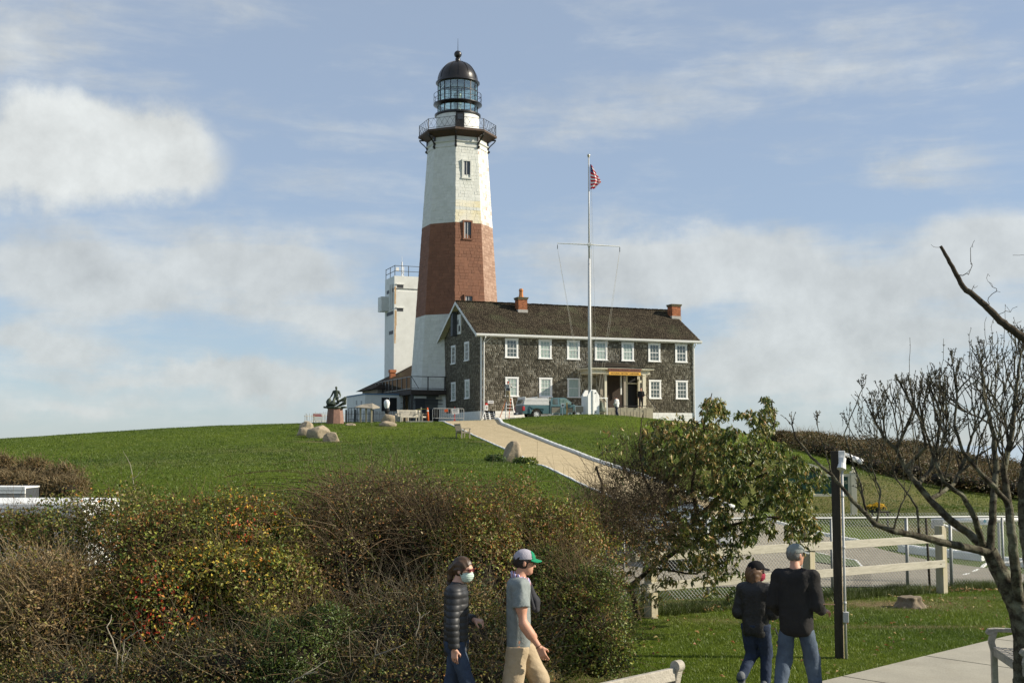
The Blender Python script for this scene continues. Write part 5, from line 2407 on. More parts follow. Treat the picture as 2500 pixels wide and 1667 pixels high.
sdf_obj('boat', hull, (-.85, -.5, -.35), (.85, .5, .7), .028, M['bronze'], stt, (.08, 0, pz + .36), R(-8))

# ---------------------------------------------------------------- lectern and picket fences behind the statue
lz = P(893, 1028, 92)
lg = float(gq(lz.x, 92))
le = empty('information_lectern', (lz.x, 92, lg), R(-10), 'wooden information lectern with a small sloping roof on three posts', 'information board')
for x in (-.42, .02, .42):
    mb = MB()
    mb.bar((x, .0, -.1), (x, 0, 1.15), .11)
    mb.build('post', M['post_wood'], le)
mb = MB()
mb.add([(-.75, -.35, 1.12), (.62, -.35, 1.02), (.95, .45, 1.12), (.35, .45, 1.42), (-.40, .45, 1.34), (-.75, -.35, 1.18), (.62, -.35, 1.08), (.95, .45, 1.20), (.35, .45, 1.48), (-.40, .45, 1.40)],
       [(4, 3, 2, 1, 0), (5, 6, 7, 8, 9), (0, 1, 6, 5), (1, 2, 7, 6), (2, 3, 8, 7), (3, 4, 9, 8), (4, 0, 5, 9)])
mb.build('sloping_top', M['grey_wood'], le)


def pickets(name, a, b, h, label, mat, n, posts=(), lean=.03, rz=0):
    a, b = Vector(a), Vector(b)
    az, bz_ = float(gq(a.x, a.y)), float(gq(b.x, b.y))
    e = empty(name, (a.x, a.y, 0), 0, label, 'fence')
    mb = MB()
    for k in range(n):
        t = (k + random.uniform(-.2, .2)) / (n - 1)
        p = a.lerp(b, t) - a
        z = az + (bz_ - az) * t
        lx = random.uniform(-lean, lean)
        mb.bar((p.x, p.y, z - .05), (p.x + lx, p.y, z + h * random.uniform(.9, 1.08)), .045, .018)
    o = mb.build('slat', mat, e)
    if n > 60:
        o['kind'] = 'stuff'
    w = MB()
    for zr in (.25, .75):
        w.bar((0, 0, az + h * zr), (b.x - a.x, b.y - a.y, bz_ + h * zr), .03)
    w.build('rail', mat, e)
    for t in posts:
        p = a.lerp(b, t) - a
        z = az + (bz_ - az) * t
        q = MB()
        q.bar((p.x, p.y, z - .05), (p.x, p.y, z + h * 1.1), .12)
        q.build('post', M['grey_dark'], e)
    return e


ok = lambda px, Y: (P(px, 1000, Y).x, Y, 0)
pickets('picket_fence', ok(743, 93), ok(795, 96), .75, 'leaning pale picket fence left of the warning sign', M['grey_wood'], 16, lean=.12)
pickets('picket_fence', ok(770, 97), ok(845, 101), .95, 'thin picket fence behind the warning sign and statue', material('picket_paint', (.40, .38, .34), .85), 26, posts=(.55,), lean=.02)
pickets('picket_fence', ok(845, 97), ok(990, 99), .98, 'long dark picket fence between statue and benches', material('dark_picket', (.045, .045, .045), .9), 58, posts=(0, .15, .45, .7), lean=.08)
wp = P(775, 1022, 94.5)
wg = float(gq(wp.x, 94.5))
ws_ = empty('warning_sign', (wp.x, 94.5, wg), R(4), 'white board with red lettering in front of the pickets left of the statue', 'sign')
mb = MB()
mb.box(-.36, .36, -.02, .02, .25, .78)
mb.build('board', M['white_clean'], ws_)
mb = MB()
mb.box(-.36, .36, -.026, -.02, .56, .62)
for k in range(8):
    mb.box(-.30 + k * .078, -.26 + k * .078, -.026, -.02, .64, .74)
mb.build('red_lettering', M['red'], ws_)
for x in (-.3, .3):
    mb = MB()
    mb.bar((x, .03, -.05), (x, .03, .7), .05)
    mb.build('leg', M['galvanised'], ws_)

# ---------------------------------------------------------------- white balloon-shaped buoy on a dark post
bq = P(944, 1020, 97.5)
bg_ = float(gq(bq.x, 97.5))
bo = empty('buoy_marker', (bq.x, 97.5, bg_), 0, 'white balloon shaped float with a red neck on a dark post behind the pickets', 'buoy')
zt2 = P(944, 975, 97.5).z - bg_
mb = MB()
mb.lathe([(.05, -.62), (.10, -.55), (.20, -.28), (.235, -.08), (.22, .08), (.15, .2), (.02, .25)], 20, c=(0, 0, zt2 - .25))
mb.build('float', M['white_clean'], bo, smooth=True)
mb = MB()
mb.lathe([(.07, -.76), (.09, -.70), (.085, -.58), (.05, -.56)], 14, c=(0, 0, zt2 - .25))
mb.build('red_neck', M['red'], bo)
mb = MB()
mb.bar((0, 0, 0), (0, 0, zt2 - .95), .09)
mb.sphere((.02, 0, .95), .20, 8, (1, 1, 1.5))
mb.build('post', M['black'], bo)

# ---------------------------------------------------------------- white container and small buildings left of the house
sc_ = P(891, 1030, 113)
sh = empty('white_shed', (sc_.x, 113, 4.75), HPHI, 'low white metal shed with a blue roof edge left of the terrace', 'shed')
zr = P(891, 963, 113).z - 4.75
mb = MB()
mb.box(0, 3.6, 0, 7.2, -.5, zr)
mb.build('wall', M['concrete_white'], sh)
mb = MB()
mb.box(-.05, 3.65, -.05, 7.25, zr, zr + .12)
mb.build('roof_edge', material('blue_roof_edge', (.08, .16, .26), .6), sh)
mb = MB()
mb.box(1.55, 3.0, -.03, .0, zr - 1.5, zr - .25)
wo_ = mb.build('window', M['black'], sh)
mb = MB()
mb.box(2.25, 2.31, -.05, -.03, zr - 1.5, zr - .25)
mb.build('mullion', M['white_paint'], wo_)
mb = MB()
mb.box(-.03, 0, 1.2, 1.6, 1.5, 2.2)
mb.box(-.03, 0, 3.1, 3.5, 1.9, 2.3)
mb.build('wall_vent', M['galvanised'], sh)
mb = MB()
for (y0, y1, z0, z1) in ((.9, 4.3, 1.55, 1.6), (.9, 4.3, .5, .55)):
    mb.bar((-.5, y0, z0), (-.5, y1, z1), .05)
for y in (.9, 2.1, 3.3, 4.3):
    mb.bar((-.5, y, 0), (-.5, y, 1.6), .05)
go = mb.build('metal_frame', M['grey_dark'], None, sh.location, HPHI)
tag(go, 'thin dark metal frame standing along the left wall of the white shed', 'frame')

oh_ = P(921, 1000, 120)
oil = empty('oil_house', (oh_.x, 120, 4.6), HPHI, 'small brown roofed building with a red brick chimney behind the terrace', 'outbuilding')
za_, zr_ = P(940, 950, 120).z - 4.6, P(1003, 893, 123).z - 4.6
mb = MB()
mb.box(0, 9, 0, 6, -1, za_)
mb.build('wall', material('tan_wall', (.30, .25, .18), .9), oil)
mb = MB()
mb.add([(-.6, -.5, za_), (9.6, -.5, za_), (9.6, 6.5, za_), (-.6, 6.5, za_), (4.8, 3, zr_ + .35), (9.6, 3, zr_ + .35)], [(0, 1, 5, 4), (4, 5, 2, 3), (0, 4, 3), (1, 2, 5), (3, 2, 1, 0)])
mb.build('roof', M['roof_shingle'], oil)
mb = MB()
cxo = 1.9
mb.box(cxo - .26, cxo + .26, 1.2, 1.75, za_ - .2, P(960, 908, 121).z - 4.6)
mb.box(cxo - .32, cxo + .32, 1.14, 1.81, P(960, 908, 121).z - 4.6, P(960, 901, 121).z - 4.6)
mb.build('chimney', M['brick'], oil, attr=True)

# raised terrace with black railing
TP_ = P(1003.5, 951, 110.5)
tz0 = float(gq(TP_.x, 110.5)) + .05
tr = empty('terrace', (TP_.x, 110.5, tz0), HPHI, 'raised black steel terrace with open railing between the house and the white shed', 'terrace')
dz_ = TP_.z - tz0
LW_, RW_ = 12.6, 3.6
mb = MB()
mb.box(0, 7.0, 0, 3.4, dz_ - .42, dz_)
mb.box(0, 4.4, 3.4, LW_, dz_ - .42, dz_)
mb.build('deck', material('dark_deck', (.035, .030, .026), .8, (.06, .045, .035), 4), tr)
mb = MB()
mb.box(.6, 6.4, .7, 3.0, -.3, dz_ - .42)
mb.build('back_wall', material('grey_render', (.15, .16, .15), .9, (.10, .105, .10), 2), tr)
mb = MB()
mb.box(2.0, 5.6, .55, .72, -.3, 1.15)
mb.build('basement_opening', M['black'], tr)
mb = MB()
mb.box(.62, 1.5, .60, .70, .2, dz_ - .75)
mb.build('door', M['grey_dark'], tr)
mb = MB()
mb.box(.5, 1.6, .5, .69, dz_ - .75, dz_ - .55)
mb.build('lintel', M['concrete_white'], tr)
mb = MB()
mb.box(2.5, 3.5, .45, .56, dz_ - .80, dz_ - .62)
mb.build('lamp_housing', M['cream_paint'], tr)
mb = MB()
for z in (1.65, 1.95):
    mb.bar((.3, .4, z), (6, .4, z), .06)
mb.build('pipe', M['grey_dark'], tr)
pst = MB()
pst.bar((0, 0, dz_), (0, 0, dz_ + 1.22), .09)
pme_ = pst.mesh('railing_post', M['black_iron'])
pos = [(0, .05)] + [(x, .05) for x in (1.6, 3.2, 4.8)] + [(.05, y) for y in (1.6, 3.2, 4.8, 6.4, 7.6, 8.8, 10.0, 11.3, LW_)]
for x, y in pos:
    link_mesh('railing_post', pme_, tr, (x, y, 0))
mb = MB()
for z in (1.2, .12):
    mb.bar((0, .05, dz_ + z), (7, .05, dz_ + z), .06)
    mb.bar((.05, 0, dz_ + z), (.05, LW_, dz_ + z), .06)
for (a, b) in (((.05, .05), (.75, .05)), ((.05, 8.8), (.05, 9.6)), ((.05, 11.3), (.05, 12.2)), ((.05, 7.6), (.05, 8.3))):
    mb.bar((a[0], a[1], dz_ + 1.2), (b[0], b[1], dz_ + .1), .04)
mb.build('railing', M['black_iron'], tr)
pst = MB()
pst.bar((0, 0, -.3), (0, 0, dz_ - .4), .13)
pme_ = pst.mesh('support_post', M['black_iron'])
for x, y in ((.15, .2), (.15, 2.6), (.15, 5.4), (.15, 8.4), (.15, 11.4), (3.4, .2)):
    link_mesh('support_post', pme_, tr, (x, y, 0))
mb = MB()
for z in (.9, 1.3, 1.8):
    mb.bar((.15, 2.6, z), (.15, 8.4, z + .02), .04)
mb.bar((.15, .2, 0), (.15, 1.5, dz_ - .5), .04)
mb.build('cross_brace', M['black_iron'], tr)

# ================================================================== vegetation
def leaf_mat(name, trans=.35, rough=.5, spec=.35):
    return material(name, (.1, .1, .05), rough, attr='col', trans=trans, spec=spec)


M['leaf'] = leaf_mat('leaf', .22)
M['leaf_glossy'] = leaf_mat('glossy_leaf', .28, .42, .45)
M['dry_stem'] = material('stems', (.1, .08, .05), .9, attr='col', spec=.15)
M['bark'] = material('lichen_bark', (.042, .034, .024), .95, (.115, .105, .072), 12, contrast=2.2, bump=1.0, bscale=34, stain=(.27, .27, .19), stain_scale=5, stain_amt=.9, spec=.15)
M['dark_bark'] = material('dark_bark', (.045, .035, .024), .95, (.08, .065, .045), 12, bump=.5, bscale=40, spec=.15)


def unit(v):
    return v / np.maximum(np.linalg.norm(v, axis=-1, keepdims=True), 1e-9)


def leaves_curved(C, D, Nn, L, W, fold=.25, curl=.35):
    """longer leaves bent along their length: six triangles each"""
    n = len(C)
    S = unit(np.cross(D, Nn))
    Nn = unit(np.cross(S, D))
    L = L[:, None]
    W = W[:, None]
    cv = curl * np.linspace(.3, 1.7, n)[np.random.default_rng(4).permutation(n)][:, None]
    v = [C, C + D * L * .32 + S * W * .46 + Nn * W * fold - Nn * L * cv * .12, C + D * L * .32 - S * W * .46 + Nn * W * fold - Nn * L * cv * .12,
         C + D * L * .66 + S * W * .38 + Nn * W * fold * .7 - Nn * L * cv * .45, C + D * L * .66 - S * W * .38 + Nn * W * fold * .7 - Nn * L * cv * .45,
         C + D * L * .93 - Nn * L * cv, C + D * L * .34 - Nn * L * cv * .12, C + D * L * .68 - Nn * L * cv * .45]
    V = np.stack(v, 1).reshape(-1, 3)
    b = (np.arange(n) * 8)[:, None]
    F = np.concatenate([b + np.array(t) for t in ((0, 1, 6), (0, 6, 2), (1, 3, 7), (1, 7, 6), (6, 7, 4), (6, 4, 2), (3, 5, 7), (7, 5, 4))], 1).reshape(-1, 3)
    return V, F


def leaves_np(C, D, Nn, L, W, fold=.25, curl=.2):
    """C base points, D directions, Nn normals, L lengths, W widths -> verts, tris (two folded halves, four triangles)"""
    n = len(C)
    S = unit(np.cross(D, Nn))
    Nn = unit(np.cross(S, D))
    L = L[:, None]
    W = W[:, None]
    v0 = C
    v1 = C + D * L * .45 + S * W * .5 + Nn * W * fold
    v2 = C + D * L - Nn * L * curl
    v3 = C + D * L * .45 - S * W * .5 + Nn * W * fold
    V = np.stack([v0, v1, v2, v3], 1).reshape(-1, 3)
    b = (np.arange(n) * 4)[:, None]
    F = np.concatenate([b + np.array([0, 1, 2]), b + np.array([0, 2, 3])], 1).reshape(-1, 3)
    return V, F


def tubes_np(Pn, Rn, sides=3):
    """Pn (N,K,3) polylines, Rn (N,K) radii"""
    N, K, _ = Pn.shape
    T = np.gradient(Pn, axis=1)
    T = unit(T)
    up = np.where(np.abs(T[..., 2:3]) > .9, np.array([1.0, 0, 0]), np.array([0, 0, 1.0]))
    U = unit(np.cross(T, up))
    Wv = np.cross(T, U)
    ang = np.arange(sides) * 2 * pi / sides
    V = Pn[:, :, None, :] + (U[:, :, None, :] * np.cos(ang)[None, None, :, None] + Wv[:, :, None, :] * np.sin(ang)[None, None, :, None]) * Rn[:, :, None, None]
    base = (np.arange(N) * K * sides)[:, None, None]
    i = np.arange(K - 1)[None, :, None] * sides
    k = np.arange(sides)[None, None, :]
    k2 = (k + 1) % sides
    F = np.stack([base + i + k, base + i + k2, base + i + sides + k2, base + i + sides + k], -1).reshape(-1, 4)
    return V.reshape(-1, 3), F


def smooth_noise(Q, sc, seed):
    return wob(Q, sc, seed, 2)


def pick(pal, t):
    """pal list of (threshold, colour); t 0..1 array"""
    ths = np.array([p[0] for p in pal])
    cols = np.array([p[1] for p in pal])
    i = np.searchsorted(ths, np.clip(t, 0, .9999), side='right') - 1
    return cols[np.clip(i, 0, len(cols) - 1)]


def sample_blobs(blobs, n, rng, rmin=.55, rmax=1.08, bulge=.16, seed=0):
    """points in the outer shell of a set of ellipsoids, ragged outline"""
    vol = np.array([b[1][0] * b[1][1] + b[1][1] * b[1][2] + b[1][0] * b[1][2] for b in blobs])
    which = rng.choice(len(blobs), n, p=vol / vol.sum())
    d = unit(rng.normal(size=(n, 3)))
    d[:, 2] = np.where(d[:, 2] < -.5, -d[:, 2], d[:, 2])
    r = rmin + (rmax - rmin) * rng.random(n) ** .6
    c = np.array([b[0] for b in blobs])[which]
    R_ = np.array([b[1] for b in blobs])[which]
    nz = smooth_noise(c + d * R_, 4.0, seed) + .6 * smooth_noise(c + d * R_, 11.0, seed + 1)
    r = r * (1 + bulge * nz)
    return c + d * R_ * r[:, None], d


SH = {}


def shrub(name, blobs, nleaf, nstem, pal, label, cat='shrub', size=(.045, .026), seed=1, mat=None, stems=((.075, .052, .028), (.19, .14, .075)),
          rmin=.55, group=None, core=True, stem_len=.5, stem_r=.0028, droop=0.0, jitter=.5, canes=0, cane_pal=None, cane_len=1.4, cane_r=.0042, kind=None, bulge=.30, patch=1.6, rmax=1.08):
    rng = np.random.default_rng(seed)
    c0 = np.array(blobs[0][0])
    base = (float(c0[0]), float(c0[1]), float(gq(c0[0], c0[1])))
    e = empty(name, base, 0, label, cat, group)
    if kind:
        e['kind'] = kind
    o3 = np.array(base)
    if nleaf:
        Q, d = sample_blobs(blobs, nleaf, rng, rmin, rmax, bulge, seed)
        keep = Q[:, 2] > gq(Q[:, 0], Q[:, 1]) + .02
        Q, d = Q[keep], d[keep]
        n = len(Q)
        D = unit(d * .5 + rng.normal(size=(n, 3)) * .9 + np.array([0, 0, -droop]))
        Nn = unit(d + np.array([0, 0, .7]) + rng.normal(size=(n, 3)) * .6)
        s = rng.uniform(.6, 1.3, n)
        V, F = leaves_np(Q - o3, D, Nn, size[0] * s, size[1] * s)
        t = .5 + .36 * smooth_noise(Q, patch, seed + 5) + jitter * (rng.random(n) - .5)
        col = pick(pal, t) * rng.uniform(.75, 1.3, (n, 1))
        o = link_mesh('foliage', raw_mesh('foliage', V, F, None, mat or M['leaf'], False, np.repeat(col, 2, 0)), e)
        o['kind'] = 'stuff'
    if nstem:
        Q, d = sample_blobs(blobs, nstem, rng, .35, 1.0, .1, seed + 3)
        n = len(Q)
        D = unit(d * .7 + rng.normal(size=(n, 3)) * .7 + np.array([0, 0, .35]))
        bend = unit(rng.normal(size=(n, 3)))
        Ln = stem_len * rng.uniform(.4, 1.4, n)
        K = 5
        ts = np.linspace(0, 1, K)
        Pn = (Q - o3)[:, None, :] + D[:, None, :] * (ts[None, :, None] * Ln[:, None, None]) + bend[:, None, :] * ((ts ** 2)[None, :, None] * Ln[:, None, None] * .35)
        Rn = stem_r * rng.uniform(.5, 1.5, n)[:, None] * np.linspace(1.0, .35, K)[None]
        V, F = tubes_np(Pn, Rn)
        t = rng.random((n, 1))
        col = np.array(stems[0]) * (1 - t) + np.array(stems[1]) * t
        o = link_mesh('stems', raw_mesh('stems', V, None, F, M['dry_stem'], False, np.repeat(col, (K - 1) * 3, 0)), e)
        o['kind'] = 'stuff'
    if canes:
        Q, d = sample_blobs(blobs, canes, rng, .6, .95, .05, seed + 7)
        n = len(Q)
        d[:, 2] = np.abs(d[:, 2]) + .4
        d = unit(d)
        K = 9
        ts = np.linspace(0, 1, K)
        out = unit(np.stack([rng.normal(size=n), rng.normal(size=n) * .6, np.zeros(n)], 1))
        Ln = cane_len * rng.uniform(.35, 1.0, n)
        Pn = (Q - o3)[:, None, :] + d[:, None, :] * (ts[None, :, None] * Ln[:, None, None] * .6) \
            + out[:, None, :] * ((ts ** 1.6)[None, :, None] * Ln[:, None, None] * .75) - np.array([0, 0, 1.0]) * ((ts ** 2.2)[None, :, None] * Ln[:, None, None] * .38)
        Rn = cane_r * rng.uniform(.6, 1.3, n)[:, None] * np.linspace(1.0, .3, K)[None]
        V, F = tubes_np(Pn, Rn)
        cp = cane_pal or stems
        t = rng.random((n, 1))
        col = np.array(cp[0]) * (1 - t) + np.array(cp[1]) * t
        o = link_mesh('canes', raw_mesh('canes', V, None, F, M['dry_stem'], False, np.repeat(col, (K - 1) * 3, 0)), e)
        o['kind'] = 'stuff'
    if core:  # dark solid ellipsoids added inside, standing in for shaded gaps between leaves
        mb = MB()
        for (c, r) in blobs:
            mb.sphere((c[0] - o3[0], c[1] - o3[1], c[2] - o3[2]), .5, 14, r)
        o = mb.build('gap_shade_core', material('gap_shade', (.018, .014, .009), 1.0, (.035, .028, .018), 14), e)
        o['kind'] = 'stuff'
    return e


def B(px, py, Y, rw, rh, rd=None):
    """ellipsoid centred behind a pixel, radii given in pixels across and up"""
    p = P(px, py, Y)
    s = Y / FPX
    return ((p.x, p.y, p.z), (rw * s, rd if rd else min(rw * s, 1.0), rh * s))


OL = (.17, .165, .030)
GR = (.085, .135, .022)
DG = (.038, .070, .015)
YG = (.28, .30, .045)
YE = (.50, .38, .045)
ORG = (.52, .21, .03)
BR = (.20, .125, .045)
DB = (.095, .066, .028)
RD = (.45, .05, .02)
TAN = (.36, .28, .14)
RU = (.30, .13, .035)
PAL_MIX = [(0, DB), (.14, BR), (.28, RU), (.36, OL), (.50, GR), (.60, YG), (.67, OL), (.75, GR), (.81, YE), (.88, ORG), (.93, TAN), (.98, RD)]
PAL_BROWN = [(0, DB), (.20, BR), (.38, OL), (.50, GR), (.57, RU), (.64, (.12, .085, .03)), (.75, TAN), (.86, YG), (.95, GR)]
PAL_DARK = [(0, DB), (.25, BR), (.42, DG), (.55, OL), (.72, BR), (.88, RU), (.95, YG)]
PAL_GREEN = [(0, DG), (.3, GR), (.55, (.075, .13, .028)), (.82, YG), (.96, BR)]
PAL_YEL = [(0, BR), (.12, OL), (.28, GR), (.44, YG), (.58, OL), (.66, YE), (.76, ORG), (.84, RU), (.91, TAN), (.98, RD)]

shrub('vine_covered_shrub', [B(150, 1420, 16.2, 190, 178), B(20, 1430, 16.2, 150, 175), B(300, 1390, 16.0, 130, 172)], 26000, 1200, [(0, DB), (.2, BR), (.38, OL), (.55, GR), (.68, OL), (.8, TAN), (.88, YG), (.96, ORG)],
      'sparse brown and olive shrub at the left edge in front of the white trailer', seed=11, rmin=.7, core=False, stem_len=.6, canes=150, cane_len=1.1)
shrub('twiggy_bramble', [B(100, 1520, 14.6, 170, 150), B(20, 1600, 14.4, 130, 120)], 16000, 2400, [(0, DB), (.3, BR), (.55, OL), (.7, TAN), (.85, OL), (.93, GR)],
      'leafless pale twiggy bramble in the lower left corner', seed=12, stems=((.15, .105, .055), (.36, .28, .16)), stem_len=.45, stem_r=.0034, canes=40,
      cane_pal=((.2, .17, .1), (.36, .31, .2)), cane_len=.8)
shrub('autumn_shrub', [B(430, 1440, 15.6, 210, 205), B(640, 1430, 15.6, 170, 190), B(330, 1540, 14.8, 150, 150), B(560, 1360, 15.8, 230, 145)], 46000, 1500, PAL_MIX,
      'broad mixed autumn shrub with olive, yellow and orange leaves, left of centre', seed=13, canes=130)
shrub('yellow_leaved_shrub', [B(640, 1420, 14.9, 130, 95), B(520, 1380, 14.9, 120, 60), B(600, 1500, 14.7, 100, 70)], 17000, 400, PAL_YEL,
      'patch of yellow and orange leaved climbers in front of the autumn shrub', seed=14, jitter=.8)
shrub('bittersweet', [B(420, 1480, 14.7, 120, 110)], 7000, 400, PAL_YEL, 'red berried climber patch just left of the yellow leaved one', seed=24, jitter=.9)
shrub('thorn_mound', [B(930, 1380, 16.6, 230, 215), B(820, 1420, 16.0, 180, 190), B(1060, 1400, 16.2, 170, 190)], 34000, 5200, PAL_BROWN,
      'tall brown mound of arching thorn canes in the middle of the hedge', seed=15, size=(.036, .02), stem_len=.55, canes=460, cane_len=2.1, cane_r=.0062,
      cane_pal=((.03, .02, .012), (.12, .08, .045)), stems=((.06, .045, .028), (.20, .155, .095)))
shrub('dark_leaved_shrub', [B(1250, 1400, 16.4, 170, 195), B(1380, 1420, 16.6, 130, 195), B(1160, 1430, 15.6, 130, 190)], 36000, 1500, [(0, DG), (.15, BR), (.3, OL), (.45, GR), (.56, YG), (.64, RU), (.72, BR), (.84, OL), (.93, TAN)],
      'dark green and olive leaved shrub behind the walking couple', seed=16, canes=50, size=(.04, .023))
shrub('green_privet', [B(1430, 1530, 15.2, 95, 140), B(1360, 1440, 15.6, 100, 95), B(1455, 1610, 15.0, 75, 85), B(1330, 1560, 15.2, 80, 110)], 25000, 1500, [(0, DB), (.18, BR), (.3, DG), (.42, GR), (.56, (.14, .19, .035)), (.68, OL), (.78, YG), (.88, BR), (.95, RU)],
      'bright green small leaved shrub right of the man in the grey shirt', seed=17, size=(.038, .022), bulge=.42, patch=3.2, canes=60, cane_len=.8)
shrub('evergreen_shrub', [B(720, 1600, 13.9, 110, 90), B(790, 1540, 14.0, 70, 70), B(680, 1650, 13.7, 90, 60), B(620, 1530, 14.3, 60, 60)], 11000, 500, [(0, DB), (.12, DG), (.4, GR), (.6, (.12, .16, .035)), (.85, YG), (.96, BR)],
      'glossy deep green shrub low in the hedge left of the woman', seed=18, mat=M['leaf_glossy'], size=(.038, .018))
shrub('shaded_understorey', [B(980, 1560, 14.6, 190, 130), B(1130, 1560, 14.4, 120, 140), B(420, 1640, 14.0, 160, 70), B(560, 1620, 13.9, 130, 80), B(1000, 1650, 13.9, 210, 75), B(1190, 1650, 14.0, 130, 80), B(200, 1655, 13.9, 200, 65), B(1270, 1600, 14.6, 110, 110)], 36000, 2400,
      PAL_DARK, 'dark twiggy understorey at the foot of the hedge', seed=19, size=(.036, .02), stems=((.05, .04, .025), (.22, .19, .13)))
shrub('bramble_tangle', [B(1520, 1330, 18.4, 100, 90), B(1460, 1300, 18.2, 80, 110), B(1570, 1270, 18.6, 90, 60)], 3600, 1700, PAL_BROWN,
      'dense tangle of thin brown stems beside the leafy tree', seed=20, core=False, size=(.034, .02), stem_len=.55, stem_r=.003, canes=80, cane_len=.9,
      stems=((.035, .026, .018), (.13, .10, .06)), rmin=.2)
shrub('bramble_tangle', [B(1560, 1200, 19.2, 90, 80), B(1640, 1250, 19.3, 90, 60)], 900, 1100, PAL_BROWN,
      'airy tangle of thin stems in front of the gravel path', seed=21, core=False, size=(.05, .025), stem_len=.6, stem_r=.003, canes=40, cane_len=.8,
      stems=((.035, .026, .018), (.12, .09, .055)), rmin=.1)
# pale forked stems inside the hedge
def forked(name, pts_list, r, label):
    mb = MB()
    b = P(*pts_list[0][0])
    for pl in pts_list:
        q = [P(*p) - b for p in pl]
        n = len(q)
        fine_ = []
        for i in range(n - 1):
            for k in range(4):
                t_ = k / 4
                fine_.append(q[i].lerp(q[i + 1], t_) + Vector((random.uniform(-1, 1), random.uniform(-1, 1), random.uniform(-1, 1))) * .010 * (i + k > 0))
        fine_.append(q[-1])
        n = len(fine_)
        mb.tube(fine_, [r * .7 * (1 - .75 * i / (n - 1)) for i in range(n)], 6)
    o = mb.build(name, material('pale_bark', (.36, .33, .25), .9, (.24, .21, .15), 14), None, tuple(b), smooth=True)
    tag(o, label, 'sapling')


forked('sapling', [[(285, 1690, 13.6), (285, 1590, 13.5), (262, 1530, 13.5), (272, 1500, 13.6)], [(295, 1690, 13.6), (300, 1600, 13.5), (305, 1560, 13.4), (345, 1535, 13.4)], [(300, 1620, 13.5), (318, 1580, 13.4)]],
       .017, 'pale forked bare stem standing in the lower left hedge')
forked('sapling', [[(700, 1672, 13.2), (745, 1645, 13.15), (800, 1612, 13.2)], [(745, 1645, 13.15), (775, 1640, 13.1)]], .016, 'pale leaning stem at the bottom of the glossy green shrub')
forked('sapling', [[(880, 1670, 13.7), (915, 1600, 13.6), (922, 1560, 13.6)], [(915, 1600, 13.6), (990, 1570, 13.5)]], .020, 'bare grey forked stem in the dark gap left of the woman')
forked('sapling', [[(1015, 1555, 13.8), (1025, 1510, 13.8), (1018, 1470, 13.8)], [(1025, 1510, 13.8), (1050, 1490, 13.8)]], .012, 'thin pale forked twig just left of the woman')
forked('sapling', [[(330, 1200, 16.2), (318, 1130, 16.2), (300, 1100, 16.2)], [(326, 1170, 16.2), (345, 1150, 16.2)]], .009, 'thin pale bare sapling poking out above the left hedge')

# brush on the far right hillside and at the left edge
def brushbank(name, pts, n, label, seed, r=(1.6, 1.2), pal=None, size=(.19, .08), nst=2500, nblob=40, glen=.7):
    rng = np.random.default_rng(seed)
    blobs = []
    for k in range(nblob):
        (x0, y0, yb0, d0), (x1, y1, yb1, d1) = pts[k % (len(pts) - 1)], pts[k % (len(pts) - 1) + 1]
        t = rng.random()
        px = x0 + (x1 - x0) * t
        top = y0 + (y1 - y0) * t
        bot = yb0 + (yb1 - yb0) * t
        Yf = d0 + (d1 - d0) * t
        u = rng.random() ** .8 if k % 4 else 0.0
        g = ground(px, bot, 30)
        Yb = min(max(g.y, 12), Yf)
        Y = Yf + (Yb - Yf) * u
        x = (px - 1250) / FPX * Y
        zt = P(px, top + (bot - top) * u, Y).z if u == 0 else float(gq(x, Y)) + r[1] * 1.3
        zg = float(gq(x, Y))
        h = max((zt - zg) / 2, .45) if u == 0 else r[1] * .6
        blobs.append(((x, Y, zg + h * .9), (r[0] * rng.uniform(.7, 1.4), r[0] * rng.uniform(.6, 1.1), h * 1.1)))
    return shrub(name, blobs, n, nst, pal or PAL_BROWN, label, 'thicket', size, seed, stem_len=glen, stem_r=.012, core=True, bulge=.12, kind='stuff', patch=.35, jitter=.6,
                 stems=((.10, .075, .04), (.26, .20, .11)))


PAL_HEATH = [(0, (.055, .042, .018)), (.2, (.085, .060, .024)), (.42, (.075, .068, .022)), (.58, (.12, .075, .030)), (.72, (.06, .065, .02)), (.86, (.17, .11, .045)), (.95, (.21, .17, .08))]
brushbank('hillside_brush', [(1890, 1067, 1078, 104), (1960, 1058, 1098, 104), (2080, 1060, 1135, 106), (2150, 1066, 1160, 106), (2250, 1085, 1175, 106)], 52000,
          'russet and olive brush along the crest of the hill behind the lighthouse sign', 31, (1.7, 1.1), PAL_HEATH, nblob=130)
brushbank('hillside_brush', [(2200, 1080, 1170, 106), (2300, 1105, 1195, 106), (2400, 1130, 1215, 104), (2560, 1165, 1230, 104)], 52000,
          'dark olive brush on the far slope seen through the bare tree', 32, (1.7, 1.1), PAL_HEATH, nblob=130)
brushbank('heath_bush', [(-60, 1120, 1215, 44), (40, 1122, 1215, 43), (110, 1140, 1215, 42), (175, 1185, 1222, 40)], 14000,
          'russet heath bush at the left edge above the white trailer', 33, (.62, .5), [(0, (.07, .06, .02)), (.3, (.15, .095, .03)), (.55, (.20, .125, .05)), (.8, (.10, .10, .03)), (.93, (.24, .17, .08))], (.085, .03), 2600, 26, .3)


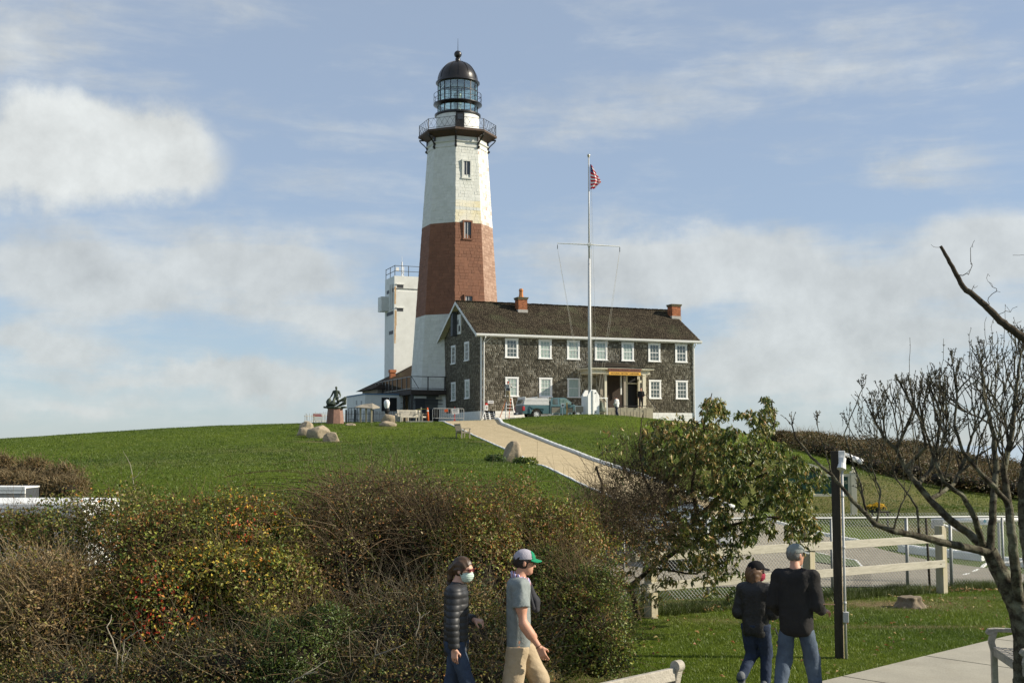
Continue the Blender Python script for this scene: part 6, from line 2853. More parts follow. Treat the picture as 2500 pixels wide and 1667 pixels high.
# ------------------------------------------------------------------ trees grown from a traced skeleton
def grow(limbs, targets, rng, step=.09, wig=.012, back=.6, r0=.0016, expo=2.3, rmin=.0016):
    pos, par = [], []
    rad_fixed = {}
    heads = {}
    for li, (parent, pts) in enumerate(limbs):
        prev = -1
        if parent is not None:
            p0 = np.array(pts[0][:3])
            prev = int(np.argmin(np.linalg.norm(np.array(pos) - p0, axis=1)))
        for k in range(len(pts) - 1):
            a, b = np.array(pts[k][:3]), np.array(pts[k + 1][:3])
            ra, rb = pts[k][3], pts[k + 1][3]
            n = max(1, int(np.linalg.norm(b - a) / step))
            for j in range(n):
                if k == 0 and j == 0 and parent is not None:
                    continue
                t = j / n
                pos.append(a * (1 - t) + b * t + rng.normal(size=3) * wig * .5)
                par.append(prev)
                prev = len(pos) - 1
                rad_fixed[prev] = ra * (1 - t) + rb * t
        pos.append(np.array(pts[-1][:3]))
        par.append(prev)
        rad_fixed[len(pos) - 1] = pts[-1][3]
    nfix = len(pos)
    A = np.array(pos)
    depth = np.zeros(len(A))
    tips = []
    root = A[0]
    order = np.argsort([np.min(np.linalg.norm(A - t, axis=1)) for t in targets])
    buf = np.zeros((len(A) + len(targets) * 40, 3))
    buf[:len(A)] = A
    n = len(A)
    for ti in order:
        t = targets[ti]
        d = t - buf[:n]
        dist = np.linalg.norm(d, axis=1)
        cost = dist + back * np.maximum(0, -d[:, 2])      # prefer coming from below
        i = int(np.argmin(cost))
        L = dist[i]
        m = max(2, int(L / step))
        if n + m >= len(buf):
            break
        a = buf[i].copy()
        side = rng.normal(size=3) * L * .13
        prev = i
        for j in range(1, m + 1):
            s = j / m
            p = a * (1 - s) + t * s + side * math.sin(pi * s) + rng.normal(size=3) * wig
            buf[n] = p
            par.append(prev)
            prev = n
            n += 1
        tips.append(prev)
    A = buf[:n]
    par = np.array(par)
    w = np.zeros(n)
    cnt = np.zeros(n)
    for i in range(n - 1, -1, -1):
        if w[i] == 0:
            w[i] = r0 ** expo
        if par[i] >= 0:
            w[par[i]] += w[i]
    r = np.maximum(w ** (1 / expo), rmin)
    for i, v in rad_fixed.items():
        r[i] = max(v, .001)
    for i in range(nfix, n):
        r[i] = min(r[i], r[par[i]] * .85 if par[i] < nfix else r[par[i]])
    return A, par, r, tips, nfix


def skin_tree(A, par, r, mask, name, mat, parent, o3, sides=5):
    idx = np.nonzero(mask & (par >= 0))[0]
    a, b = A[par[idx]] - o3, A[idx] - o3
    d = unit(b - a)
    b2 = b + d * (r[idx][:, None] * .35)
    Pn = np.stack([a, b2], 1)
    ra = np.minimum(r[par[idx]], r[idx] * 1.35)
    Rn = np.stack([ra, r[idx]], 1)
    V, F = tubes_np(Pn, Rn, sides)
    return link_mesh(name, raw_mesh(name, V, None, F, mat, True), parent)


def pl(pts, w0, w1):
    """pixel polyline with depth -> world points with radius"""
    out = []
    n = len(pts)
    for i, (px, py, Y) in enumerate(pts):
        p = P(px, py, Y)
        t = i / (n - 1)
        out.append((p.x, p.y, p.z, (w0 + (w1 - w0) * t) * Y / FPX / 2))
    return out


# leafy tree right of centre
rng = np.random.default_rng(5)
TB = ground(1528, 1470)
limbs = [
    (None, [(TB.x, 20.6, 0.0, .05)] + pl([(1540, 1430, 20.5), (1590, 1385, 20.2), (1660, 1340, 20.0)], 12, 10)),
    (0, pl([(1660, 1340, 20.0), (1700, 1260, 19.8), (1690, 1180, 19.7), (1700, 1100, 19.6), (1720, 1030, 19.5), (1738, 960, 19.5)], 12, 2.2)),
    (0, pl([(1700, 1260, 19.8), (1790, 1190, 19.5), (1850, 1110, 19.4), (1890, 1040, 19.4), (1885, 975, 19.4)], 9, 2.2)),
    (0, pl([(1790, 1190, 19.5), (1880, 1150, 19.2), (1970, 1140, 19.1), (2010, 1170, 19.1)], 7, 2.5)),
    (0, pl([(1660, 1340, 20.0), (1760, 1290, 19.6), (1860, 1260, 19.2), (1950, 1270, 19.1), (2000, 1320, 19.0)], 9, 2.5)),
    (0, pl([(1660, 1340, 20.0), (1610, 1250, 19.8), (1570, 1160, 19.8), (1560, 1080, 19.7), (1570, 1010, 19.7)], 9, 2.0)),
    (0, pl([(1540, 1430, 20.5), (1510, 1425, 19.9), (1470, 1400, 19.5), (1410, 1440, 19.3)], 10, 4)),
    (0, pl([(1590, 1385, 20.2), (1700, 1400, 19.7), (1750, 1360, 19.4), (1800, 1350, 19.2)], 6, 2)),
    (0, pl([(1610, 1250, 19.8), (1520, 1230, 19.4), (1467, 1260, 19.2), (1468, 1180, 19.2), (1455, 1140, 19.2)], 8, 5)),
]
REG = [((1660, 1080), (110, 70), 60), ((1770, 1060), (110, 70), 70), ((1730, 1150), (150, 70), 80), ((1850, 1150), (120, 80), 80), ((1950, 1190), (70, 70), 55),
       ((1850, 1250), (130, 60), 60), ((1760, 1280), (130, 60), 45), ((1960, 1300), (45, 50), 26), ((1740, 1000), (30, 40), 14), ((1868, 1010), (40, 45), 18),
       ((1600, 1110), (70, 60), 22), ((1690, 1370), (110, 60), 30), ((1770, 1420), (90, 40), 22), ((1570, 1430), (80, 50), 18), ((1640, 1330), (110, 55), 46), ((1730, 1330), (120, 60), 46), ((1620, 1240), (80, 70), 26)]
TG, leafy = [], []
for (c, rr_, n_t) in REG:
    for k in range(int(n_t * 1.5)):
        a = rng.uniform(0, 2 * pi)
        q = math.sqrt(rng.random())
        Y = rng.uniform(18.4, 20.6)
        p = P(c[0] + rr_[0] * q * math.cos(a), c[1] + rr_[1] * q * math.sin(a), Y)
        if p.z > .25:
            TG.append(np.array(p))
            leafy.append(True)
for k in range(190):                                      # bare twigs on the left side
    p = P(rng.uniform(1450, 1660), rng.uniform(1030, 1320), rng.uniform(18.8, 20.2))
    TG.append(np.array(p))
    leafy.append(False)
A, par, r, tips, nfix = grow(limbs, TG, rng, .09, .012, .2, .0019)
tree = empty('fruit_tree', (TB.x, 20.6, 0), 0, 'small spreading tree with long drooping green and bronze leaves in front of the fence', 'tree')
o3 = np.array([TB.x, 20.6, 0.0])
m = np.zeros(len(A), bool)
m[:nfix] = True
skin_tree(A, par, r, m, 'trunk', M['dark_bark'], tree, o3, 7)
o = skin_tree(A, par, r, ~m, 'branches', M['dark_bark'], tree, o3, 4)
o['kind'] = 'stuff'
# leaves hang along the outer twigs
Cn, Dn, Nn_, Ln_, Wn_, Cc = [], [], [], [], [], []
PALT = [(0, (.055, .080, .016)), (.28, (.105, .145, .026)), (.50, (.19, .20, .042)), (.70, (.27, .22, .06)), (.84, (.36, .21, .07)), (.93, (.48, .36, .14))]
tipset = np.arange(nfix, len(A))
order_leafy = {}
for ti in tipset:
    p = A[ti]
    px = 1250 + p[0] / p[1] * FPX
    py = 1085 - (p[2] - CAM_H) / p[1] * FPX
    if px < 1625 and py < 1290 and not (px > 1560 and py < 1110):
        pr = .10
    elif py > 1310:
        pr = .55
    else:
        pr = 1.0
    if r[ti] > .009:
        pr *= .2
    k = rng.poisson(10.5 * pr)
    for q in range(k):
        dirn = np.array([rng.normal() * .6, rng.normal() * .6, -rng.uniform(.35, 1.3)])
        bro = .5 * smooth_noise(p[None] * 1.0, 1.6, 8)[0]
        L_ = rng.uniform(.06, .112)
        Cn.append(p + rng.normal(size=3) * .02)
        Dn.append(dirn)
        Nn_.append(np.array([rng.normal() * .8, rng.normal() * .8 - .3, .6]))
        Ln_.append(L_)
        Wn_.append(L_ * rng.uniform(.28, .38))
        f = .40 + bro * .3 + .18 * (px < 1760) + rng.normal() * .27
        Cc.append(pick(PALT, np.array([f]))[0] * rng.uniform(.8, 1.3))
Cn, Dn, Nn_ = np.array(Cn), unit(np.array(Dn)), unit(np.array(Nn_))
V, F = leaves_curved(Cn - o3, Dn, Nn_, np.array(Ln_), np.array(Wn_), .28, .32)
o = link_mesh('foliage', raw_mesh('foliage', V, F, None, M['leaf_glossy'], False, np.repeat(np.array(Cc), 8, 0)), tree)
o['kind'] = 'stuff'
NLEAF = len(Cn)

# bare tree at the right edge
rng = np.random.default_rng(9)
bx_ = P(2508, 1700, 13.7)
gb = float(gq(bx_.x, 13.7))
limbs = [
    (None, [(bx_.x, 13.7, gb - .05, .21), (bx_.x, 13.7, gb + .15, .15)] + pl([(2506, 1560, 13.7), (2490, 1490, 13.7), (2455, 1420, 13.7), (2418, 1350, 13.7)], 60, 36)),
    (0, pl([(2418, 1350, 13.7), (2380, 1340, 13.6), (2300, 1324, 13.4), (2244, 1308, 13.3), (2180, 1296, 13.2), (2140, 1280, 13.2), (2116, 1256, 13.2), (2080, 1220, 13.1), (2032, 1160, 13.1), (1980, 1116, 13.1), (1944, 1068, 13.1), (1934, 1038, 13.1)], 21, 3.0)),
    (0, pl([(2418, 1350, 13.7), (2360, 1296, 13.8), (2312, 1264, 13.8), (2272, 1220, 13.9), (2240, 1184, 13.9), (2212, 1144, 14.0), (2188, 1096, 14.0), (2156, 1064, 14.0), (2136, 1030, 14.0)], 23, 5)),
    (0, pl([(2400, 1335, 13.7), (2380, 1264, 13.5), (2352, 1212, 13.4), (2304, 1176, 13.3), (2280, 1120, 13.3), (2262, 1060, 13.3)], 17, 5)),
    (0, pl([(2418, 1350, 13.7), (2424, 1240, 13.7), (2432, 1140, 13.8), (2426, 1060, 13.8), (2405, 980, 13.9), (2396, 900, 13.9)], 20, 5)),
    (0, pl([(2490, 1490, 13.7), (2480, 1400, 13.5), (2470, 1300, 13.4), (2462, 1230, 13.4), (2450, 1150, 13.4), (2470, 1060, 13.4), (2480, 960, 13.4), (2490, 880, 13.4)], 28, 6)),
    (0, pl([(2506, 1560, 13.7), (2520, 1400, 14.0), (2500, 1280, 14.1), (2496, 1180, 14.1), (2520, 1060, 14.2), (2530, 960, 14.2)], 40, 9)),
    (0, pl([(2462, 1230, 13.4), (2430, 1190, 13.3), (2390, 1150, 13.2), (2350, 1100, 13.2), (2330, 1040, 13.2), (2336, 960, 13.2)], 14, 5)),
    (0, pl([(2240, 1184, 13.9), (2270, 1150, 14.1), (2290, 1080, 14.2), (2296, 1010, 14.2)], 11, 5)),
    (0, pl([(2272, 1220, 13.9), (2330, 1180, 14.2), (2360, 1110, 14.3), (2380, 1040, 14.3)], 11, 5)),
    (0, pl([(2188, 1096, 14.0), (2210, 1050, 13.9), (2230, 1000, 13.9), (2205, 950, 13.9)], 9, 4)),
    (0, pl([(2212, 1144, 14.0), (2260, 1090, 13.8), (2250, 1030, 13.7), (2232, 985, 13.7)], 10, 4)),
    (0, pl([(2116, 1256, 13.2), (2100, 1180, 13.2), (2075, 1110, 13.2), (2060, 1060, 13.2), (2105, 950, 13.2)], 6, 2)),
    (0, pl([(2180, 1296, 13.2), (2200, 1230, 13.1), (2225, 1180, 13.1)], 5, 2)),
    (0, pl([(2140, 1280, 13.2), (2150, 1200, 13.2), (2120, 1120, 13.2), (2070, 1040, 13.2)], 6, 2)),
    (0, pl([(2244, 1308, 13.3), (2240, 1240, 13.3), (2190, 1170, 13.3), (2160, 1090, 13.3)], 7, 2.2)),
    (0, pl([(2032, 1160, 13.1), (2020, 1120, 13.1), (1996, 1040, 13.1)], 4.5, 2)),
]
A, par, r, tips, nfix = grow(limbs, [], rng, .055, .006, 1.6, .0022, 2.35, .0021)
topx = [1990, 2060, 2120, 2160, 2220, 2280, 2340, 2400, 2460, 2520, 2600]
topy = [1040, 1010, 985, 950, 930, 920, 870, 850, 815, 800, 800]
bt_ = empty('bare_tree', (bx_.x, 13.7, gb), 0, 'leafless lichen covered tree with many upright twigs at the right edge', 'tree')
o3 = np.array([bx_.x, 13.7, gb])
m = np.ones(len(A), bool)
skin_tree(A, par, r, m, 'trunk', M['bark'], bt_, o3, 9)


def shoot(p, d, L, r0_, K=7):
    """one twig, curving upwards with small kinks"""
    pts = [p]
    d = d.copy()
    st_ = L / (K - 1)
    for k in range(K - 1):
        d = d + np.array([0, 0, .16]) + rng.normal(size=3) * .17
        d /= np.linalg.norm(d)
        pts.append(pts[-1] + d * st_)
    return np.array(pts)


def ptop(x):
    px = 1250 + x[0] / x[1] * FPX
    py = 1085 - (x[2] - CAM_H) / x[1] * FPX
    return py - np.interp(px, topx, topy), px


SP, SR = [], []
level = []
for i in range(nfix):
    hgt, px = ptop(A[i])
    if r[i] > .06 or (px < 2100 and rng.random() < .93) or rng.random() > .38:
        continue
    if A[i][2] < 2.45:
        if rng.random() < .9:
            continue
    j = par[i]
    if j < 0:
        continue
    dl = A[i] - A[j]
    dl /= np.linalg.norm(dl) + 1e-9
    side = rng.normal(size=3)
    side[1] *= .7
    side -= side @ dl * dl
    side /= np.linalg.norm(side)
    d = dl * .5 + side * .6 + np.array([0, 0, .7])
    d /= np.linalg.norm(d)
    L = rng.uniform(.3, 1.05)
    L = min(L, max(.12, hgt / FPX * 13.7 * 1.05))
    level.append((A[i], d, L, max(.0045, min(r[i] * .55, .011)), 0))
# continuation of every limb tip
for (par_, pts_) in limbs[1:]:
    p = np.array(pts_[-1][:3])
    q = np.array(pts_[-2][:3])
    d = unit(p - q)
    hgt, px = ptop(p)
    for k in range(3):
        level.append((p, unit(d + rng.normal(size=3) * .25), min(.7, max(.15, hgt / FPX * 13.7)), max(pts_[-1][3] * .85, .004), 0))
while level:
    nxt = []
    for (p, d, L, r0_, lv) in level:
        pts = shoot(p, d, L, r0_)
        SP.append(pts)
        SR.append(np.linspace(r0_, max(r0_ * .45, .0022), len(pts)))
        if lv < 3:
            nb_ = int(rng.poisson({0: 3.6, 1: 1.8, 2: .5}[lv] * min(1.3, L / .45)))
            for k in range(nb_):
                t = rng.uniform(.2, 1.0)
                f = t * (len(pts) - 1)
                a_ = int(min(f, len(pts) - 2))
                c = pts[a_] + (pts[a_ + 1] - pts[a_]) * (f - a_)
                dl = unit(pts[a_ + 1] - pts[a_])
                sd = rng.normal(size=3)
                sd -= sd @ dl * dl
                sd = unit(sd)
                dd = unit(dl * .75 + sd * rng.uniform(.45, .9) + np.array([0, 0, .25]))
                hgt, px = ptop(c)
                L2 = min(L * rng.uniform(.3, .75), max(.05, (hgt + rng.uniform(0, 35)) / FPX * 13.7))
                nxt.append((c, dd, L2, max(.0023, r0_ * .62), lv + 1))
    level = nxt
for (x, y0_, y1_) in ((2222, 825, 930), (2303, 828, 925), (2370, 802, 900), (2397, 838, 900), (2408, 772, 870), (2326, 864, 930), (2250, 898, 960), (2424, 785, 870), (2455, 748, 850), (2105, 950, 1040), (2060, 1002, 1040), (2116, 1012, 1050)):
    Y = rng.uniform(13.4, 14.0)
    p0, p1 = np.array(P(x - 4, y1_, Y)), np.array(P(x, y0_, Y))
    t = np.linspace(0, 1, 7)[:, None]
    SP.append(p0 + (p1 - p0) * t + rng.normal(size=(7, 3)) * .006)
    SR.append(np.linspace(.0035, .0022, 7))
SP, SR = np.array(SP), np.array(SR)
NTW = len(SP)
V, F = tubes_np(SP - o3, SR, 4)
o = link_mesh('twigs', raw_mesh('twigs', V, None, F, M['bark'], True), bt_)
o['kind'] = 'stuff'
# knobbly spurs on the twigs
allp = SP[:, 1:].reshape(-1, 3)
ii = rng.choice(np.arange(len(allp)), 6000)
Q = allp[ii] - o3
D = unit(rng.normal(size=(len(ii), 3)) + np.array([0, 0, .5]))
Pn = np.stack([Q, Q + D * rng.uniform(.010, .028, len(ii))[:, None]], 1)
V, F = tubes_np(Pn, np.stack([np.full(len(ii), .0045), np.full(len(ii), .003)], 1), 4)
o = link_mesh('spurs', raw_mesh('spurs', V, None, F, M['bark'], True), bt_)
o['kind'] = 'stuff'

# second tree standing off to the right; only one bare bough reaches into view
rng = np.random.default_rng(19)
t2x = P(2980, 1500, 10.5)
g2 = float(gq(t2x.x, 10.5))
limbs = [
    (None, [(t2x.x, 10.5, g2 - .05, .16), (t2x.x, 10.5, g2 + 1.2, .13), (t2x.x - .1, 10.4, 2.6, .11)]),
    (0, [(t2x.x - .1, 10.4, 2.6, .09)] + pl([(2820, 1000, 10.0), (2660, 900, 9.8), (2560, 858, 9.7), (2500, 826, 9.6), (2450, 790, 9.6), (2412, 752, 9.6), (2380, 722, 9.6), (2350, 700, 9.6), (2330, 662, 9.6), (2314, 632, 9.6), (2297, 602, 9.6)], 26, 8)),
    (0, [(t2x.x - .1, 10.4, 2.6, .09), (t2x.x + .2, 10.6, 3.8, .06), (t2x.x + .1, 10.5, 5.0, .02)]),
]
TG = []
for (x, y, k) in ((2370, 650, 5), (2374, 600, 2), (2416, 690, 4), (2440, 712, 3), (2458, 750, 3), (2492, 790, 4), (2520, 800, 4), (2268, 598, 1), (2352, 690, 3), (2400, 735, 3), (2388, 700, 2), (2480, 770, 2)):
    for q in range(k):
        TG.append(np.array(P(x + rng.normal() * 5, y + rng.normal() * 12, 9.6 + rng.normal() * .05)))
for k in range(60):
    TG.append(np.array([t2x.x + rng.normal() * .5, 10.5 + rng.normal() * .5, rng.uniform(3.2, 5.5)]))
A, par, r, tips, nfix = grow(limbs, TG, rng, .03, .004, .2, .0016, 2.3, .0016)
t2 = empty('bare_tree', (t2x.x, 10.5, g2), 0, 'bare bough with stubby twigs reaching in from the upper right edge', 'tree')
o3 = np.array([t2x.x, 10.5, g2])
m = np.zeros(len(A), bool)
m[:nfix] = True
skin_tree(A, par, r, m, 'bough', M['dark_bark'], t2, o3, 8)
skin_tree(A, par, r, ~m, 'twigs', M['dark_bark'], t2, o3, 4)['kind'] = 'stuff'


# ------------------------------------------------------------------ grass blades and fallen leaves on the near lawn
def blades(name, n, reg, h, w, pal, label, seed, low=0.0, cat='grass'):
    rng = np.random.default_rng(seed)
    x, y = reg(n, rng)
    z = gq(x, y)
    nn = len(x)
    tuft = .65 + .5 * (smooth_noise(np.stack([x, y, x * 0], 1), 2.2, seed) + .4 * smooth_noise(np.stack([x, y, x * 0], 1), 7, seed + 2))
    hh = h * rng.uniform(.5, 1.3, nn) * np.clip(tuft, .35, 1.3)
    a = rng.uniform(0, 2 * pi, nn)
    ww = w * rng.uniform(.6, 1.4, nn) / 2
    lean = rng.normal(size=(nn, 2)) * hh[:, None] * .45
    b0 = np.stack([x - np.cos(a) * ww, y - np.sin(a) * ww, z - .005], 1)
    b1 = np.stack([x + np.cos(a) * ww, y + np.sin(a) * ww, z - .005], 1)
    t = np.stack([x + lean[:, 0], y + lean[:, 1], z + hh], 1)
    V = np.stack([b0, b1, t], 1).reshape(-1, 3)
    F = np.arange(nn * 3).reshape(-1, 3)
    v = .45 + (.35 if low == 0 else .18) * smooth_noise(np.stack([x, y, x * 0], 1), 1.3, seed + 4) + low * smooth_noise(np.stack([x, y * .6, x * 0], 1), .22, seed + 6) + .35 * (rng.random(nn) - .5)
    col = pick(pal, v) * rng.uniform(.75, 1.25, (nn, 1))
    o = link_mesh(name, raw_mesh(name, V, F, None, M['leaf'], False, col))
    tag(o, label, cat, kind='stuff')
    return o


PG = [(0, (.06, .105, .008)), (.3, (.115, .17, .012)), (.6, (.175, .225, .02)), (.85, (.26, .26, .05)), (.95, (.36, .30, .12))]


def lawn_region(n, rng):
    y = 14.6 + 12.2 * rng.random(n) ** 1.15
    x = rng.uniform(.6, 11.5, n)
    # off the concrete walk
    s = (x - w0.x) * wn.x + (y - w0.y) * wn.y
    ok_ = (s < -.03) & (np.abs(x) < y * .44)
    bare = np.zeros(n)
    for (px, py, rx, ry, a) in ((2180, 1475, 1.5, .85, .95), (2100, 1455, 1.0, .45, .7), (2340, 1460, 1.0, .4, .6), (2230, 1530, 1.5, .2, .6), (1740, 1515, .6, .3, .5), (1600, 1500, .5, .25, .5)):
        g = ground(px, py)
        bare = np.maximum(bare, a * np.exp(-((x - g.x) / rx) ** 2 - ((y - g.y) / ry) ** 2))
    ok_ &= rng.random(n) > bare
    return x[ok_], y[ok_]


blades('lawn_grass', 300000, lawn_region, .052, .007, PG, 'short green grass of the near lawn', 51)


def near_edge(n, rng):
    t = rng.uniform(-1, 9, n)
    d = rng.uniform(1.66, 3.2, n)
    p = np.array(w0)[None, :2] + np.array(wd)[None, :2] * t[:, None] + np.array(wn)[None, :2] * d[:, None]
    return p[:, 0], p[:, 1]


blades('lawn_grass', 26000, near_edge, .05, .007, PG, 'grass along the near side of the concrete walk', 52)
PT = [(0, (.06, .08, .015)), (.4, (.09, .12, .025)), (.7, (.19, .165, .06)), (.9, (.32, .26, .13))]
FA, FB = P(1590, 1505, 20.9), P(2300, 1440, 25.0)


def fence_strip(n, rng):
    t = rng.uniform(-.25, 1.5, n)
    d = rng.uniform(-.25, .55, n) ** 1
    dx, dy = FB.x - FA.x, FB.y - FA.y
    l = math.hypot(dx, dy)
    x = FA.x + dx * t - dy / l * (d + .25)
    y = FA.y + dy * t + dx / l * (d + .25)
    keep = rng.random(n) < (.35 + .65 * (np.sin(t * 17) > .2))
    return x[keep], y[keep]


blades('long_grass', 42000, fence_strip, .20, .009, PT, 'uncut long grass along the foot of the fences', 53)


def hill_region(n, rng):
    y = 34 + 62 * rng.random(n) ** .8
    x = rng.uniform(-.43, .44, n) * y
    px = 1250 + x / y * FPX
    py = 1085 - (gq(x, y) - CAM_H) / y * FPX
    inpath = (py > 1029) & (px > np.interp(py, [1029, 1063, 1113, 1172, 1221, 1275], [1066, 1150, 1262, 1392, 1498, 1620])) & \
             (px < np.interp(py, [1029, 1053, 1079, 1126, 1147, 1182, 1206, 1260], [1212, 1277, 1341, 1459, 1523, 1625, 1688, 1900]))
    # keep the forecourt in front of the house clear
    ok_ = ~inpath & ~((y > 94.5) & (px > 1040) & (px < 1760)) & ~((py > 1180) & (px > 1450) & (px < 1900)) & ~((px >= 1900) & ((py > 1285) | (y < 42)))
    return x[ok_], y[ok_]


PH = [(0, (.040, .070, .006)), (.3, (.072, .112, .009)), (.6, (.105, .146, .014)), (.85, (.15, .172, .024)), (.95, (.21, .20, .045))]
blades('hill_grass', 340000, hill_region, .085, .030, PH, 'mown green grass on the hillside below the lighthouse and around the sign', 54, low=.38)


def litter(n, rng):
    y = 15.0 + 10.5 * rng.random(n)
    x = rng.uniform(1.0, 9.5, n)
    s = (x - w0.x) * wn.x + (y - w0.y) * wn.y
    ok_ = (s < -.05)
    return x[ok_], y[ok_]


rng = np.random.default_rng(77)
x1, y1 = litter(360, rng)
x2 = rng.normal(P(1640, 1490, 21.6).x, .45, 260)
y2 = rng.normal(21.9, .18, 260)
x3 = rng.uniform(7.5, 10.5, 140)
y3 = 25.2 + .3 * rng.random(140)
x, y = np.r_[x1, x2, x3], np.r_[y1, y2, y3]
C_ = np.stack([x, y, gq(x, y) + .045 + .02 * rng.random(len(x))], 1)
D_ = unit(np.stack([rng.normal(size=len(x)), rng.normal(size=len(x)), rng.normal(size=len(x)) * .3], 1))
N_ = unit(np.stack([rng.normal(size=len(x)) * .3, rng.normal(size=len(x)) * .3, np.ones(len(x))], 1))
V, F = leaves_np(C_, D_, N_, rng.uniform(.05, .085, len(x)), rng.uniform(.03, .055, len(x)), .3, .2)
cl = pick([(0, (.34, .20, .08)), (.35, (.44, .30, .13)), (.6, (.52, .42, .18)), (.85, (.30, .12, .05))], rng.random(len(x)))
o = link_mesh('fallen_leaves', raw_mesh('fallen_leaves', V, F, None, M['leaf'], False, np.repeat(cl, 2, 0)))
tag(o, 'dry tan and orange leaves scattered over the near lawn', 'leaves', kind='stuff')

# plants at the foot of the standing stone
g = ground(1215, 1128)
shrub('flower_bed_plant', [((g.x - .1, g.y, g.z + .12), (.45, .3, .22))], 700, 60, [(0, DG), (.3, GR), (.6, (.12, .16, .08)), (.85, (.3, .32, .2)), (.96, ORG)],
      'low grey green plant in the shade left of the standing stone', 'plant', (.11, .05), 61, core=False, stem_len=.2)
g = ground(1282, 1134)
shrub('flower_bed_plant', [((g.x, g.y, g.z + .1), (.55, .3, .2))], 800, 60, [(0, DG), (.3, GR), (.6, YG), (.85, (.34, .36, .2))],
      'low bright green plant in the sun right of the standing stone', 'plant', (.11, .05), 62, core=False, stem_len=.2)

# ================================================================== foreground furniture and fences
M['wire'] = material('zinc_wire', (.34, .35, .33), .5, metal=.3)
# two rail wooden fence: posts and boards
def rail_fence():
    a, b = FA, FB
    d = Vector((b.x - a.x, b.y - a.y, 0))
    ln = d.length
    ang = math.atan2(d.y, d.x)
    e = empty('wooden_rail_fence', (a.x, a.y, float(gq(a.x, a.y))), ang, 'pale two rail wooden fence with square posts between the lawn and the wire fence', 'fence')
    ph_ = 1.27
    post = MB()
    post.prism([(-.085, -.1), (.085, -.1), (.085, ph_ - .10), (.03, ph_), (-.085, ph_)], -.085, .085)
    pme = post.mesh('post', M['post_wood'])
    mid = (P(1932, 1400, 23).x - a.x) / max(d.x, .1)
    ts = [-.62, 0, .50, 1.0]
    for t in ts:
        p = link_mesh('post', pme, e, (ln * t, 0, 0), (0, 0, R(6)))
        bv = p.modifiers.new('bevel', 'BEVEL')
        bv.width = .012
    for i in range(len(ts) - 1):
        for z, sag in ((1.02, .01), (.52, -.005)):
            mb = MB()
            x0, x1 = ln * ts[i] + .0, ln * ts[i + 1] - .10
            if i == 2:
                x0 += .02
            zz0 = z + random.uniform(-.015, .015)
            mb.box(x0 - .08, x1 + (.06 if z > .8 else .08), -.115, -.088, zz0 - .075, zz0 + .075)
            o = mb.build('rail', M['rail_wood'], e, bevel=.006)
            mb = MB()
            for x in (x0 + .12, x1 - .06):
                mb.lathe([(.012, 0), (.012, .006)], 8, c=(0, 0, 0))
                mb.v[-16:] = [(x + v[0], -.115 - v[2], zz0 + v[1]) for v in mb.v[-16:]]
            mb.build('bolt', M['rust_iron'], o)
    return e


rail_fence()


# chain link fence behind it
def wire_fence():
    a = P(1470, 1470, 22.6)
    b = P(2620, 1440, 27.6)
    d = Vector((b.x - a.x, b.y - a.y, 0))
    ln = d.length
    e = empty('chain_link_fence', (a.x, a.y, 0), math.atan2(d.y, d.x), 'galvanised chain link fence with a top rail behind the wooden fence', 'fence')
    dn = d.normalized()

    def gzl(x):
        return float(gq(a.x + dn.x * x, a.y + dn.y * x))
    H = 1.50
    mb = MB()
    n = 30
    mb.tube([(ln * k / n, 0, gzl(ln * k / n) + H) for k in range(n + 1)], .024, 8)
    mb.build('top_rail', M['galvanised'], e, smooth=True)
    xs = []
    for px in (1520, 1722, 2022, 2204, 2252, 2310, 2436, 2560):
        # along the line
        t = None
        u = (px - 1250) / FPX
        # a.x + dn.x*s = u*(a.y+dn.y*s)
        s = (u * a.y - a.x) / (dn.x - u * dn.y)
        xs.append(s)
    for i, x in enumerate(xs):
        mb = MB()
        r_ = .034 if i in (3, 5) else .025
        lean = .06 if i == 4 else 0.0
        mb.tube([(x + lean, 0, gzl(x) - .1), (x, 0, gzl(x) + H + (.02 if i == 5 else -.01))], r_, 8)
        mb.build('post', M['dark_post'] if i == 4 else M['galvanised'], e, smooth=True)
    # woven wire: two families of zigzag wires
    Pn, w = [], .076
    nz_ = int(ln / w)
    m = int((H + .13) / w)
    for k in range(-m, nz_):
        for sgn in (1, -1):
            x0 = k * w if sgn > 0 else (k + m) * w
            pts = []
            for j in range(0, m + 1, 3):
                x = x0 + sgn * j * w
                pts.append((x, .004 * sgn, j * w))
            if pts[0][0] < 0 or pts[0][0] > ln or pts[-1][0] < 0 or pts[-1][0] > ln:
                continue
            Pn.append(pts)
    Pn = np.array(Pn)
    g = gq(a.x + dn.x * Pn[..., 0], a.y + dn.y * Pn[..., 0])
    Pn[..., 2] += g + .0
    V, F = tubes_np(Pn, np.full(Pn.shape[:2], .0038), 3)
    o = link_mesh('wire_mesh', raw_mesh('wire_mesh', V, None, F, M['wire'], False), e)
    o['kind'] = 'stuff'
    return e, a, dn, gzl


WF, wa_, wdn, wgz = wire_fence()
# yellow notice wired to the fence
u = (2376 - 1250) / FPX
s = (u * wa_.y - wa_.x) / (wdn.x - u * wdn.y)
zz0 = P(2376, 1300, wa_.y + wdn.y * s).z
ysg = empty('yellow_notice', (wa_.x + wdn.x * s, wa_.y + wdn.y * s - .05, zz0), math.atan2(wdn.y, wdn.x) + R(2), 'small bright yellow notice wired to the chain link fence left of the bare tree trunk', 'sign')
mb = MB()
mb.box(-.085, .085, -.004, .004, -.14, .14)
mb.build('board', M['yellow'], ysg)
mb = MB()
for z, w in ((.09, .03), (.04, .05), (.0, .06), (-.04, .05), (-.08, .055)):
    mb.box(-w, w, -.006, -.004, z - .008, z + .008)
mb.build('printed_lines', M['grey_dark'], ysg)

